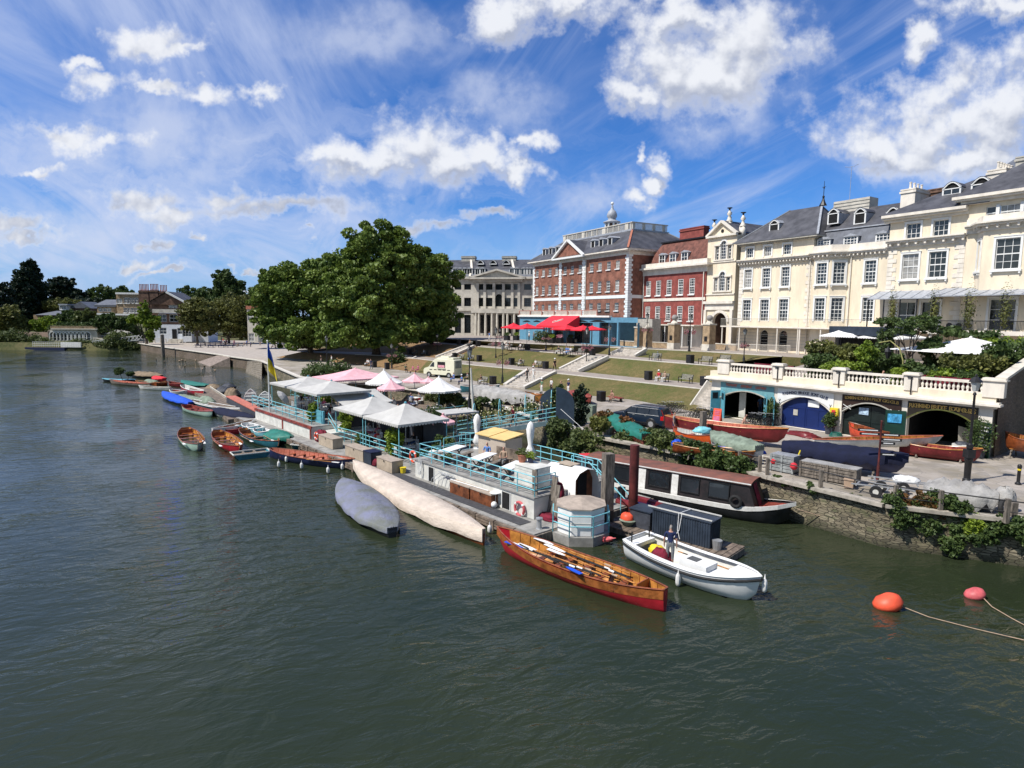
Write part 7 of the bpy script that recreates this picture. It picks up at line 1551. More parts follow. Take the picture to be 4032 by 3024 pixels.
q.tube([(-23.9,1.25,DKZ+1.02),(-25.3,1.2,2.5),(-25.4,1.2,1.5)],.03,6);q.tube([(-23.9,1.25,DKZ+.6),(-25.3,1.2,2.1)],.03,6)
q.build('railing',M['aqua'],t)
q=MB();rails(q,[(-26.2,.15,1.5),(-40.,.15,1.5)],(.36,.70,1.02),1.5,1.5);rails(q,[(-26.2,.15,1.5),(-26.2,1.2,1.5)],(.36,.7,1.02),1.5,1);q.build('railing',M['aqua'],t)
q=MB();rails(q,[(-11.9,1.25,DKZ),(-11.,1.3,DKZ)],(.4,.75,1.05),DKZ,.8);rails(q,[(-10.7,2.2,H1),(-10.9,4.9,H1),(-16.5,7.2,DKZ)],(.55,1.),H1,1.3);rails(q,[(-11.,1.9,.5),(-11.1,4.6,.5)],(.5,1.,1.45),.5,1.2);q.build('railing',M['aqua'],t)
q=MB();q.box(-38,-25.3,-.27,6.6,DKZ-.02,1.46);q.build('raised_hull',M['offwhite'],t)
q=MB();q.box(-38.,-25.3,-.26,6.6,1.46,1.52);q.build('raised_deck',M['deck'],t);q=MB();q.box(-38.05,-25.25,-.34,-.2,1.46,1.54);[q.box(x-.12,x+.08,-.33,-.27,DKZ,1.46) for x in (-31.2,-25.4)];q.box(-38.05,-25.25,-.34,-.27,1.33,1.45);q.build('maroon_capping',M['marwood'],t)
q=MB();q.box(-26.3,-25.9,1.,1.15,1.5,2.55);q.box(-27.4,-26.2,1.,1.08,1.5,2.55);q.build('blue_hatch_panel',M['aqua2'],t)
q=MB();q.box(-25.25,-23.6,.6,1.9,DKZ,1.15);[q.box(-25.2+.4*i,-24.8+.4*i,1.9,4.2,DKZ,1.5-.22*i) for i in range(4)];q.build('deck_steps',M['offwhite'],t)
q=MB();q.box(-24.6,-14.5,4.9,5.1,DKZ,2.7);q.box(-24.6,-24.4,2.5,5,DKZ,2.7);q.build('bar_wall',M['tarpdk'],t);q=MB();q.box(-20.5,-19.2,4.84,4.9,DKZ,2.4);q.box(-18.4,-17.2,4.84,4.9,DKZ,2.4);q.build('bar_opening',M['dark'],t)
q=MB();rails(q,[(-27.2,7.8,.52),(-27.2,13,.52),(-27.3,20,.52)],(.5,1.),.5,1.6);rails(q,[(-27.2,7.8,.52),(-50,7.9,.52)],(.5,1.),.5,2.);q.build('railing',M['aqua'],t)
hx0,hx1=-.55,-2.1
q=MB();W_H=1.5;sec=[]
for i in range(9):
 f=i/8;x=-2.0+f*2.6;sec.append([(x,2.3+.0,H1-.9),(x,2.3,H1+.35+.25*math.sin(f*1.3)),(x,2.6,H1+.75+.18*math.sin(f*2.2)),(x,3.2,H1+.95+.12*math.sin(f*2.2)),(x,3.8,H1+.75+.18*math.sin(f*2.2)),(x,4.1,H1+.35),(x,4.1,H1-.9)])
q.loft(sec);o=q.build('companionway_hood',M['whitepaint'],t,2)
q=MB();q.add([(.15,p[1],p[2]) for p in sec[-1]],[tuple(range(7))]);q.box(-2.,.1,2.36,4.04,H1-.9,H1+.2);q.build('hatch_panelling',M['brownwood'],o)
q=MB();q.add([(.2,2.9,H1-.9),(.2,3.6,H1-.9),(.2,3.6,H1+.7),(.2,2.9,H1+.7)],[(0,1,2,3)]);q.build('dark_opening',M['dark'],o)
q=MB();q.box(-1.3,-.3,2.9,3.6,H1+1.06,H1+1.1);q.build('hatch_lid',M['box'],o)
co=G(1600+1895/2.765,1650+1180/2.765,.45);oa,ob=ba(co)
ro=1.2;oc=[(-oa+ro*math.cos(math.pi/8+i*math.pi/4)*.95,ob+ro*math.sin(math.pi/8+i*math.pi/4)) for i in range(8)]
q=MB();q.prism([(-oa+(x+oa)*1.22,ob+(y-ob)*1.22) for x,y in oc],-.1,.42);q.build('end_platform',M['deck'],t)
q=MB();q.prism(oc,.42,1.62);o=q.build('octagonal_locker',M['whitepaint'],t)
q=MB();q.prism([(-oa+(x+oa)*1.06,ob+(y-ob)*1.06) for x,y in oc],1.62,1.68);q.lathe([(1.1*1.04,1.68),(.05,1.95)],(-oa,ob,0),8);q.build('brown_lid',M['boxtop'],o)
q=MB();q.prism([(-oa+(x+oa)*1.012,ob+(y-ob)*1.012) for x,y in oc],.98,1.01);q.build('panel_seam',M['stonegrey'],o)
q=MB();P=[(-oa+(x+oa)*1.2,ob+(y-ob)*1.2,.42) for x,y in oc];rails(q,P[4:]+P[:2],(.5,.98),.42,1.1);q.build('railing',M['aqua'],t)
A=Vector((-4.6,47.6,.7));B_=Vector((3.9,46.8,2.35));t=thing('gangway','grey-blue gangway bridge with turquoise rails leading from the bank to the floating restaurant','gangway',A);D=B_-A;sd=Vector((.09,.995,0))
q=MB();q.bar((0,0,0),D,.1,.35);q.bar(sd*1.5,D+sd*1.5,.1,.35);q.build('side_beams',mat('grey_blue_steel',(.16,.24,.27),.6,.1),t)
q=MB();q.bar(sd*.75+Vector((0,0,.0)),D+sd*.75,1.45,.06);q.build('walkway',M['deck'],t)
q=MB()
for s in (0,1.5):
 for h in (.45,.8,1.12): q.tube([sd*s+Vector((0,0,h)),D+sd*s+Vector((0,0,h))],.028,6)
 for i in range(8): p=D*i/7+sd*s;q.cyl(p,p+Vector((0,0,1.12)),.03,None,6)
q.build('railing',M['aqua'],t)
for i in range(4):
 p=D*(.18+i*.24);q=MB();q.tube([p+sd*(.75-.75*math.cos(math.pi*k/10))+Vector((0,0,1.1+1.35*math.sin(math.pi*k/10))) for k in range(11)],.03,6);q.build('garland_hoop',M['aqua'],t)
pts=[];rng=np.random.default_rng(9)
for i in range(420): f=rng.random();pts.append(tuple(D*f+sd*(1.5*rng.random())+Vector((0,0,1.15+1.2*rng.random()*(1 if rng.random()<.3 else .35)))))
fin(bpy.data.objects.new('climbing_plants',leafmesh('climbing_plants',pts,.22,M['leafo'],3)),t)
q=MB()
for i in range(60): p=D*(i/59)+sd*(0 if i%2 else 1.5)+Vector((0,0,1.3+.35*abs(math.sin(i*.55))));q.ball(p,.055,6,4)
q.build('festoon_bulbs',mat('warm_bulbs',(.8,.72,.45),.4,.05),t)
for (px,pyt,pyb,w,sgn,l) in ((2224,1525,1682,.95,1,'tall blue-grey curved gate leaf at the bank end of the gangway, right'),(2156,1527,1610,.9,-1,'tall blue-grey curved gate leaf at the bank end of the gangway, left')):
 Yg=46.4 if sgn>0 else 48.2;p=AY(px,pyb,Yg);zt=AY(px,pyt,Yg).z;h=3.1;z0=zt-h
 t=thing('gate_leaf',l,'gate',(p.x,Yg,z0),.12*sgn,'curved gate leaves of the gangway');P=[(-w*.75,0,0),(w*.75,0,0)]
 arc_=[(w*.75*1,0,h-1.35)]+[(w*.75-w*1.5*(1-math.cos(k/8*math.pi/2)),0,h-1.35+1.35*math.sin(k/8*math.pi/2)) for k in range(1,9)]
 P=[(-w*.75,0,0),(w*.75,0,0)]+arc_
 if sgn<0: P=[(-x,y,z) for x,y,z in P][::-1]
 q=MB();q.ext(P,(0,.08,0));q.build('leaf',mat('blue_grey_gate',(.05,.075,.11),.5,.1,2),t)
p=AY(2250,1690,47.5);bush('ivy_clump','dark ivy-covered post behind the right gate leaf',(p.x+.6,47.6,WZ-.4),[(0,0,1.2,.6,.6,1.5),(.1,.1,2.6,.5,.5,.9)],M['leafd'],leaf=.2,nsub=60,per=35,seed=101)
p=AY(2205,1560,47.3);bush('ivy_clump','green climber filling the gap between the gate leaves',(p.x-.2,47.9,WZ-.4),[(0,0,1.6,.4,.4,1.5),(.1,.1,2.9,.5,.4,.6)],M['leafm'],leaf=.2,nsub=50,per=35,seed=102)
person('person in grey top and dark shorts leaning on the gangway rail near the gate',A+D*.80+sd*.5+Vector((0,0,.05)),'stand',fdir(-.5,-1),top='cgrey',bot='cblack',shoe='skin')
person('woman in maroon top and black skirt walking down the gangway',A+D*.55+sd*.5+Vector((0,0,.05)),'walk',fdir(-1,-.2),top='maroonbag',bot='cblack',shoe='skin')
def canopy(label,a0,a1,b0,b1,ze,za,m,z0,rz=0.):
 t=parasol(label,BP_((a0+a1)/2,(b0+b1)/2,z0),(a1-a0)/2,ze-z0,za-z0,m,4,'canopy',.2,M['steel'],RZ,M['aqua2'],group='grey-white square canopies on the floating restaurant',ry=(b1-b0)/2)
 w,d=(a1-a0)/2-.15,(b1-b0)/2-.15
 for x in(-w,w):
  for y in(-d,d): q=MB();q.cyl((x,y,0),(x,y,ze-z0),.035,None,6);q.build('corner_post',M['aqua'],t)
 return t
canopy('grey-white square canopy nearest the camera on the floating restaurant',14.1,19.,.9,5.1,3.1,AY(1588,1600,41.5).z,M['canvas'],DKZ)
canopy('second grey-white canopy from the camera, beside the sloping awning',19.3,24.,1.0,5.4,3.12,AY(1459,1571,45.5).z,M['canvas'],DKZ)
canopy('third grey-white canopy, wide one above the raised deck',27.,32.1,1.,6.,3.85,AY(1318,1497,53.5).z,M['canvas'],1.5)
canopy('farthest grey-white canopy, beside the flagpole',32.3,38.4,1.3,6.4,3.85,AY(1236,1477,59.).z,M['canvas'],1.5)
t=bt('awning','sloping grey-white awning between the second and third canopies','awning',26.9,2.4,1.0);q=MB();rows=[]
for j in range(5): rows.append([(-1.6*(1-j/4)+.9*(j/4)+.05*math.sin(i*1.7),.1+i*.52+.1*j,2.75-.22*j-.06*math.sin(math.pi*j/4)) for i in range(10)])
q.loft(rows);q.build('canvas',M['canvas'],t);q=MB();q.tube([(.9,.3,0),(.9,.3,1.85)],.03);q.tube([(.9,4.9,0),(.9,4.9,1.85)],.03);q.build('posts',M['aqua'],t)
for l,ap,xl_,xr_,ye,z_e,m_,n in (('large white scalloped parasol, left one behind the canopies',(1135,572),920,1330,712,2.95,'white_c',10),('large white scalloped parasol nearest the cream van',(1735,650),1480,1975,790,2.95,'white_c',10),('smaller pink scalloped parasol left of the cream van front',(1485,610),1325,1605,692,2.9,'pink',8),('pink scalloped parasol between the two big white ones, nearest',(1205,672),1040,1365,775,2.9,'pink',8),('pink parasol half hidden behind the right white parasol',(1690,650),1520,1720,700,2.95,'pink',8),('small pink parasol under the corner of the nearest canopy',(1760,1052),1640,1915,1140,2.6,'pink',8)):
 c=G(*zp((xl_+xr_)/2,ye),z_e);k=c.y/F/2.765;r=(xr_-xl_)*k/2;za=AY(*zp(*ap),c.y+.3).z;parasol(l,Vector((c.x,c.y+r*.35,.5)),r,z_e-.5,za-.5,M[m_],n,'parasol',.2,M['aqua'],R.random(),group='scalloped parasols on the restaurant deck')
c=G(*zp(830,640),3.05);t=parasol('very wide pink scalloped canopy farthest left behind the white parasol',Vector((c.x,c.y,.5)),3.0,2.5,AY(*zp(830,578),c.y).z-.5+.3,M['pink'],4,'parasol',.2,M['aqua'],RZ,ry=4.2)
for (x,yb,yt,l) in ((838,1110,838,'closed white parasol left, behind the seated person in blue'),(1300,1215,905,'closed white parasol right, behind the terracotta pot')):
 p=G(*zg(x,yb),H1+.25);h=AY(*zg(x+8,yt),p.y).z-H1;t=thing('closed_parasol',l,'parasol',(p.x,p.y,H1),0,'closed parasols on the sun deck');q=MB()
 q.cyl((0,0,0),(0,0,h),.03,None,6);q.lathe([(.3,0),(.28,.06)],(0,0,0),12);q.build('pole',M['whitepaint'],t)
 q=MB();secs=[]
 for z_,r_ in ((.12*h,.20),(.2*h,.30),(.33*h,.20),(.42*h,.13),(.6*h,.20),(.8*h,.22),(.93*h,.16),(h,.03)): secs.append([(r_*(1+.22*math.sin(k*2.1+z_*3))*math.cos(k*math.pi/7),r_*(1+.22*math.sin(k*2.1+z_*3))*math.sin(k*math.pi/7),z_) for k in range(14)])
 q.loft(secs,True,True);q.build('folded_cloth',M['white_c'],t,2)
t=bt('garden_shed','buff kiosk shed with two pale yellow sloping roof panels on the sun deck','shed',8.0,4.6,H1,None,.05);q=MB();q.box(-1.35,-.15,-.6,.75,0,1.3);q.box(-.1,1.25,-.7,.75,0,1.27);q.build('wall',M['shedw'],t)
for x0,x1,dz in ((-1.45,-.1,.04),(-.12,1.33,0)): q=MB();q.add([(x0,-.8,1.25+dz),(x1,-.8,1.25+dz),(x1,.85,1.45+dz),(x0,.85,1.45+dz),(x0,-.8,1.31+dz),(x1,-.8,1.31+dz),(x1,.85,1.51+dz),(x0,.85,1.51+dz)],[(0,3,2,1),(4,5,6,7),(0,1,5,4),(1,2,6,5),(2,3,7,6),(3,0,4,7)]);q.build('roof_panel',M['shedy'],t)
def deck_table(a,b,z,label,L=1.8,rz=0.,g='white tables on the sun deck',bench=True):
 t=bt('outdoor_table',label,'table',a,b,z,g,rz);q=MB();q.box(-.38,.38,-L/2,L/2,.70,.75);q.build('tabletop',M['whitepaint'],t);q=MB()
 for y in (-L*.35,L*.35): q.bar((-.3,y,0),(.3,y,.7),.05);q.bar((.3,y,0),(-.3,y,.7),.05)
 q.build('legs',M['iron'],t)
 if bench:
  for s in (-.72,.72): q=MB();q.box(s-.16,s+.16,-L/2,L/2,.40,.45);[q.box(s-.12,s+.12,y-.03,y+.03,0,.4) for y in (-L*.38,L*.38)];q.build('bench',M['woodpile'],t)
 return t
deck_table(8.9,1.6,H1,'white table farthest left on the sun deck',2.,.35);deck_table(6.1,1.7,H1,'white table in the middle of the sun deck, before the seated people',2.1,.35);deck_table(3.4,1.7,H1,'white table nearest the slatted cabinet on the sun deck',1.9,.35)
rb=RZ-.3
person('person in blue with bare arms sitting before the shed',BP_(7.2,2.95,H1),'sit',RZ+.4,top='cblue',bot='cgrey',hair='hairg')
person('person seen from behind seated by the yellow-roofed shed',BP_(5.6,2.9,H1),'sit',RZ+.4,top='ctan',bot='cgrey')
t=bt('timber_settle','brown timber settle bench with planked back in front of the shed','bench',5.6,3.3,H1,None,.1);q=MB();q.box(-1.2,1.2,-.2,.2,0,.42);q.box(-1.2,1.2,.15,.22,.42,1.0);q.build('planks',M['deckwood'],t)
t=bt('slatted_cabinet','white slatted storage cabinet at the corner of the sun deck','cabinet',1.55,1.35,H1,None,0);q=MB();q.box(-.75,.75,-.55,.55,.12,1.12);q.build('body',M['whitepaint'],t);q=MB();[q.box(-.77,.77,-.575,-.55,.18+i*.19,.33+i*.19) for i in range(5)];[q.box(.75,.775,-.5,.5,.18+i*.19,.33+i*.19) for i in range(5)];q.box(-.8,.8,-.6,.6,1.12,1.16);q.build('slats',M['offwhite'],t);q=MB();[q.box(x-.05,x+.05,y-.05,y+.05,0,.12) for x in (-.6,.6) for y in (-.4,.4)];q.build('feet',M['steel'],t)
def pot_(a,b,z,r,h,m,label,lm='leafy',ls=.1,up=.15):
 t=bt('plant_pot',label,'plant pot',a,b,z);q=MB();q.lathe([(r*.7,0),(r,h*.9),(r*1.1,h*.9),(r*1.1,h),(r*.9,h),(r*.88,h*.85)],(0,0,0),12);q.build('pot',m,t)
 fin(bpy.data.objects.new('plant',leafmesh('plant',blobs(np.random.default_rng(5),[(0,0,h+up,r*1.2,r*1.2,up*1.6)],12,14,.5,(.4,.5)),ls,M[lm],3)),t);return t
pot_(2.3,1.3,H1+1.16,.24,.4,M['terra'],'terracotta pot with a grey vase-like plant on the white cabinet','scrub');pot_(1.9,1.55,H1+1.16,.18,.25,M['navyhull'],'small navy pot with yellow-green plant on the white cabinet','leafy');pot_(8.1,.6,H1,.25,.35,M['navyhull'],'navy pot with green plant under the left table','leafm');
t=bt('blue_crate','pale turquoise bin behind the white cabinet','bin',1.5,2.9,H1);q=MB();q.box(-.35,.35,-.3,.3,0,.8);q.build('body',M['aqua2'],t)
def locker(a,b,L,w,h,m,mt,label,z=DKZ):
 t=bt('locker',label,'locker',a,b,z);q=MB();q.box(-L/2,L/2,-w/2,w/2,0,h);q.build('body',m,t);q=MB();q.box(-L/2-.03,L/2+.03,-w/2-.03,w/2+.03,h,h+.05);q.build('lid',mt,t);q=MB();q.box(-.04,.04,-w/2-.045,-w/2-.03,h*.8,h*.95);q.build('hasp',M['iron'],t);return t
locker(5.45,-.22,1.75,.5,.62,M['brownwood'],M['boxtop'],'dark brown wooden locker, left one of the pair on the side deck');locker(3.6,-.2,1.75,.5,.62,M['brownwood'],M['boxtop'],'dark brown wooden locker, right one of the pair, beside the dark doorway')
locker(12.9,-.45,1.9,.8,.72,M['box'],M['boxtop'],'tan deck locker nearest the yellow tub');locker(17.2,-.35,2.6,.8,.72,M['box'],M['boxtop'],'tan deck locker in the middle of three, left of the dark blue crate');locker(22.0,-.2,2.4,.8,.72,M['box'],M['boxtop'],'tan deck locker farthest, beside the maroon bag heap')
t=bt('storage_crate','dark blue storage crate between two tan lockers','crate',15.2,-.4,DKZ);q=MB();q.box(-.5,.5,-.4,.4,0,.8);q.build('body',M['navybox'],t);q=MB();q.box(-.53,.53,-.43,.43,.8,.85);q.build('lid',M['navyhull'],t)
t=bt('yellow_tub','small yellow plastic tub at the end of the tan locker','tub',11.7,-.2,DKZ);q=MB();q.lathe([(.16,0),(.2,.34),(.22,.36),(.18,.36)],(0,0,0),10);q.build('tub',M['yellow'],t)
def heap(name,label,cat,p,rx,ry,rz_,m,seed,rot=0.,n=(10,7),amp=.18):
 t=thing(name,label,cat,p,rot);rg=random.Random(seed);q=MB();secs=[];k=n[0]*2
 for j in range(n[1]+1):
  f=j/n[1];secs.append([(rx*math.cos(2*math.pi*i/k)*math.cos(f*math.pi/2)**.6*(1+rg.uniform(-amp,amp)),ry*math.sin(2*math.pi*i/k)*math.cos(f*math.pi/2)**.6*(1+rg.uniform(-amp,amp)),rz_*math.sin(f*math.pi/2)*(1+rg.uniform(-amp,amp)*.7)) for i in range(k)])
 q.loft(secs,True,True);q.build('cloth',m,t,2);return t
heap('fabric_heap','crumpled maroon cloth heap with an orange ring on the side deck','cloth',BP_(24.2,.1,DKZ),.85,.4,.85,M['maroonbag'],1,RZ)
heap('fabric_heap','small maroon bag beside the dark blue crate','cloth',BP_(14.5,-.55,DKZ),.3,.25,.4,M['maroonbag'],2,RZ)
heap('fabric_heap','maroon cloth spilled at the foot of the leaning planks','cloth',BP_(-.3,.6,DKZ),.7,.35,.25,M['maroonbag'],3,RZ)
heap('fabric_heap','maroon cloth draped behind the leaning planks','cloth',BP_(-.25,1.5,DKZ),.3,.3,1.5,M['maroonbag'],4,RZ)
def ring(label,p,r,m,rot,tilt=0.,name='lifebuoy',tr=.07):
 t=thing(name,label,'lifebuoy',p,rot);q=MB();q.tube([(r*math.cos(a),.12*math.sin(a)*tilt,r+r*math.sin(a)) for a in [2*math.pi*i/20 for i in range(20)]],tr,8,True);q.build('ring',m,t,True)
 q=MB()
 for i in range(4): a=math.pi/4+i*math.pi/2;c=Vector((r*math.cos(a),0,r+r*math.sin(a)));d=Vector((-math.sin(a),0,math.cos(a)));q.cyl(c-d*.05,c+d*.05,tr*1.12,None,8)
 q.build('bands',M['cwhite'],t);return t
ring('faded pink lifebuoy leaning on the white deckhouse end',BP_(.9,-.13,DKZ),.33,M['pinkbuoy'],RZ);ring('orange lifebuoy hanging on the turquoise rail',BP_(12.6,1.1,DKZ+.35),.34,M['rubber_r'],RZ)
ring('orange ring on the maroon cloth heap',BP_(24.2,-.35,DKZ+.2),.26,M['rubber_r'],RZ,name='lifebuoy')
for i,(x,y,dx,l) in enumerate(((.15,.25,.75,'pale weathered plank leaning left against the hatch'),(-.15,.9,-.1,'wide weathered plank in the middle leaning upright'),(-.7,.7,.2,'brown weathered plank leaning right beside the octagonal locker'))):
 t=bt('plank',l,'plank',x,y,DKZ,'weathered planks leaning by the hatch');q=MB();q.bar((0,0,0),(-dx*.6,.35,2.25-.3*i),.34,.06,(0,1,0));q.build('board',M['woodpile'],t)
for i in range(3):
 pass
t=bt('hoop_rack','thin pale metal hoops leaning on the deckhouse wall','rack',7.6,-.15,DKZ);q=MB();[q.tube([(-.5+k*.35,-.45,0),(-.45+k*.35,-.35,.45),(-.1+k*.35,-.1,.8),(.5+k*.3,.05,.85)],.018,5) for k in range(3)];q.tube([(-.3,.0,.85),(1.2,.05,.8)],.025,5);q.build('hoops',M['steel'],t)
t=bt('hose','white hose looped over the deckhouse corner rail','hose',9.9,-.1,H1-.6);q=MB();[q.tube([(.1*k,-.04,.9),(-.15+.12*k,-.1,.4),(-.05+.1*k,-.1,-.2),(.2,-.06,.1),(.1*k,-.03,.7)],.02,5) for k in range(3)];q.build('coil',M['cwhite'],t)
t=bt('mooring_bollard','grey mooring bollard at the corner of the end platform','bollard',-1.1,-.7,DKZ-.05);q=MB();q.lathe([(.17,0),(.13,.08),(.12,.45),(.17,.5),(.16,.56),(.02,.6)],(0,0,0),10);q.build('post',M['steel'],t)
t=bt('blue_oar','oar with navy blade lying on the brown lockers','oar',4.5,-.2,DKZ+.69);q=MB();q.cyl((-2.,-.1,0),(1.2,.05,.02),.028,None,6);q.build('shaft',M['cwhite'],t);q=MB();q.box(-2.5,-2.,-.19,-.03,-.01,.015);q.build('blade',M['navyhull'],t)
t=bt('football','white ball by the end of the right brown locker','ball',2.6,-.35,DKZ);q=MB();q.ball((0,0,.17),.17,10,7);q.build('ball',M['pinkbuoy'] if 0 else M['cwhite'],t,2)
t=bt('side_table','small white side table at the locker end','table',2.75,-.15,DKZ);q=MB();q.lathe([(.3,.72),(.3,.76)],(0,0,0),12);q.build('tabletop',M['whitepaint'],t);q=MB();q.cyl((0,0,0),(0,0,.72),.03,None,6);q.build('leg',M['whitepaint'],t)
p=G(2388,2075,0);t=thing('mooring_pile','thick square weathered timber mooring post beside the octagonal locker','pile',p,.3);h=AY(2408,1785,p.y).z;q=MB();q.box(-.24,.24,-.24,.24,-1.5,h);q.build('post',M['woodpile'],t);q=MB();q.box(-.25,.25,-.25,.25,-1.5,.9);q.build('wet_base',M['tire'],t)
p=G(2491,2035,0);t=thing('mooring_pile','round rusty dark red steel mooring pile','pile',p);h=AY(2505,1752,p.y).z;q=MB();q.cyl((0,0,-1.5),(0,0,h),.24,None,14);q.build('pile',M['rustpipe'],t,True)
p=BP_(35,.0,1.5);t=thing('flagpole','slim white flagpole with blue and yellow flag','flagpole',p);h=AY(1076,1345,p.y).z-1.5;q=MB();q.cyl((0,0,-1),(0,0,h),.075,.05,8);q.ball((0,0,h+.05),.09);q.build('pole',M['whitepaint'],t)
def fl(z0,z1,m,nm):
 q=MB();sec=[]
 for j in range(7):
  z=z0+(z1-z0)*j/6;sec.append([(.05+(.10+.62*(1-(z/h))**.7*2.2)*i/5,.16*math.sin(i*1.4+z),z-.26*i*(1.4-z/h*.8)) for i in range(6)])
 q.loft(sec);q.build(nm,m,t,True)
fl(h*.78,h-.1,mat('flag_blue',(.02,.10,.45),.8),'flag_upper_band');fl(h*.60,h*.78,M['yellow'],'flag_lower_band')
p=G(*zg(812,870),.6);t=thing('mast','raked white wooden mast wrapped near its foot, with pale boom','mast',p);tp=AY(*zg(783,440),p.y);q=MB();q.tube([(0,0,-.4),(tp.x-p.x,0,tp.z-p.z)],[.16,.07],8);q.build('spar',M['offwhite'],t);q=MB();q.tube([(-1.6,-.2,.9),(.1,0,.2)],.06,6);q.tube([(-2.2,-.2,1.3),(-.2,0,-.3)],.05,6);q.build('boom',M['stonelt'],t)
a_=G(*zg(560,850),2.9);c_=G(*zg(850,822),2.9);t=thing('deck_shelter','flat grey awning frame with dark brown slatted fence below it','shelter',(a_.x,a_.y,.5));d=Vector((c_.x-a_.x,c_.y-a_.y,0));n_=Vector((-d.y,d.x,0)).normalized()
q=MB();q.bar((0,0,2.4),d+Vector((0,0,2.4)),.12,.12);q.add([(0,0,2.42),tuple(d+Vector((0,0,2.42))),tuple(d+n_*1.6+Vector((0,0,2.55))),tuple(n_*1.6+Vector((0,0,2.55)))],[(0,1,2,3)]);q.build('roof',M['canvas'],t);q=MB();[q.cyl(d*f,d*f+Vector((0,0,2.4)),.04,None,6) for f in (0,.33,.66,1)];q.build('posts',M['steel'],t)
q=MB();[q.bar(d*(i/40),d*(i/40)+Vector((0,0,.95)),.07,.03) for i in range(41)];q.build('fence_slats',M['deckwood'],t)
ch=thing('cafe_chair','x','chair');q=MB();q.box(-.2,.2,-.2,.2,.42,.45);q.build('seat',M['whitepaint'],ch);q=MB();q.lathe([(.19,.0),(.19,.42)],(0,0,0),8);q.v=[(x,.19+abs(y)*.1,.45+z) for x,y,z in q.v];q.build('backrest',M['whitepaint'],ch);q=MB();[q.cyl((x,y,0),(x*.9,y*.9,.42),.014,None,5) for x in(-.19,.19) for y in(-.19,.19)];q.build('legs',M['steel'],ch)
tb=thing('cafe_table','x','table');q=MB();q.box(-.45,.45,-.45,.45,.7,.74);q.build('tabletop',M['whitepaint'],tb);q=MB();q.cyl((0,0,0),(0,0,.7),.04,None,6);q.box(-.3,.3,-.03,.03,0,.03);q.box(-.03,.03,-.3,.3,0,.03);q.build('leg',M['iron'],tb)
rg=random.Random(3);TS=[(34,10.6),(36.5,13.3),(33.2,14.),(30.3,11.2),(29.6,14.4),(32.,17.2),(37.2,17.),(40.,12.),(42.6,15.),(45,12.5),(28.9,18.),(38.6,9.4),(15.3,2.3,1),(17.3,3.6,1),(20.5,2.4,1),(22.6,3.7,1),(29,2.6,2),(31.4,4,2),(34.5,2.8,2),(37,4.4,2),(12.9,3.2,1)]
tops=['cwhite','cblack','cblue','cred','cgrey','cnavy','cpink','ctan'];wh=['under the left white parasol','near the middle of the dining deck','under the right white parasol','by the inner railing','under the pink parasol','at the bank side of the dining deck']
w21={0:'on the planked dining deck',1:'on the lower deck under the near canopies',2:'on the raised deck under the far canopies'};nt_=0;fst=True
TP=['beside the inner rail','beneath the left white parasol','by the pink parasol pole','next to the corner plants','in the middle of the planked deck','beneath the right white parasol','between pink and white parasols','nearest the wide pink canopy','at the far end of the planked deck','beyond the wide pink canopy','by the mast-side rail','closest to the raised deck','under the front corner of the nearest canopy','under the back of the nearest canopy','under the front of the second canopy','under the back of the second canopy','under the front of the third canopy','under the back of the third canopy','under the front of the farthest canopy','under the back of the farthest canopy','just right of the nearest canopy']
for i,tt in enumerate(TS):
 a,b_=tt[:2];kd=tt[2] if len(tt)>2 else 0;z=(.52,DKZ,1.54)[kd];lab='white square cafe table '+TP[i];rot=RZ+rg.random()*.5
 if i==0: tb.location=BP_(a,b_,z);tb.rotation_euler=(0,0,rot);tag(tb,lab,None,'cafe tables '+w21[kd])
 else: dup(tb,BP_(a,b_,z),rot,lab,'cafe tables '+w21[kd])
 for k in range(4):
  if rg.random()<.25: continue
  an=rot+k*math.pi/2;p=BP_(a,b_,z)+Vector((math.sin(an),-math.cos(an),0))*.72
  lab='white cafe chair, %s side of table %s'%(['near','bank','far','river'][k],TP[i]);f_=an+0.
  if fst: fst=False;c_=ch;c_.location=p;c_.rotation_euler=(0,0,an+math.pi);tag(c_,lab,None,'cafe chairs '+w21[kd])
  else: dup(ch,p,an+math.pi,lab,'cafe chairs '+w21[kd])
  if rg.random()<.42:
   tc=tops[(i*3+k)%8];bc=tops[(i+k*2+1)%8];hm=rg.choice(['hairb','hairg','hairb'])
   person('%sdiner in %s top, %s trousers, %s'%('grey-haired ' if hm=='hairg' else '',tc[1:],bc[1:],TP[i]),p,'sit',an+math.pi,top=tc,bot=bc,hair=hm,group='diners on the floating restaurant')
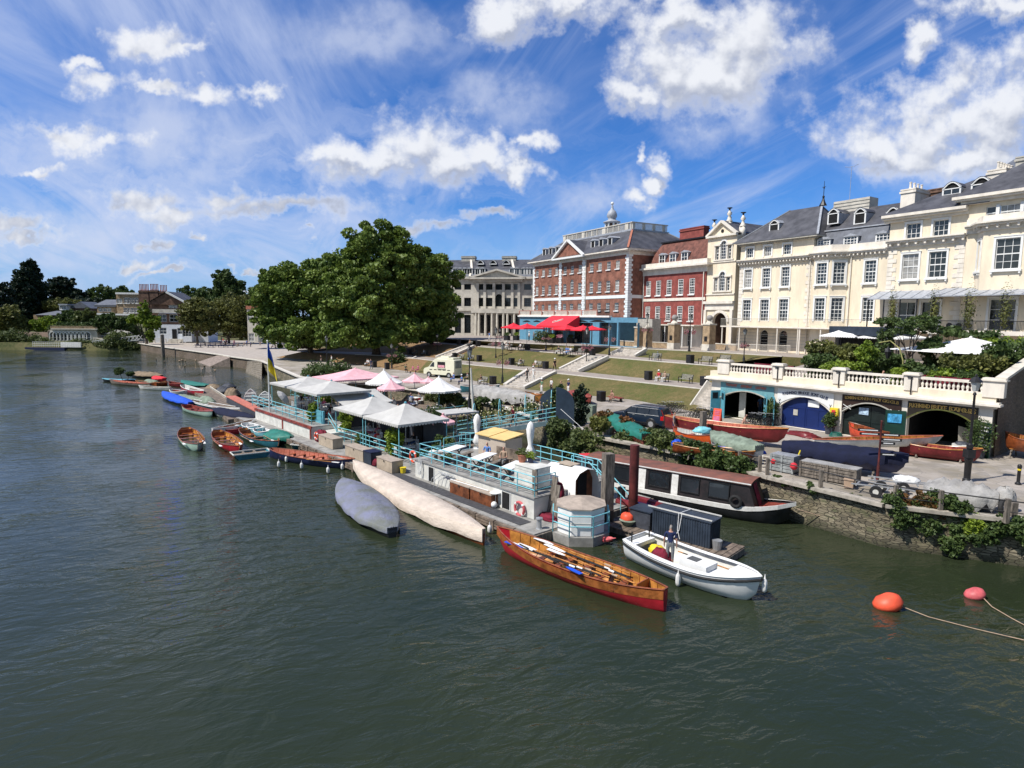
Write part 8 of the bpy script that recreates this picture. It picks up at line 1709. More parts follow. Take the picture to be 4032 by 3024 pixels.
for i,(a,b_,z,rx,h,m_,l) in enumerate(((24.6,2.3,DKZ,.5,1.9,'leafy','tall yellow-green bamboo-like shrub beside the blue hatch panel'),(16.0,1.7,DKZ,.55,1.6,'leafy','yellow-green shrub below the nearest canopy corner'),(27.8,1.0,1.5,.45,1.2,'leafy','yellow-green potted shrub on the raised deck rail'),(20.7,1.8,DKZ,.5,.8,'leafm','low green plants by the turquoise rail'),(12.3,1.6,DKZ,.35,.9,'leafm','green potted shrub beside the orange lifebuoy'),(13.4,4.,DKZ,.7,1.2,'leafm','dark green plants under the right edge of the nearest canopy'),(38.5,7.2,.5,.8,1.8,'leafy','bright green shrub beneath the left white parasol'),(46,9,.5,2.,1.6,'leafm','dark shrubs behind the pink canopy'),(26.6,8.9,.5,1.2,1.1,'leafo','mixed plants at the corner of the dining deck'),(24.3,10.6,0.3,1.4,1.5,'leafm','green climbers below the mast'),(27.3,18.8,.5,1.,1.2,'leafo','shrub by the mast side of the dining deck'))):
 bush('shrub',l,BP_(a,b_,z),[(0,0,h*.35,rx*.9,rx*.9,h*.4),(0,0,h*.8,rx,rx,h*.45)],M[m_],leaf=.17,nsub=55,per=30,seed=120+i,group='plants on the floating restaurant')
c=G(*zp(65,850),3.2);t=thing('tilted_parasol','pale tilted parasol at the left end of the raised deck','parasol',(c.x,c.y,1.5));q=MB();q.lathe([(.02,0),(.4,-.06),(.75,-.25)],(0,0,0),10);Rt=Matrix.Rotation(.9,4,'Y');q.v=[tuple(Rt@Vector(v)+Vector((.0,0,1.7))) for v in q.v];q.build('canopy',M['canvas'],t);q=MB();q.cyl((0,0,0),(0,0,1.7),.03,None,6);q.build('pole',M['steel'],t)
# boats
def hullsec(L,B,fb,tr,m,sheer,inset=0.,draft=.22,keelup=0.,bowfull=.62,flare=1.,nsec=18):
 secs=[]
 for i in range(nsec+1):
  t=i/nsec
  s=2*t-1
  if s<0: w=(1-abs(s)**2.6)*(1-tr)+tr
  else: w=max(0.,(1-s**(1/(1-bowfull)*.95)))**.85
  w=w*B/2-inset
  zt=fb*(1+sheer*s*s*(1.25 if s>0 else .8))
  zk=-draft+inset+(fb*.9+draft)*(max(0,s-.72)/.28)**3*.55+(fb*.5*(max(0,-s-.8)/.2)**2*.3 if tr<.3 else 0)+keelup
  rake=.0
  row=[]
  for j in range(-m,m+1):
   ph=abs(j)/m;sg=1 if j>0 else -1
   y=max(w,0.012)*math.sin(ph*math.pi/2)**.62*sg if j else 0
   z=zk+(zt-zk)*(1-math.cos(ph*math.pi/2)**1.1)
   x=-L/2+L*t+(.05*L*(max(0,s-.6)/.4)**2)*((z-zk)/max(.01,zt-zk)-.5)*.6
   row.append((x,y,z))
  secs.append(row)
 return secs
def boat(label,bow,stern,B,fb=.5,hull='varn',inn='varn',gun='varnd',tr=.25,sheer=.35,thw=3,cover=None,ridge=.25,z0=0.,name='rowing_boat',cat='rowing boat',group=None,ribs=True,roll=0.,draft=.2,deck=0,bowfull=.62,stripe=None,floor=None,sbd=False,sw=.14,covn=1.04,drop=.12,lump=.05,seed=1,var=.22):
 bow=Vector(bow);stern=Vector(stern);d=bow-stern;L=Vector((d.x,d.y)).length;c=(bow+stern)/2
 t=thing(name,label,cat,(c.x,c.y,z0),math.atan2(d.y,d.x),group);t.rotation_euler.x=roll
 S=hullsec(L,B,fb,tr,5,sheer,0,draft,0,bowfull);q=MB();q.loft(S);n=len(S[0]);q.add(S[0],[tuple(range(n))]);q.build('hull',M[hull],t,2)
 Si=hullsec(L-.06,B,fb,tr,5,sheer,.045,draft,.05,bowfull)
 top=[[s[0] for s in S],[s[-1] for s in S]]
 if not cover:
  q=MB();q.loft([list(reversed(r)) for r in Si[0:-1]]);q.add([(x+.03,y,z) for x,y,z in Si[0]],[tuple(range(n))]);q.build('interior',M[inn],t,2)
  if ribs:
   q=MB()
   for i in range(1,len(Si)-2):
    r=Si[i];q.tube([(x,y*.985,z-.0) for x,y,z in r],.014,4)
   q.build('ribs',M['varnd'] if inn=='varn' else M[inn],t)
  zf=-draft+.12
  q=MB();W_=B*.28;q.box(-L*.36,L*.34,-W_,W_,zf,zf+.03);q.build('floorboards',M[floor or inn],t)
  for k in range(thw):
   s=-.55+1.05*(k+.5)/thw;i=int((s+1)/2*18);w=abs(S[i][-1][1])*.96;x=S[i][0][0];z=fb*.62
   q=MB();q.box(x-.12,x+.12,-w,w,z,z+.035);q.build('thwart',M[gun],t)
  if sbd:
   i=2;w=abs(S[i][-1][1])*.8;x=S[i][0][0];q=MB();q.box(x-.02,x+.02,-w,w,fb*.6,fb*1.35);q.box(x-.05,x+.5,-w,w,fb*.55,fb*.6);q.build('stern_seat_back',M[gun],t)
  if deck:
   k=int(18*(1-deck));q=MB();q.sheet([(S[i][0][0],S[i][0][1],S[i][0][2]-.01) for i in range(k,19)],[(S[i][-1][0],S[i][-1][1],S[i][-1][2]-.01) for i in range(k,19)]);q.build('foredeck',M[gun],t)
 for s in ((0,1) if not cover else ()):
  q=MB();q.tube([(x,y,z+.01) for x,y,z in top[s]],.032 if B>1 else .025,6);q.build('gunwale',M[gun],t,True)
 if tr>.12 and not cover: q=MB();q.bar(S[0][0],S[0][-1],.05,.06);q.build('transom_cap',M[gun],t)
 if stripe: 
  q=MB();[q.sheet([(x,y*1.012+(.014 if y>0 else -.014),z-.04) for x,y,z in top[s]],[(x,y*(1.008-max(0,sw-.14)*.45)+(.022 if y>0 else -.022),z-sw) for x,y,z in top[s]]) for s in(0,1)];q.build('painted_strake',M[stripe],t)
 if cover:
  rg=random.Random(seed);q=MB();rows=[];m=8
  for i in range(19):
   r=S[i];w=max(.05,abs(r[-1][1]))*covn+.02;zt=r[-1][2];x=r[-1][0];hd=ridge*(1-abs(2*i/18-1)**3)
   sag=1+.25*math.sin(i*1.9+seed)*lump*8
   row=[(x,-w,zt-drop*(1+var*math.sin(i*2.3)))]
   for j in range(-m,m+1):
    f=j/m;row.append((x,w*f*.995,zt+.02+hd*sag*(1-abs(f)**1.6)+lump*math.sin(i*2.7+j*1.9+seed)*(1-abs(f))+rg.uniform(-.3,.3)*lump))
   row.append((x,w,zt-drop*(1+var*math.sin(i*1.7+1))));rows.append(row)
  q.loft(rows);q.add([v for v in rows[0]],[tuple(range(len(rows[0])))]);q.build('cover',M[cover],t,2)
 return t
def oar(label,p,q_,blade='white_c',group=None,r=.022,shaft='varn'):
 p=Vector(p);q_=Vector(q_);d=q_-p;t=thing('oar',label,'oar',p,0,group);m=MB();m.cyl((0,0,0),d*.8,r,r*.8,6);m.build('shaft',M[shaft],t)
 m=MB();m.cyl(d*.18,d*.24,r*1.6,None,8);m.build('leather',M['ctan'] if shaft!='tire' else M['cwhite'],t);u=d.normalized();s=u.cross(Vector((0,0,1))).normalized();m=MB();e=d*.78
 P=[e-s*.03,e+d*.07-s*.085,d-s*.09,d+s*.09,e+d*.07+s*.085,e+s*.03];m.ext(P,(0,0,.018));m.build('blade',M[blade],t);return t
def fender(p,label,r=.11,l=.42,m='fender'):
 t=thing('fender',label,'fender',p,0,'white fenders hung from the boats');q=MB();q.lathe([(.02,0),(r*.8,l*.12),(r,l*.3),(r,l*.7),(r*.8,l*.88),(.03,l),(.012,l+.15)],(0,0,0),8);q.build('body',M[m],t,True);return t
GZ=lambda x,y,z:G(x,y,z)
M['varnm']=mat('orange_brown_varnish',(.40,.13,.035),.28,.25,3,spec=.55)
gb,gs=GZ(1966,2076,.95),GZ(2622,2306,.95)
GIG=boat('long varnished wooden pilot gig with crimson hull full of oars, nearest the camera',gb,gs,1.75,.62,'redhull','varn','varnd',.16,.42,5,name='pilot_gig',cat='rowing boat',draft=.18,stripe='varnm',sw=.36,sbd=True,bowfull=.60)
dg_=(gs-gb).normalized();sg_=Vector((-dg_.y,dg_.x,0));gc=(gb+gs)/2
def gp(l,s,z): p=gc+dg_*l+sg_*s;p.z=z;return p
for i,(l0_,s0_,l1_,s1_,z,bl,lab) in enumerate(((2.3,.35,-1.9,.50,.62,'white_c','black-shafted oar with white blade along the far side of the gig'),(2.6,.2,-1.6,.42,.64,'white_c','second oar with white blade next to it on the far side of the gig'),(2.9,.05,-1.5,.22,.60,'white_c','oar crossing the middle of the gig'),(1.6,-.3,-3.1,-.38,.60,'white_c','oar with white blade along the near side of the gig, inner'),(1.3,-.42,-3.3,-.5,.62,'tarpblue','oar with blue-tipped blade on the near side of the gig, outer'),(-2.6,-.35,1.2,-.98,.70,'tarpblue','oar whose blue blade sticks out over the near gunwale'),(2.4,.5,-2.6,.62,.68,'white_c','oar lying against the far gunwale of the gig'),(1.9,-.15,-2.8,-.2,.58,'white_c','oar with bare yellow handle near the gig centre line'))):
 oar(lab,gp(l0_,s0_,z),gp(l1_,s1_,z+.04),bl,'oars lying in the long gig',.026,'tire' if i in(0,1,3,4,5) else 'varn')
wb,ws=GZ(2990,2268,1.0),GZ(2500,2122,.75)
WL=boat('white open motor launch with black rubbing strake, foredeck and cuddy box','' or wb,ws,2.25,.72,'whitepaint','offwhite','whitepaint',.72,.32,1,name='motor_launch',cat='motor boat',ribs=False,draft=.15,deck=.22,bowfull=.66,floor='deckwood',stripe=None)
d=(wb-ws);Lw=Vector((d.x,d.y)).length;S=hullsec(Lw,2.25,.72,.72,5,.32,0,.15,0,.66)
for s in (0,-1): q=MB();q.tube([(r[s][0],r[s][1]*1.015,r[s][2]-.13) for r in S],.05,6);q.build('rubbing_strake',M['tire'],WL,True)
for s in (0,-1):
 q=MB();q.sheet([(r[s][0],r[s][1],r[s][2]+.03) for r in S],[(r[s][0],r[s][1]*.80,r[s][2]+.03) for r in S]);q.build('side_deck',M['whitepaint'],WL)
q=MB();q.box(-.2,1.0,-.55,.25,.35,.85);q.box(1.0,1.9,-.45,.15,.35,.62);q.build('cuddy',M['whitepaint'],WL);q=MB();q.box(.0,.45,-.35,.05,.852,.87);q.build('hatch',M['glass'],WL)
q=MB();q.box(-Lw/2+.05,-Lw/2+.5,-.75,.75,.62,.78);q.build('stern_deck',M['whitepaint'],WL);q=MB();q.cyl((-Lw/2+.3,.6,.75),(-Lw/2+.3,.6,1.3),.03);q.cyl((-Lw/2+.3,-.6,.75),(-Lw/2+.3,-.6,1.3),.03);q.build('mooring_post',M['iron'],WL)
lw=WL.matrix_basis
wp=lambda x,y,z:WL.matrix_basis@Vector((x,y,z))
rw=WL.rotation_euler.z
person('man in navy shirt and dark shorts standing in the white motor launch, seen from behind',G(2200+965/2.212,1600+1395/2.212,.2),'stand',fdir(.35,1.),top='cnavy',bot='cgrey',hair='hairg',shoe='skin',h=1.03)
heap('bag','yellow dry bag in the stern of the white launch','bag',wp(-1.9,.35,.3),.42,.3,.35,M['yellow'],6,rw);heap('bag','maroon cloth bundle beside the man in the launch','bag',wp(-1.25,-.25,.3),.45,.4,.55,M['maroonbag'],7,rw);heap('bag','small red bag at the feet of the man in the launch','bag',wp(-1.15,-.6,.3),.2,.18,.32,M['cred'],8,rw);heap('bag','blue bundle right of the man in the launch','bag',wp(-.2,.35,.3),.5,.22,.3,M['tarpblue'],9,rw);heap('rope_coil','pale rope coil in the bow of the launch','rope',wp(1.9,.0,.5),.35,.3,.12,M['ctan'],10,rw)
t=thing('boathook','long wooden boathook lying in the white launch','pole',wp(.2,.55,.62),rw);q=MB();q.cyl((-1.2,0,0),(2.,-.15,.05),.025,None,6);q.build('shaft',M['varn'],t)
for x,y,z,l in ((.2,-1.18,.0,'white fender on the near side of the launch'),(2.95,.2,.35,'white fender hanging from the launch bow')): fender(wp(x,y,z),l,.10,.55)
boat('very long rowing boat under a cream canvas cover alongside the pontoon',GZ(1398,1800,1.1),GZ(1905,2085,.75),1.65,.62,'varnd','varn','varnd',.08,.3,0,cover='tarpbeige',ridge=.22,name='covered_boat',cat='boat',covn=1.07,drop=.55,lump=.03,seed=2,var=.1)
boat('broad boat under a faded lilac-grey cover lying off the pontoon',GZ(1352,1882,.55),GZ(1545,2072,.55),2.3,.42,'blackhull','varn','varnd',.2,.2,0,cover='tarplav',ridge=.34,name='covered_boat',cat='boat',covn=1.04,drop=.22,lump=.035,seed=4)
boat('salmon-pink lined rowing boat with white fenders, dark hull',GZ(1392,1815,.55),GZ(1066,1770,.55),1.7,.5,'navyhull','salmon','varnd',.15,.35,5,name='rowing_boat')
SB=[(1098,1832),(1128,1812),(1188,1838),(1292,1856),(1348,1842)]
for i,(x,y) in enumerate(SB): fender(G(x,y+8,.02),'white fender on the near side of the salmon-lined boat, number %s from the left'%['one','two','three','four','five'][i])
oar('white oar lying in the salmon-lined boat',G(1205,1808,.5),G(1335,1822,.5),'white_c')
fender(G(1753,2075,.03),'white pear-shaped buoy by the cream-covered boat',.16,.36);fender(G(1928,2100,.03),'white fender at the stern of the cream-covered boat')
z_=lambda x,y:(300+x/2.765,1400+y/2.765)
def mb_(label,bx,by,sx,sy,B,zz_=.42,**k): return boat(label,G(*z_(bx,by),zz_),G(*z_(sx,sy),zz_),B,**k)
sk=dict(fb=.42,inn='varn',gun='varnd',tr=.35,sheer=.4,thw=3,sbd=True,group='wooden skiffs moored in the middle cluster')
mb_('varnished skiff with pale green hull, leftmost and nearest of the three',1320,990,1190,800,1.75,hull='mint',**sk)
mb_('varnished skiff with crimson hull, middle of the three',1775,1010,1530,830,1.7,hull='redhull',**sk)
mb_('varnished skiff with grey-teal hull, right of the three',2200,955,1810,810,1.7,hull='tealhull',**sk)
mb_('maroon-decked skiff with pale green hull, behind the three varnished ones',1478,625,1180,545,1.6,hull='mint',fb=.42,inn='marwood',gun='marwood',tr=.35,thw=3,sbd=True,deck=.3)
for i,(x,y,x2,y2,l) in enumerate(((1110,890,1180,970,'oar with white blade in the leftmost skiff'),(1310,820,1400,960,'oar with white blade on the right side of the leftmost skiff'),(1490,920,1580,990,'oar in the middle skiff, left side'),(1690,870,1800,970,'oar with white blade in the middle skiff, right side'),(1790,870,1920,940,'oar in the right skiff, left side'),(2040,870,2150,930,'oar with white blade in the right skiff'))):
 oar(l,G(*z_(x,y),.48),G(*z_(x2,y2),.48),'white_c','oars lying in the skiffs')
def punt(label,x0,y0,x1,y1,w,m,inn,group=None):
 a=G(*z_(x0,y0),.35);c=G(*z_(x1,y1),.35);d=c-a;L=d.length;t=thing('punt',label,'punt',(a.x,a.y,0),math.atan2(d.y,d.x),group);q=MB();q.add([(0,-w/2,.38),(0,w/2,.38),(L,w/2,.38),(L,-w/2,.38),(.4,-w/2,-.1),(.4,w/2,-.1),(L-.4,w/2,-.1),(L-.4,-w/2,-.1)],[(4,5,1,0),(5,6,2,1),(6,7,3,2),(7,4,0,3)]);q.build('hull',m,t)
 q=MB();q.add([(.1,-w/2+.05,.24),(L-.1,-w/2+.05,.24),(L-.1,w/2-.05,.24),(.1,w/2-.05,.24)],[(0,1,2,3)]);q.build('deck',inn,t);q=MB();q.bar((0,-w/2,.38),(L,-w/2,.38),.06,.07);q.bar((0,w/2,.38),(L,w/2,.38),.06,.07);q.bar((0,-w/2,.38),(0,w/2,.38),.06,.07);q.bar((L,-w/2,.38),(L,w/2,.38),.06,.07);q.build('rim',M['offwhite'],t)
 q=MB();[q.box(x,x+.12,-w/2+.05,w/2-.05,.26,.36) for x in (L*.3,L*.6)];q.build('cross_seat',M['woodpile'],t);return t
punt('flat teal punt with white rim in front of the three skiffs',1695,1075,2100,1030,1.3,M['tealhull'],M['deckwood'])
punt('teal punt against the pontoon behind the salmon-lined boat',2420,980,2550,960-20,1.5,M['tealhull'],M['deckwood'])
cv=dict(name='covered_boat',cat='boat')
mb_('boat under a bright blue tarpaulin, leftmost of the middle cluster',945,395,1245,505,1.6,.6,fb=.45,hull='navyhull',cover='tarpblue',ridge=.3,tr=.3,drop=.2,**cv)
mb_('boat under a navy tarpaulin beside the pontoon',1930,670,1500,570,1.6,.6,fb=.45,hull='offwhite',cover='tarpnavy',ridge=.35,tr=.3,drop=.15,**cv)
mb_('boat under a sage green cover behind the bright blue one',1120,425,1370,475,1.5,.6,fb=.4,hull='offwhite',cover='tarpsage',ridge=.3,tr=.3,**cv)
mb_('small boat under a greenish grey tent cover next to the pontoon',1345,465,1495,490,1.3,.6,fb=.35,hull='offwhite',cover='tarpsage',ridge=.6,tr=.4,**cv)
mb_('boat under a flat teal-green tarpaulin, farthest out',1150,275,1430,320,1.9,.5,fb=.4,hull='blackhull',cover='tarpgreen',ridge=.2,tr=.3,**cv)
mb_('white and pink skiff end-on behind the bright blue cover',1025,375,1190,385,1.4,.5,fb=.42,hull='offwhite',inn='salmon',gun='whitepaint',tr=.4)
mb_('red and white skiff next to the grey pontoon',1385,400,1160,330,1.4,.5,fb=.5,hull='redhull',inn='offwhite',gun='whitepaint',tr=.4)
mb_('long white skiff with teal bow beside the pontoon',1810,585,1260,490,1.3,.45,fb=.42,hull='tealhull',inn='deckwood',gun='whitepaint',tr=.3,thw=4,stripe='whitepaint')
mb_('turquoise racing punt at the far left end of the boats',290,255,650,262,1.2,.4,fb=.35,hull='blackhull',cover='aqua2',ridge=.08,tr=.2,lump=.0,drop=.04,**cv)
mb_('far left wooden skiff with salmon interior and white buoy',370,272,810,312,1.4,.4,fb=.4,hull='woodpile',inn='salmon',gun='varnd',tr=.2,thw=5)
mb_('long pale grey punt at the front of the far group',685,333,1025,350,1.1,.35,fb=.32,hull='offwhite',inn='deckwood',gun='offwhite',tr=.3,thw=3)
mb_('far boat under a brown canvas tilt cover behind the bush',600,195,930,215,1.9,.6,fb=.5,hull='blackhull',cover='tarpbrown',ridge=.5,tr=.3,**cv)
mb_('red-covered dinghy in the far group',840,225,960,240,1.5,.6,fb=.4,hull='redhull',cover='cred',ridge=.3,tr=.4,**cv)
mb_('small green covered dinghy in the far group',760,265,870,280,1.3,.5,fb=.35,hull='blackhull',cover='tarpsage',ridge=.3,tr=.4,**cv)
mb_('far varnished skiff at the right of the far group',990,285,860,300,1.4,.45,fb=.4,hull='varnd',inn='varn',gun='varnd',tr=.35)
mb_('weathered skiff in the centre of the far group',650,280,900,300,1.2,.42,fb=.38,hull='varnd',inn='deckwood',gun='varn',tr=.3)
mb_('dark maroon dinghy left of the green tarpaulin',1020,290,1150,310,1.3,.42,fb=.38,hull='marhull',inn='marwood',gun='marwood',tr=.35)
mb_('boat under a small brown cover right of the green tarpaulin',1430,325,1560,335,1.9,.6,fb=.3,hull='blackhull',cover='tarpbrown',ridge=.5,tr=.5,**cv)
mb_('boat under a dark grey cover, upper one right of the brown cover',1610,315,1705,325,1.8,.6,fb=.3,hull='blackhull',cover='tarpdk',ridge=.5,tr=.5,**cv)
mb_('boat under a dark grey cover beside the tan tent cover',1530,360,1680,365,2.,.6,fb=.3,hull='blackhull',cover='tarpdk',ridge=.6,tr=.5,**cv)
mb_('boat under a tan tent-shaped cover by the pontoon',1620,405,1770,410,2.,.6,fb=.3,hull='blackhull',cover='tarpbrown',ridge=.9,tr=.5,**cv)
mb_('long white gig shell lying diagonally above the three skiffs',1950,690,1480,790,1.1,.7,fb=.4,hull='whitepaint',inn='ctan',gun='whitepaint',tr=.12,thw=2,z0=.15)
mb_('faded red boat under the white gig shell',1560,790,1820,800,1.3,.4,fb=.4,hull='cred',inn='marwood',gun='marwood',tr=.4)
for i,(x,y,l) in enumerate(((1900,755,'pale blue dinghy, left of the stack by the pontoon'),(1960,770,'pale blue dinghy, middle of the stack by the pontoon'),(2030,800,'pale blue dinghy, right of the stack by the pontoon'))): mb_(l,x+70,y+30,x-60,y-10,1.2,.6+.05*i,fb=.4,hull='aqua',inn='cwhite',gun='whitepaint',tr=.5,thw=2,z0=.2)
boat('boat under a bright teal-green tarpaulin moored at the pontoon edge',G(1000+395/2.765,1600+320/2.765,.7),G(1000+160/2.765,1600+260/2.765,.7),1.7,.45,'blackhull',cover='tarpgreen',ridge=.45,tr=.5,name='covered_boat',cat='boat',drop=.3)
for (x,yt,yb,w,l) in ((1905,350,515,150,'white dinghy stood on its stern, left one behind the pontoon'),(2060,375,505,150,'white dinghy stood on its stern, right one beside the flagpole')):
 p=G(*z_(x,yb+20),.4);k=p.y/F/2.765;h=(yb-yt)*k*1.05;t=thing('dinghy',l,'rowing boat',p,0,'white dinghies stored upright behind the pontoon');q=MB();rows=[]
 for i in range(11): f=i/10;wd=w*k/2*(math.sin(math.pi*(.28+.72*f))**.7 if f<1 else .02);rows.append([(wd*math.cos(math.pi*j/8),.35*math.sin(math.pi*j/8)*(.3+wd),h*f) for j in range(9)])
 q.loft(rows);q.build('hull',M['whitepaint'],t,2);q=MB();rr=[(r[0][0],0,r[0][2]) for r in rows]+[(r[-1][0],0,r[-1][2]) for r in rows[::-1]];q.tube([(x_,-.02,z_2) for x_,_,z_2 in rr],.05,5);q.build('gunwale',M['whitepaint'],t)
 q=MB();q.ext([(r[0][0]*.97,.02,r[0][2]) for r in rows]+[(r[-1][0]*.97,.02,r[-1][2]) for r in rows[::-1]],(0,.03,0));q.build('interior',M['offwhite'],t)
 q=MB();[q.box(-w*k*.4,w*k*.4,-.06,.0,h*f,h*f+.12) for f in (.25,.5,.7)];q.build('thwart',M['whitepaint'],t)
 q=MB();q.box(-.5,.5,-.3,.5,-.5,0);q.build('support_float',M['deckwood'],t)
a=G(*z_(1340,345),.4);c=BP_(40,-.9,.4);d=Vector((c.x-a.x,c.y-a.y,0));t=thing('mooring_pontoon','long grey timber mooring pontoon running out to the middle boats','pontoon',(a.x,a.y,0));q=MB();q.bar((0,0,.15),d+Vector((0,0,.15)),2.4,.4);q.build('deck',M['deckwood'],t)
q=MB();s_=Vector((-d.y,d.x,0)).normalized();[q.bar(d*f+s_*1.15+Vector((0,0,.35)),d*(f+.012)+s_*1.15+Vector((0,0,.35)),.08,.5) for f in [i/34 for i in range(34)]];q.bar(s_*1.15+Vector((0,0,.6)),d*.5+s_*1.15+Vector((0,0,.6)),.06,.08);q.build('low_fence',M['stonelt'],t)
a=G(*z_(1680,440),1.1);c=G(*z_(2040,620),1.1);d=Vector((c.x-a.x,c.y-a.y,0));t=thing('long_locker','long dark locker with maroon top on the mooring pontoon','locker',(a.x,a.y,.35));q=MB();q.bar((0,0,.35),d+Vector((0,0,.35)),.9,.7);q.build('body',M['tarpdk'],t);q=MB();q.bar((0,0,.74),d+Vector((0,0,.74)),1.,.08);q.build('lid',M['salmon'],t)
nb0=G(3100,1995,1.0);nb1=G(2420,1810,.6);bowp=Vector((14.2,29.9,0));st_=Vector((5.0,36.9,0));d=bowp-st_;Ln=d.length;t=thing('narrowboat','black and white houseboat with rusty red roof moored at the stone wall','narrowboat',((bowp+st_)/2),math.atan2(d.y,d.x))
S=hullsec(Ln,2.45,.72,.8,5,.08,0,.3,0,.80);
for i,r in enumerate(S):
 f=i/18
 if f>.8: S[i]=[(x,y,z+(.42*((f-.8)/.2)**1.6 if z>.3 else 0)) for x,y,z in r]
q=MB();q.loft(S);q.add(S[0],[tuple(range(11))]);q.build('hull',M['blackhull'],t,2)
m_pw=mat('peeling_white_paint',(.78,.77,.74),.7,.1,5,col2=(.62,.60,.56))
for s in (0,-1):
 q=MB();q.sheet([(r[s][0],r[s][1]*1.012,r[s][2]+.02) for r in S],[(r[s][0],r[s][1]*1.006,r[s][2]-.19) for r in S]);q.build('white_strake',m_pw,t)
 q=MB();q.sheet([(r[s][0],r[s][1],r[s][2]+.02) for r in S],[(r[s][0],r[s][1]*.88,r[s][2]+.02) for r in S]);q.build('side_deck',m_pw,t)
x0,x1=-Ln/2+.2,Ln/2-2.0;hw=1.0
q=MB();q.add([(x0,-hw,.6),(x1,-hw,.6),(x1+.5,-hw*.95,.6),(x0,hw,.6),(x1+.5,hw*.95,.6),(x0,-hw*.86,1.95),(x1+.05,-hw*.84,1.95),(x0,hw*.86,1.95),(x1+.05,hw*.84,1.95)],[(0,2,6,5),(3,7,8,4),(0,5,7,3),(2,4,8,6)]);q.build('cabin_wall',mat('flaking_black_paint',(.03,.022,.024),.5,.3,4,col2=(.012,.012,.013)),t)
q=MB();rows=[[(x0-.15+(x1+.35-x0)*i/10,(hw*.93)*math.sin(j/6*math.pi/2),1.95+.13*math.cos(j/6*math.pi/2)) for j in range(-6,7)] for i in range(11)];q.loft(rows);rows2=[[(x,y,z-.06) for x,y,z in r] for r in rows];q.loft([list(reversed(r)) for r in rows2]);q.sheet([r[0] for r in rows],[r[0] for r in rows2]);q.sheet([r[-1] for r in rows2],[r[-1] for r in rows]);q.build('roof',M['rust'],t)
q=MB();q.bar((x0-.1,-hw*.93,1.96),(x1+.2,-hw*.93,1.96),.05,.05);q.build('roof_edge_rail',m_pw,t)
Lc=x1-x0
for f0,f1 in ((.06,.16),(.19,.34),(.425,.555),(.625,.735),(.79,.905)):
 q=MB();xa_,xb_=x0+Lc*f0,x0+Lc*f1;yy=lambda z:-hw-.012+(z-.6)/1.35*hw*.14
 q.add([(xa_,yy(1.0),1.0),(xb_,yy(1.0),1.0),(xb_,yy(1.75),1.75),(xa_,yy(1.75),1.75)],[(0,1,2,3)]);o=q.build('window',M['glass'],t);k=MB()
 for z in (.98,1.77): k.bar((xa_-.03,yy(z)-.01,z),(xb_+.03,yy(z)-.01,z),.04,.05)
 for x in (xa_,xb_): k.bar((x,yy(1.)-.01,1.),(x,yy(1.75)-.01,1.75),.05,.04)
 k.build('frame',M['iron'],o)
for f0,f1 in ((.355,.405),(.57,.61)):
 q=MB();q.add([(x0+Lc*f0,yy(.66),.66),(x0+Lc*f1,yy(.66),.66),(x0+Lc*f1,yy(1.85),1.85),(x0+Lc*f0,yy(1.85),1.85)],[(0,1,2,3)]);q.build('peeling_white_panel',m_pw,t)
q=MB();q.add([(x1+.52,-.3,.62),(x1+.52,.3,.62),(x1+.12,.3,1.85),(x1+.12,-.3,1.85)],[(0,1,2,3)]);q.build('bow_door',M['maroonbag'],t)
q=MB();rows=[];k0=12
q.sheet([(r[0][0],r[0][1]*.8,r[0][2]-.1) for r in S[k0:]],[(r[-1][0],r[-1][1]*.8,r[-1][2]-.1) for r in S[k0:]]);q.build('well_deck',M['marwood'],t)
q=MB();q.add([(Ln/2-1.5,-.85,.70),(Ln/2-.75,-.66,.85),(Ln/2-.75,-.67,.96),(Ln/2-1.5,-.86,.84)],[(0,1,2,3)])
ring_=lambda l,p,rot,r=.36:None
nbm=Matrix.Translation((bowp+st_)/2)@Matrix.Rotation(math.atan2(d.y,d.x),4,'Z')
q.build('painted_name_panel',mat('faded_pink_panel',(.45,.20,.24),.7,.35,14,col2=(.62,.50,.50)),t)
for x,l in ((x0+Lc*.95,'black tyre fender hanging on the cabin side of the houseboat'),(x0+.6,'black tyre fender at the stern of the houseboat')):
 p=nbm@Vector((x,-hw-.14,.75));o=MB();o.tube([(.26*math.cos(a),0,.26+.26*math.sin(a)) for a in [2*math.pi*i/18 for i in range(18)]],.09,8,True);tt=thing('tyre_fender',l,'tyre',p,math.atan2(d.y,d.x),'tyre fenders on the houseboat');o.build('tyre',M['tire'],tt,True)
p=nbm@Vector((x0-.3,.2,0));t=thing('red_dinghy','small red-covered dinghy behind the stern of the houseboat','rowing boat',(p.x+.3,p.y+.8,0),.3);q=MB();q.add([(-.9,-.6,1.6),(.9,-.6,1.6),(.9,.6,1.7),(-.9,.6,1.7)],[(0,1,2,3)]);q.build('cover',M['cred'],t);q=MB();q.box(-1.,1.,-.6,.6,-.2,1.5);q.build('hull',M['tarpdk'],t)
p=G(2412,2045,.3);a=p;c=Vector((9.7,25.3,0));d=Vector((c.x-a.x,c.y-a.y,0));t=thing('work_float','weathered timber work float between the pile and the white launch','pontoon',(a.x,a.y,0),math.atan2(d.y,d.x));Lf=d.length
q=MB();q.box(0,Lf,-.9,.95,-.25,.28);q.build('float_body',M['woodpile'],t);q=MB();[q.box(i*.3,i*.3+.27,-1.0,1.05,.282,.33) for i in range(int(Lf/.3))];q.build('deck_boards',M['deckwood'],t)
fm=Matrix.Translation((a.x,a.y,0))@Matrix.Rotation(math.atan2(d.y,d.x),4,'Z');fr=math.atan2(d.y,d.x)
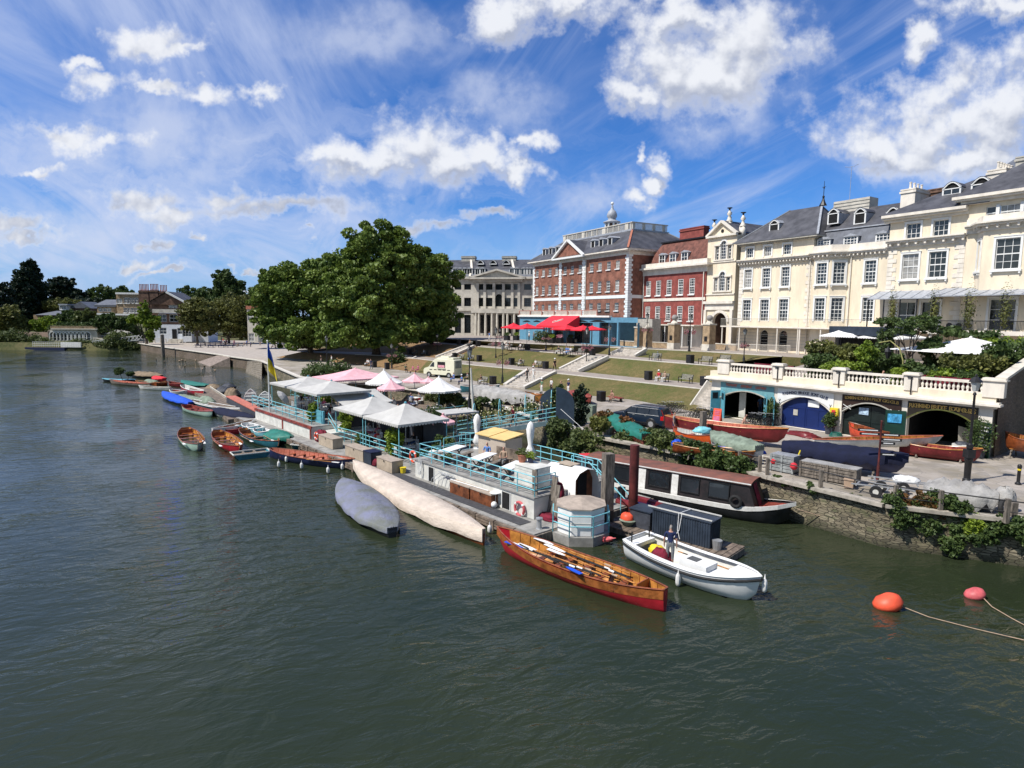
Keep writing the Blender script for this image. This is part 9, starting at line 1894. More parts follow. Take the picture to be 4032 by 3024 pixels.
t=thing('storage_shed','navy corrugated low shed with pale top rails on the work float','shed',fm@Vector((Lf*.62,.1,.33)),fr);q=MB();q.box(-1.45,1.4,-.5,.5,0,1.15);q.build('wall',M['navybox'],t);q=MB();[q.box(-1.42+i*.12,-1.36+i*.12,-.52,-.5,.03,1.1) for i in range(24)];[q.box(1.4,1.42,-.45+i*.12,-.39+i*.12,.03,1.1) for i in range(8)];q.build('corrugation',M['navybox'],t)
q=MB();q.box(-1.5,1.45,-.55,.55,1.15,1.2);q.build('roof',M['carblue'] if 0 else M['navybox'],t);q=MB();q.box(-1.7,1.45,-.5,-.45,1.24,1.29);q.box(-1.7,1.45,.45,.5,1.24,1.29);q.build('roof_rail',M['offwhite'],t);q=MB();q.tube([(-.1,-.54,1.25),(-.12,-.56,.5),(.0,-.56,.1)],.02,5);q.tube([(.05,-.54,1.25),(-.05,-.56,.5),(-.3,-.56,.08)],.02,5);q.tube([(-.1,-.54,1.27),(.0,.5,1.27)],.02,5);q.build('lashing',M['cwhite'],t)
t=thing('storage_box','dark grey low box left of the navy shed on the float','box',fm@Vector((Lf*.27,.25,.33)),fr);q=MB();q.box(-.55,.55,-.5,.5,0,.85);q.build('body',M['tarpdk'],t);q=MB();q.box(-.6,.6,-.55,.55,.85,.9);q.build('lid',M['navybox'],t)
heap('buoy','bright orange-red buoy bag sitting on a planter on the float','buoy',fm@Vector((Lf*.16,-.25,.6)),.36,.3,.34,M['rubber_r'],11,fr,amp=.08);t=thing('planter','round green planter bowl on the work float','planter',fm@Vector((Lf*.17,-.3,.33)));q=MB();q.lathe([(.2,0),(.42,.28),(.36,.3)],(0,0,0),12);q.build('bowl',M['tarpsage'],t)
t=thing('bucket','grey metal bucket at the near end of the work float','bucket',fm@Vector((Lf*.88,-.2,.33)),fr);q=MB();q.lathe([(.17,0),(.22,.42),(.2,.42)],(0,0,0),12);q.build('pail',M['steel'],t)
t=thing('rib_boat','small red and blue inflatable boat behind the red pile','boat',G(2535,2005,.3),-.8);q=MB();q.tube([(-1.3,.55,.25),(.6,.55,.25),(1.3,.0,.35),(.6,-.55,.25),(-1.3,-.55,.25)],.22,8);q.build('tube',M['marhull'],t,True);q=MB();q.box(-1.2,.6,-.4,.4,.05,.15);q.build('floor',M['tarpblue'],t);q=MB();q.box(-1.6,-1.3,-.15,.15,.2,.9);q.build('outboard_motor',M['iron'],t)
fender(G(2362,2128,.1),'faded red cylindrical fender floating below the octagonal locker',.12,.75,'pinkbuoy').rotation_euler=(0,1.2,-.7)
for (x,y,r,m_,l,tl) in ((3487,2392,.42,'rubber_r','big orange-red mooring buoy floating at right',(1.,.25)),(3832,2352,.30,'pinkbuoy','smaller faded red mooring buoy at far right',(1.,.2))):
 p=G(x,y,0);t=thing('mooring_buoy',l,'buoy',p);q=MB();q.lathe([(.02,-.3*r),(.8*r,-.1*r),(1.0*r,.25*r),(.95*r,.7*r),(.5*r,1.15*r),(.1*r,1.25*r)],(0,0,0),16);q.v=[(v[0]*1.15+v[2]*.4,v[1],v[2]) for v in q.v];q.build('float',M[m_],t,2)
 q=MB();e=G(4100,y+150,0)-p;q.tube([(r*.9,.0,.3*r),(e.x*.3,e.y*.3,.04),(e.x*.6,e.y*.6,.02),(e.x,e.y,.05)],.018,5);q.build('rope',M['ctan'],t)
for (x,y,x2,y2,l) in ((3110,2010,4060,2090,'pale mooring rope from the houseboat bow along the wall'),(2900,2235,3500,2215,'pale floating rope beside the houseboat')):
 pass
p0=G(3140,2005,.9);p1=G(3790,2050,.9);t=thing('mooring_rope','pale mooring rope stretched from the houseboat bow along the wall','rope',p0);q=MB();d=p1-p0;q.tube([d*f+Vector((0,0,-.6*math.sin(math.pi*f))) for f in [i/10 for i in range(11)]],.022,5);q.build('rope',M['ctan'],t)
# vehicles
def carmesh(t,prof,glassz,W2,paint,L,wheel_x,wr,tumble=.14,rear=True):
 "prof: list of (x,z) outline of the body side from rear bottom over the roof to front bottom"
 q=MB();secs=[]
 def wy(z): return W2*(1-.06*max(0,(.5-z))/.5) if z<glassz else W2-(z-glassz)*tumble*2.6
 n=len(prof);cen=sum(p[0] for p in prof)/n
 for f in (1,.985,.9,0,-.9,-.985,-1):
  k=0 if abs(f)<.95 else (.035 if abs(f)<1 else .07);secs.append([(x+(k if x<cen else -k)*.6,wy(z)*f,z-(k*.6 if z>glassz*.7 else -k*.3)) for x,z in prof])
 q.loft(secs);q.add(secs[0],[tuple(range(n-1,-1,-1))]);q.add(secs[-1],[tuple(range(n))]);q.add([secs[j][0] for j in range(7)]+[secs[j][-1] for j in range(7)],[(0,6,13,7)])
 q.build('body',paint,t,1)
 for i,x in enumerate(wheel_x):
  for s in(-1,1):
   q=MB();q.cyl((x,s*(W2-.2),wr),(x,s*(W2+.012),wr),wr,None,18);o=q.build('wheel',M['tire'],t,True);q=MB();q.cyl((x,s*(W2+.01),wr),(x,s*(W2+.02),wr),wr*.62,None,12);q.build('rim',M['steel'],o)
   q=MB();q.tube([(x+(wr+.06)*math.cos(a),s*(W2-.01),wr+(wr+.06)*math.sin(a)) for a in [math.pi*k/10 for k in range(11)]],.04,5);q.build('wheel_arch',M['iron'],t)
 return wy
pr_=AY(2590,1690,1) ;a=G(2408,1672,WZ);c=G(2612,1700,WZ)
ce=(G(2420,1665,WZ)+G(2600,1695,WZ))/2+Vector((.35,.75,0));dr_=Vector((.66,-.75,0))
t=thing('parked_car','dark navy estate car parked on the promenade beside a green-covered boat','car',(ce.x,ce.y,WZ+.004),math.atan2(.62,-.785))
prof=[(-2.36,.28),(-2.42,.55),(-2.38,.98),(-2.30,1.02),(-2.12,1.52),(-1.9,1.60),(-1.0,1.66),(.0,1.63),(.35,1.55),(1.05,1.08),(1.2,1.04),(2.0,.92),(2.28,.78),(2.36,.55),(2.32,.3)]
wy=carmesh(t,prof,1.0,.92,M['carblue'],4.75,(-1.42,1.42),.345)
for s in (-1,1):
 for x0,x1,x2,x3 in ((-2.02,-1.25,-1.28,-1.86),(-1.18,-.22,-.24,-1.2),(-.14,.86,.40,-.12)):
  yb_=s*(wy(1.06)+.008);yt_=s*(wy(1.48)+.010);q=MB();q.add([(x0,yb_,1.06),(x1,yb_,1.06),(x2,yt_,1.5),(x3,yt_,1.5)],[(0,1,2,3)]);o=q.build('side_window',M['glass'],t)
 q=MB();q.tube([(-2.06,s*(wy(1.03)+.012),1.03),(.95,s*(wy(1.03)+.012),1.04)],.012,4);q.tube([(-1.9,s*(wy(1.52)+.012),1.53),(.3,s*(wy(1.5)+.012),1.53)],.012,4);q.tube([(-1.9,s*.62,1.66),(.1,s*.62,1.69)],.02,5);q.build('chrome_trim',M['steel'],t)
 q=MB();q.add([(-2.40,s*.70,1.0),(-2.40,s*.90,1.0),(-2.17,s*.80,1.50),(-2.19,s*.72,1.5)],[(0,1,2,3)]);q.box(-2.43,-2.2,min(s*.74,s*.925),max(s*.74,s*.925),.72,1.02);q.build('tail_light',M['lightred'],t)
 q=MB();q.box(2.1,2.33,min(s*.55,s*.86),max(s*.55,s*.86),.66,.82);q.build('headlight',M['cwhite'],t)
 q=MB();q.box(-2.1,2.2,min(s*.9,s*.935),max(s*.9,s*.935),.36,.46);q.build('door_sill',M['iron'],t)
 q=MB();[q.box(x-.09,x+.09,min(s*.92,s*.945),max(s*.92,s*.945),.93,.97) for x in (-.95,.05)];q.build('door_handle',M['steel'],t)
 q=MB();q.box(.62,.8,min(s*.95,s*1.1),max(s*.95,s*1.1),1.02,1.17);q.build('wing_mirror',M['carblue'],t)
q=MB();q.add([(-2.335,-.66,1.06),(-2.335,.66,1.06),(-2.165,.62,1.47),(-2.165,-.62,1.47)],[(0,3,2,1)]);q.build('rear_window',M['glass'],t)
q=MB();q.add([(1.04,-.72,1.12),(1.04,.72,1.12),(.44,.66,1.53),(.44,-.66,1.53)],[(0,1,2,3)]);q.build('windscreen',M['glass'],t)
q=MB();q.box(-2.46,-2.40,-.27,.27,.74,.86);q.build('number_plate',M['yellow'],t);q=MB();q.box(-2.47,-2.3,-.9,.9,.32,.52);q.build('bumper',M['iron'],t)
vp=G(1740,1487,WZ);t=thing('ice_cream_van','cream ice cream van with serving window parked on the promenade','van',(vp.x,vp.y+1.,WZ+.004),math.pi-.5)
prof=[(-2.6,.35),(-2.62,1.0),(-2.6,2.45),(-2.5,2.55),(.5,2.62),(.75,2.5),(1.0,2.25),(1.75,1.42),(2.45,1.2),(2.62,.95),(2.62,.4)]
wy=carmesh(t,prof,3.,.98,M['vanc'],5.2,(-1.7,1.65),.34,0.)
q=MB();q.box(-2.3,.3,-.8,.8,2.6,2.78);q.box(-1.2,.1,-.3,.3,2.78,2.95);q.build('roof_sign',M['vanc'],t)
for s in (-1,1):
 q=MB();q.box(-1.1,.2,min(s*.98,s*1.0),max(s*.98,s*1.0),1.35,2.2);o=q.build('serving_window',M['dark'],t);q=MB();q.box(-1.15,.25,min(s*.99,s*1.12),max(s*.99,s*1.12),1.27,1.34);q.build('counter',M['vanc'],o)
 q=MB();q.box(-1.0,.1,min(s*1.0,s*1.01),max(s*1.0,s*1.01),1.4,1.75);q.build('display_cards',M['flower'],o)
 q=MB();q.add([(.75,s*.985,1.45),(1.55,s*.985,1.45),(1.0,s*.985,2.1),(.75,s*.985,2.1)],[(0,1,2,3)]);q.build('cab_window',M['glass'],t)
 q=MB();[q.box(-1.9+.75*k,-1.45+.75*k,min(s*.985,s*.995),max(s*.985,s*.995),1.02,1.12) for k in range(5)];q.build('side_lettering',M['iron'],t)
q=MB();q.box(-2.635,-2.61,-.72,.72,1.35,2.35);q.build('rear_panel',mat('grey_tinted_panel',(.22,.25,.25),.2,.2,3),t)
q=MB();q.add([(1.06,-.85,2.2),(1.06,.85,2.2),(1.72,.85,1.48),(1.72,-.85,1.48)],[(0,3,2,1)]);q.v=[(x+.03,y,z+.03) for x,y,z in q.v];q.build('windscreen',M['glass'],t)
q=MB();[q.box(2.5,2.64,y-.15,y+.15,.85,1.05) for y in(-.7,.7)];q.build('headlights',M['cwhite'],t)
p=G(*zq(478,1195),5.9);t=thing('parked_car','maroon car parked below the grey stone building','car',(p.x,p.y+1,5.93),.1);prof=[(-2.1,.3),(-2.15,.8),(-1.9,1.0),(-1.5,1.42),(.2,1.46),(1.0,.98),(1.9,.85),(2.1,.6),(2.1,.3)];carmesh(t,prof,.95,.85,M['carmar'],4.2,(-1.3,1.3),.31)
q=MB();q.add([(-1.6,-.87,1.0),(.8,-.87,1.0),(.15,-.78,1.36),(-1.4,-.78,1.36)],[(0,1,2,3)]);q.build('side_window',M['glass'],t)
# boatyard on the wharf
z3=lambda x,y:(2200+x/2.212,1600+y/2.212)
z6=lambda x,y:(3032+x/2.212,1600+y/2.212)
def wb_(label,f,bx,by,sx,sy,B,zg_,fb=.5,h0=.5,**k):
 "boat ashore: gunwale points in the photo, gunwale height above the wharf = h0+fb"
 z=WZ+h0+fb;a=G(*f(bx,by),z);c=G(*f(sx,sy),z);t=boat(label,a,c,B,fb,z0=WZ+h0,draft=k.pop('draft',.25),**k);L=(a-c).length;m=MB()
 for x in (-L*.27,L*.27):
  m.bar((x-.05,-B*.45,-h0),(x,-B*.2,-.05),.07);m.bar((x+.05,B*.45,-h0),(x,B*.2,-.05),.07);m.box(x-.05,x+.05,-B*.4,B*.4,-.26,-.18)
 tr=thing('boat_trestle','timber trestles under the '+label.split(',')[0][:60],'trestle',t.location,t.rotation_euler.z);m.build('trestle_frame',M['woodpile'],tr);return t
wb_('long maroon rowing boat with varnished interior, ashore before the turquoise doors',z3,1985,222,932,95,1.55,0,.62,.55,hull='marhull',inn='salmon',gun='varn',tr=.2,thw=5,sheer=.3)
wb_('bright orange dinghy ashore in front of the maroon rowing boat',z3,1000,205,1350,262,1.5,0,.5,.35,hull='orangehull',inn='offwhite',gun='marwood',tr=.55,thw=2,name='dinghy')
wb_('boat ashore under a pale sage cover on a trailer',z3,1330,250,1750,365,1.6,0,.55,.45,hull='offwhite',cover='tarpsage',ridge=.35,tr=.4,drop=.3,name='covered_boat',cat='boat')
heap('tarpaulin','aqua green tarpaulin bundle lying in the orange dinghy','tarpaulin',G(*z3(1250,225),WZ+.95),.6,.4,.35,M['aqua'],21)
wb_('long boat ashore under a navy cover, in front of the black doors',z6,1190,462,110,330,1.7,0,.6,.55,hull='navyhull',cover='tarpnavy',ridge=.35,tr=.3,drop=.45,name='covered_boat',cat='boat')
wb_('slim wooden racing boat with pale underside on a launching trolley',z6,1490,262,380,290,1.,0,.32,.85,hull='offwhite',inn='varn',gun='salmon',tr=.15,thw=2,name='racing_boat',sheer=.1)
wb_('dark red wooden boat ashore behind the big lamp post',z6,1840,395,1130,318,1.3,0,.45,.3,hull='marhull',inn='marwood',gun='varn',tr=.3,thw=3)
wb_('orange-red boat standing before the black boathouse doors',z6,695,165,1010,245,1.3,0,.5,.35,hull='rubber_r',inn='varnd',gun='varnd',tr=.4,thw=2)
wb_('varnished wooden boat at the far right below the brick wall',z6,2050,255,2420,300,1.6,0,.6,.7,hull='varnd',inn='varn',gun='varnd',tr=.4,thw=3)
wb_('boat ashore under a green net tarpaulin beside the dark car',z3,430,75,775,255,1.6,0,.5,.25,hull='marwood',cover='tarpgreen',ridge=.3,tr=.5,drop=.35,name='covered_boat',cat='boat')
wb_('very long boat under a pale grey tarpaulin on the bank behind the mast',zg,1330,705,800,605,1.9,0,.5,.5,hull='tarpgrey',cover='tarpgrey',ridge=.4,tr=.3,drop=.75,name='covered_boat',cat='boat',lump=.1)
wb_('dark teal skiff on the bank behind the grey tarpaulin',zg,1030,600,690,600,1.4,0,.45,.4,hull='tealhull',inn='varnd',gun='offwhite',tr=.35)
wb_('varnished skiff lying left of the gate leaves',zg,1258,662,1410,680,1.3,0,.4,.35,hull='varn',inn='varn',gun='varnd',tr=.5)
wb_('maroon-covered boat on the promenade right of the gate leaves',zg,1830,700,1650,650,1.3,0,.4,.3,hull='marwood',cover='marwood',ridge=.35,tr=.4,name='covered_boat',cat='boat')
wb_('timber launch hull under blue tarpaulin scraps by the wharf edge',z3,1700,405,1000,330,1.2,0,.25,.5,hull='varnd',inn='deckwood',gun='varn',tr=.4,thw=2)
heap('tarpaulin','crumpled blue tarpaulin draped over the timber hull on the wharf','tarpaulin',G(*z3(1590,390),WZ+.55),1.25,.5,.5,M['tarpblue'],22,-.6);heap('tarpaulin','small blue tarpaulin bundle at the left end of the timber hull','tarpaulin',G(*z3(1030,345),WZ+.5),.35,.3,.4,M['tarpblue'],23)
wb_('boats under a big pale grey tarpaulin beside the near railing',z6,1985,800,1360,690,2.0,0,.35,.35,hull='tarpdk',cover='tarpgrey',ridge=.45,tr=.5,drop=.5,name='covered_boat',cat='boat',lump=.09,seed=6,var=.5);heap('tarpaulin','smaller pale cover over an outboard motor at the right of the tarpaulin heap','tarpaulin',G(*z6(2040,850),WZ+.3),.45,.4,.75,M['tarpgrey'],25)
heap('tarpaulin','white sheet thrown over trailer frames, left of the tarpaulin heap','tarpaulin',G(*z6(1180,650),WZ+.45),.6,.45,.25,M['cwhite'],26,-.4)
def trailer(x,y,f,label,L=3.,rot=-.55,m='steel'):
 p=G(*f(x,y),WZ);t=thing('boat_trailer',label,'trailer',p,rot,'boat trailers and trolleys on the wharf');q=MB()
 q.bar((-L/2,-.45,.45),(L/2,-.1,.5),.06);q.bar((-L/2,.45,.45),(L/2,.1,.5),.06);[q.bar((xx,-.5,.42),(xx,.5,.42),.06) for xx in(-L*.4,-L*.1,L*.2)];q.bar((L/2,0,.5),(L/2+.5,0,.45),.06);q.bar((L/2,0,.0),(L/2,0,.5),.05);q.build('frame',M[m],t)
 for s in(-.62,.62): q=MB();q.cyl((0,s-.08,.28),(0,s+.08,.28),.28,None,16);o=q.build('wheel',M['tire'],t,True);q=MB();q.cyl((0,s-.09,.28),(0,s+.09,.28),.13,None,10);q.build('rim',M['offwhite'],o)
 return t
trailer(700,545,z6,'boat trailer with black tyres behind the long timber crate',3.6,-.6);trailer(940,770,z6,'small launching trolley with wheel at the wharf edge',2.2,-.7);trailer(1150,735,z6,'heap of metal trolley frames before the grey tarpaulin',3.,-.5);trailer(820,345,z6,'launching trolley under the slim racing boat',2.6,-.25);trailer(1450,350+90,z3,'trolley below the sage covered boat',2.4,-.6);trailer(1650,500,z3,'trolley wheel frame by the wharf edge under the blue tarpaulin',1.8,-.6,'woodpile')
def crate(x0,y0,x1,y1,f,w,h,m,mt,label,name='timber_crate',slats=True):
 a=G(*f(x0,y0),WZ);c=G(*f(x1,y1),WZ);d=c-a;t=thing(name,label,'crate',a,math.atan2(d.y,d.x));L=d.length;q=MB();q.box(0,L,0,w,0.05,h);q.build('body',m,t)
 q=MB();
 if slats: [q.box(-.02,L+.02,-.03,0,.08+k*h/5,.05+(k+.8)*h/5) for k in range(5)];[q.box(x-.05,x+.05,-.07,-.03,0,h+.05) for x in(0,L*.5,L)]
 q.build('slats',m,t);q=MB();q.box(-.03,L+.03,-.03,w+.03,h,h+.05);q.build('top',mt,t);return t
crate(262,612,740,705,z6,.8,.85,M['woodpile'],M['tarpgrey'],'long weathered timber slatted crate with pale top at the wharf edge')
t=crate(5,560,195,598,z6,.8,.95,mat('clear_plastic_crate',(.30,.32,.32),.3,.2,3),M['steel'],'square grey cage crate with red floats inside, left of the timber crate','cage_crate')
for i,(x,y) in enumerate(((30,500),(205,545))): p=G(*z6(x,y),WZ+.4);tt=thing('float','red pick-up float in the cage crate, %s'%['left','right'][i],'buoy',p);q=MB();q.ball((0,0,.15),.2,10,7);q.build('float',M['cred'],tt,2)
t=thing('yellow_strap','yellow strap hanging at the corner of the cage crate','strap',G(*z6(245,575),WZ));q=MB();q.tube([(0,0,0),(.03,0,.5),(-.03,0,1.),(.05,0,1.25)],.035,5);q.build('strap',M['yellow'],t)
crate(640,715,720,728,z6,.35,.45,M['ctan'],M['ctan'],'small buff sack-like box at the end of the timber crate','sack_box',False)
def wrail(pts,label,posts,h=.95):
 P=[G(x,y,WZ) for x,y in pts];o=P[0];t=thing('wharf_railing',label,'railing',o);q=MB();q.tube([p-o+Vector((0,0,h)) for p in P],.03,6);q.tube([p-o+Vector((0,0,h*.5)) for p in P],.02,6);q.build('rail',M['iron'],t)
 for f in posts:
  i=int(f);i=min(i,len(P)-2);p=P[i].lerp(P[i+1],f-i)-o;q=MB();q.box(p.x-.08,p.x+.08,p.y-.08,p.y+.08,-.02,h+.08);q.build('post',M['woodpile'],t)
wrail([(2530,1745),(2680,1775),(2860,1832),(2990,1868)],'thin dark railing above the planted wharf edge left of the ladder',(0,.4,1.,1.6,2.4,3.))
wrail([(3020,1880),(3230,1930),(3450,1988),(3700,2020),(4080,2075)],'dark railing with timber posts along the near wharf edge',(.0,1.,2.3,3.0,3.7))
t=thing('timber_post','short dark timber post with red block at the near right wharf edge','post',G(3985,2045,WZ));q=MB();q.box(-.12,.12,-.12,.12,0,.75);q.build('post',M['woodpile'],t)
t=thing('tyre','dark tyre leaning at the near right end of the wharf','tyre',G(3952,2030,WZ),.4);q=MB();q.tube([(.28*math.cos(a),.05*math.sin(a),.34+.28*math.sin(a)) for a in [2*math.pi*i/18 for i in range(18)]],.1,8,True);q.build('tyre',M['tire'],t,True)
p=G(4008,1908,WZ);t=thing('bollard','black bollard with yellow band at right of the paved wharf','bollard',p);h=AY(4014,1828,p.y).z-WZ;q=MB();q.lathe([(.14,0),(.14,.08),(.08,.14),(.075,h*.78),(.10,h*.82),(.10,h*.94),(.05,h)],(0,0,0),12);q.build('post',M['iron'],t,True);q=MB();q.lathe([(.085,h*.70),(.085,h*.78)],(0,0,0),12);q.build('yellow_band',M['yellow'],t)
p=G(3454,1895,WZ);t=thing('signpost','reddish-brown signpost with several white fingers in front of the navy cover','signpost',p);h=AY(3477,1655,p.y).z-WZ;q=MB();q.lathe([(.08,0),(.07,.8),(.05,1.),(.045,h-.1),(.07,h-.05),(.02,h)],(0,0,0),10);q.build('post',M['rustpipe'],t,True)
for i,(z,a,l_) in enumerate(((h-.55,2.9,1.1),(h-.75,2.9,1.),(h-.75,-.25,.9),(h-1.0,-.25,1.),(h-1.2,-.25,.7),(h-1.8,-.2,.8))):
 q=MB();q.T=Matrix.Rotation(a,4,'Z');q.box(.05,l_,-.015,.015,z-.07,z+.07);q.build('finger_board',M['iron'],t);q=MB();q.T=Matrix.Rotation(a,4,'Z');q.box(.15,l_-.1,-.022,.022,z-.025,z+.025);q.build('finger_lettering',M['cwhite'],t)
p=G(2765,1740,WZ);t=thing('timber_post','tall square weathered timber post before the sandwich board','post',p,.3);h=AY(2765,1620,p.y).z-WZ;q=MB();q.box(-.17,.17,-.17,.17,0,h);q.build('post',M['woodpile'],t)
p=G(*z3(285,470),.5);t=thing('flag_staff','thin white staff at the stern of the houseboat with stay ropes','pole',p);h=AY(*z3(288,245),p.y).z-.5;q=MB();q.cyl((0,0,-.5),(0,0,h),.05,.04,8);q.tube([(0,0,h*.8),(-1.2,1.5,2.2)],.015,4);q.tube([(0,0,h*.9),(-2.,2.5,3.2)],.015,4);q.build('staff',M['cwhite'],t)
def ladder(a,c,w,n,label):
 t=thing('ladder',label,'ladder',a);d=c-a;s=d.cross(Vector((-.6,-.8,.2))).normalized()*w/2;q=MB();q.bar(-s,d-s,.05);q.bar(s,d+s,.05);[q.bar(d*((i+.7)/n)-s,d*((i+.7)/n)+s,.035) for i in range(n)];q.build('rungs',M['stonelt'],t)
a=G(*z3(560,385),.9);c=AY(*z3(645,165),a.y+.7);ladder(a,c,.42,8,'pale ladder leaning up from the houseboat roof to the wharf')
a=G(*z3(1775,612),1.5);c=AY(*z3(1812,430),a.y+.5);ladder(a,c,.42,7,'pale wooden ladder at the wharf edge beside the cage crate')
def mk_bike():
 t=thing('bicycle','x','bicycle');
 for x in (-.52,.52): q=MB();q.tube([(x+.33*math.cos(a),0,.34+.33*math.sin(a)) for a in [2*math.pi*i/16 for i in range(16)]],.02,5,True);o=q.build('wheel',M['tire'],t);q=MB();[q.tube([(x,0,.34),(x+.32*math.cos(a),0,.34+.32*math.sin(a))],.004,3) for a in [i*math.pi/4 for i in range(8)]];q.build('spokes',M['steel'],o)
 q=MB();[q.tube(p,.018,5) for p in ([(-.52,0,.34),(-.05,0,.30),(-.18,0,.78),(-.52,0,.34)],[(-.05,0,.30),(.38,0,.74),(-.16,0,.72)],[(.52,0,.34),(.36,0,.88),(.34,0,.98)])];q.build('frame',M['iron'],t)
 q=MB();q.tube([(.30,-.25,1.0),(.36,0,.98),(.30,.25,1.0)],.016,5);q.build('handlebar',M['steel'],t);q=MB();q.ball((-.2,0,.86),.1,8,5,(1.3,.7,.4));q.build('saddle',M['cblack'],t);return t
bk=mk_bike();rg=random.Random(8);first=True
BG_=[(zm,x,1170+rg.random()*15,'black hire bicycle parked in the row behind the dark car') for x in range(270,500,21)]+[(zm,x,1240+rg.random()*18,'black bicycle in the rack left of the sandwich board') for x in range(635,830,22)]+[(zm,x,1310+rg.random()*20,'bicycle in the tangled row before the turquoise doors') for x in range(1245,1510,24)]
for i,(f,x,y,l) in enumerate(BG_):
 p=G(*f(x,y),WZ+.005);rz=-.75+rg.uniform(-.2,.2)+(1.4 if 'tangled' in l else .9)
 g_='bicycles '+l.split('bicycle')[1].strip()
 if first: first=False;bk.location=p;bk.rotation_euler=(0,0,rz);tag(bk,l,None,g_)
 else: dup(bk,p,rz,l,g_)
p=G(*zm(895,1280),WZ);t=thing('sandwich_board','orange-pink sandwich board before the turquoise-doored arch','sign',p,RR+.35);q=MB();q.add([(-.33,-.25,0),(.33,-.25,0),(.33,0,1.15),(-.33,0,1.15)],[(0,1,2,3)]);q.add([(-.33,.25,0),(.33,.25,0),(.33,.01,1.15),(-.33,.01,1.15)],[(0,3,2,1)]);q.build('board',M['rubber_r'],t);q=MB();q.add([(-.25,-.235,.15),(.25,-.235,.15),(.25,-.14,.55),(-.25,-.14,.55)],[(0,1,2,3)]);[q.add([(-.2,-.115+k*.03-.02,.65+k*.13),(.2,-.115+k*.03-.02,.65+k*.13),(.2,-.10+k*.03-.02,.72+k*.13),(-.2,-.10+k*.03-.02,.72+k*.13)],[(0,1,2,3)]) for k in range(3)];q.build('painted_panel',M['cpink'],t)
person('shirtless man bending over inside the long maroon rowing boat',G(*z3(1590,215),WZ+.55),'sitlean',1.2,top='skin',bot='cjean')
def tubshrub(s_,y_,r,h,label,fl=False):
 t=thing('potted_shrub',label,'plant pot',bl_(s_,y_,WZ));q=MB();q.lathe([(.28,0),(.34,.5),(.30,.5)],(0,0,0),12);q.build('tub',M['tarpdk'],t)
 rng=np.random.default_rng(int(s_*10));fin(bpy.data.objects.new('foliage',leafmesh('foliage',blobs(rng,[(0,0,.5+h/2,r,r,h/2)],36,24,.5,(.3,.45)),.13,M['leafm'],3)),t)
 if fl: fin(bpy.data.objects.new('flowers',leafmesh('flowers',blobs(rng,[(0,0,.55,.35,.35,.12)],8,12),.09,M['petal'],3)),t)
x_=(bays[0][1]+bays[1][0])/2;tubshrub(x_-.2,-.45,.5,1.6,'tall potted shrub between the turquoise and the blue doors');x_=(bays[1][1]+bays[2][0])/2;tubshrub(x_-.1,-.5,.42,1.1,'potted round shrub with pink flowers below the yellow cabinet',True);tubshrub(LBH-.3,-.9,.75,2.0,'large potted shrub with flowers at the right end of the boathouse',True)
t=thing('coiled_hose','green hose heap on the paving before the black doors','hose',bl_((bays[2][0]+.2),-1.1,WZ));q=MB();[q.tube([((.45-.04*k)*math.cos(a),(.4-.03*k)*math.sin(a),.05+.07*k) for a in [2*math.pi*i/16 for i in range(16)]],.03,5,True) for k in range(4)];q.build('coils',M['tarpgreen'],t)
heap('timber_scraps','pile of dark charred timber planks before the blue doors','timber',bl_(9.8,-3.0,WZ),1.3,.5,.32,M['marhull'],31,RR,(10,5),.3)
t=thing('bow_section','upright cream boat bow standing inside the right arch','boat part',bl_(bays[3][1]-1.2,1.0,WZ));q=MB();q.add([(0,0,0),(.7,0,0),(.7,0,1.3),(.25,0,1.5),(-.1,0,1.6),(0,.4,0),(.7,.4,0),(.7,.4,1.3)],[(0,1,2,3,4),(1,6,7,2)]);q.build('planking',M['stonelt'],t)
t=thing('white_bin','white box bin in front of the right arch','bin',bl_(LBH-1.1,-1.3,WZ),RR);q=MB();q.box(-.4,.4,-.35,.35,0,.8);q.build('body',M['offwhite'],t);q=MB();q.lathe([(.4,.8),(.3,.92),(.05,.97)],(0,0,0),10);q.build('lid',M['tarpdk'],t)
def wallveg(label,x0,y0,x1,y1,z0,z1,m,n,leaf=.16,rx=.6,seed=1,hang=0.,nsub=26):
 a=G(x0,y0,WZ);c=G(x1,y1,WZ);rg=random.Random(seed);bl=[]
 o=a.lerp(c,.5)
 for i in range(n):
  p=a.lerp(c,(i+rg.random())/n)-o;zz_=rg.uniform(z0,z1);bl.append((p.x+rg.uniform(-.2,.3),p.y+rg.uniform(-.2,.3)-hang*max(0,-zz_)*.3,zz_,rx*rg.uniform(.6,1.2),rx*rg.uniform(.6,1.1),rx*rg.uniform(.5,1.1)))
 return bush('shrub',label,o,bl,M[m],leaf=leaf,nsub=nsub*n,per=26,seed=seed,stem=False)
wallveg('dense green undergrowth along the wharf edge above the houseboat, left half',2480,1735,2700,1790,.0,.6,'scrub',10,.2,.8,201);wallveg('green undergrowth along the wharf edge above the houseboat, right half',2680,1782,2890,1855,.0,.5,'leafm',10,.2,.7,202);wallveg('pinkish valerian and scrub on the wharf bank left of the car cover',2370,1680,2530,1735,.1,.7,'leafr',4,.2,.7,203)
wallveg('scrub hanging on the bank below the gangway gate',2180,1690,2400,1790,-.9,.3,'scrub',8,.22,.8,204,.6);wallveg('small ferns growing along the stone coping at the middle wall',3040,1885,3230,1935,-.15,.1,'leafm',6,.16,.2,205,0,10);wallveg('single tuft of fern on the wall near the trolley wheel',3340,1950,3380,1962,-.2,0,'leafm',2,.14,.22,206,0,14)
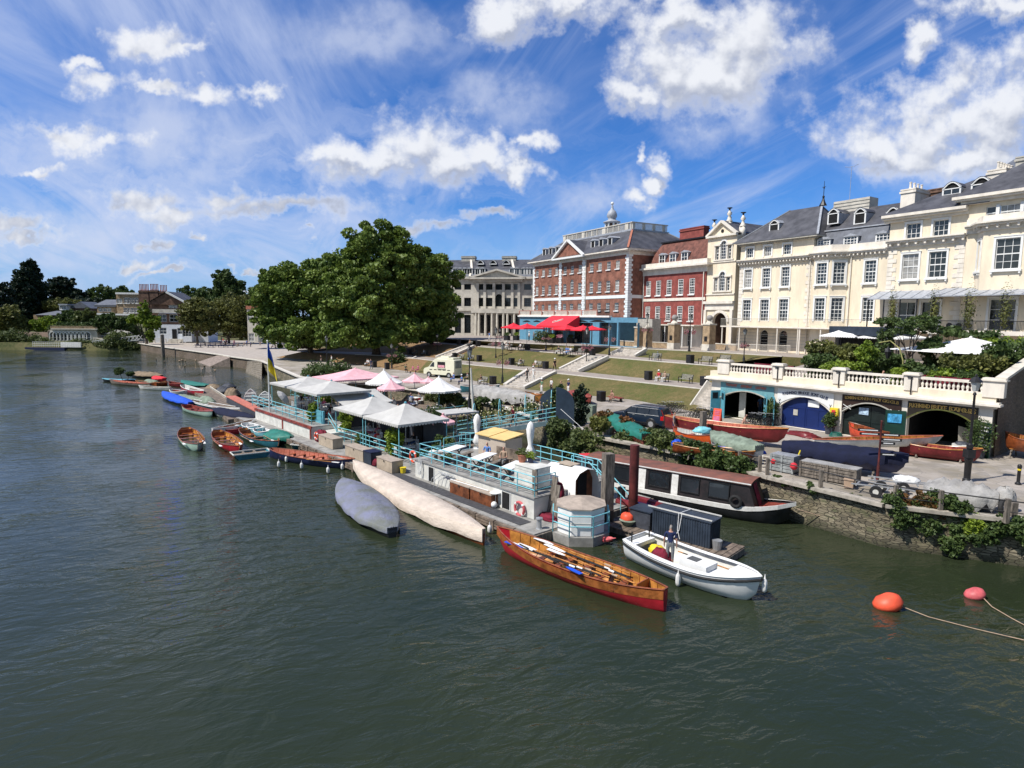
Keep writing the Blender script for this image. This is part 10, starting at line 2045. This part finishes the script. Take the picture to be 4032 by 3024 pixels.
wallveg('big clump of green and russet ivy hanging over the wall, left part',3500,1995,3680,2010,-1.1,.5,'leafm',9,.14,.5,207,1.,22);wallveg('russet-tinted creeper mixed into the ivy clump on the wall',3560,1995,3700,2010,-.2,.35,'leafr',4,.18,.45,208,.6,18);wallveg('bright green ivy hanging low over the wall, middle part',3700,2015,3880,2040,-1.5,.7,'leafm',10,.14,.45,209,1.,22);wallveg('light green fresh shoots in the ivy on the wall',3800,2030,3900,2045,-.7,.2,'leafy',4,.18,.4,210,1.,18);wallveg('ivy clump at the right edge of the river wall',3960,2050,4100,2080,-1.5,.1,'leafm',6,.14,.45,211,1.,22)
wallveg('rough grass and planting on the bank between the mast and the tarpaulin',1880,1590,2150,1650,.0,.5,'leafm',6,.2,.6,212);wallveg('dark planting below the long grey tarpaulin',1700,1552,1900,1590,-.5,.5,'scrub',6,.22,.8,213)
p=G(2310,1655,WZ);t=thing('planter_cabinet','dark green patterned box beside the gate, with spiky plant','box',p,-.6);q=MB();q.box(-.7,.7,-.4,.4,0,1.3);q.build('panel',M['tarpsage'],t);bush('spiky_plant','yellow-brown spiky plant in a timber planter near the car cover',G(2360,1695,WZ+.5),[(0,0,.5,.6,.6,.5)],M['leafo'],leaf=.3,nsub=40,per=20,seed=215)
t=thing('timber_planter','low weathered timber planter under the spiky plant','planter',G(2360,1705,WZ),-.6);q=MB();q.box(-1.,1.,-.4,.4,0,.55);q.build('planks',M['woodpile'],t)
p=G(*zn(1725,1050),WZ);t=thing('barrow_seat','reddish wooden barrow-like seat under the sunbather','bench',p,RIV);q=MB();q.box(-.9,.9,-.3,.3,.35,.45);q.build('seat',M['marwood'],t);q=MB();[q.cyl((x,-.05,.18),(x,.05,.18),.18,None,10) for x in(-.8,.8)];q.build('wheels',M['tire'],t)
rg=random.Random(4)
db=None
for i in range(16):
 x,y=rg.uniform(690,860),rg.uniform(1415,1470)
 if i>11: x,y=rg.uniform(610,720),rg.uniform(1405,1425)
 p=G(x,y,0.);l='small water bird swimming off the far slipway'
 if db is None:
  me=skin_body('duck',{'pel':((0,0,.05),.10,.9),'wai':((.18,0,.07),.07),'nec':((-.13,0,.09),.05),'hed':((-.18,0,.15),.04),'bak':((-.25,0,.15),.014)},[('pel','wai'),('pel','nec'),('nec','hed'),('hed','bak')]);me.materials.clear();me.materials.append(M['ctan']);me.materials.append(M['cwhite']);me.polygons.foreach_set('material_index',[0]*len(me.polygons))
 db=bpy.data.objects.new('duck',me);C.objects.link(db);db.location=p;db.rotation_euler=(0,0,rg.random()*6);tag(db,l,'duck','water birds off the far slipway');db.scale=(1.4,)*3
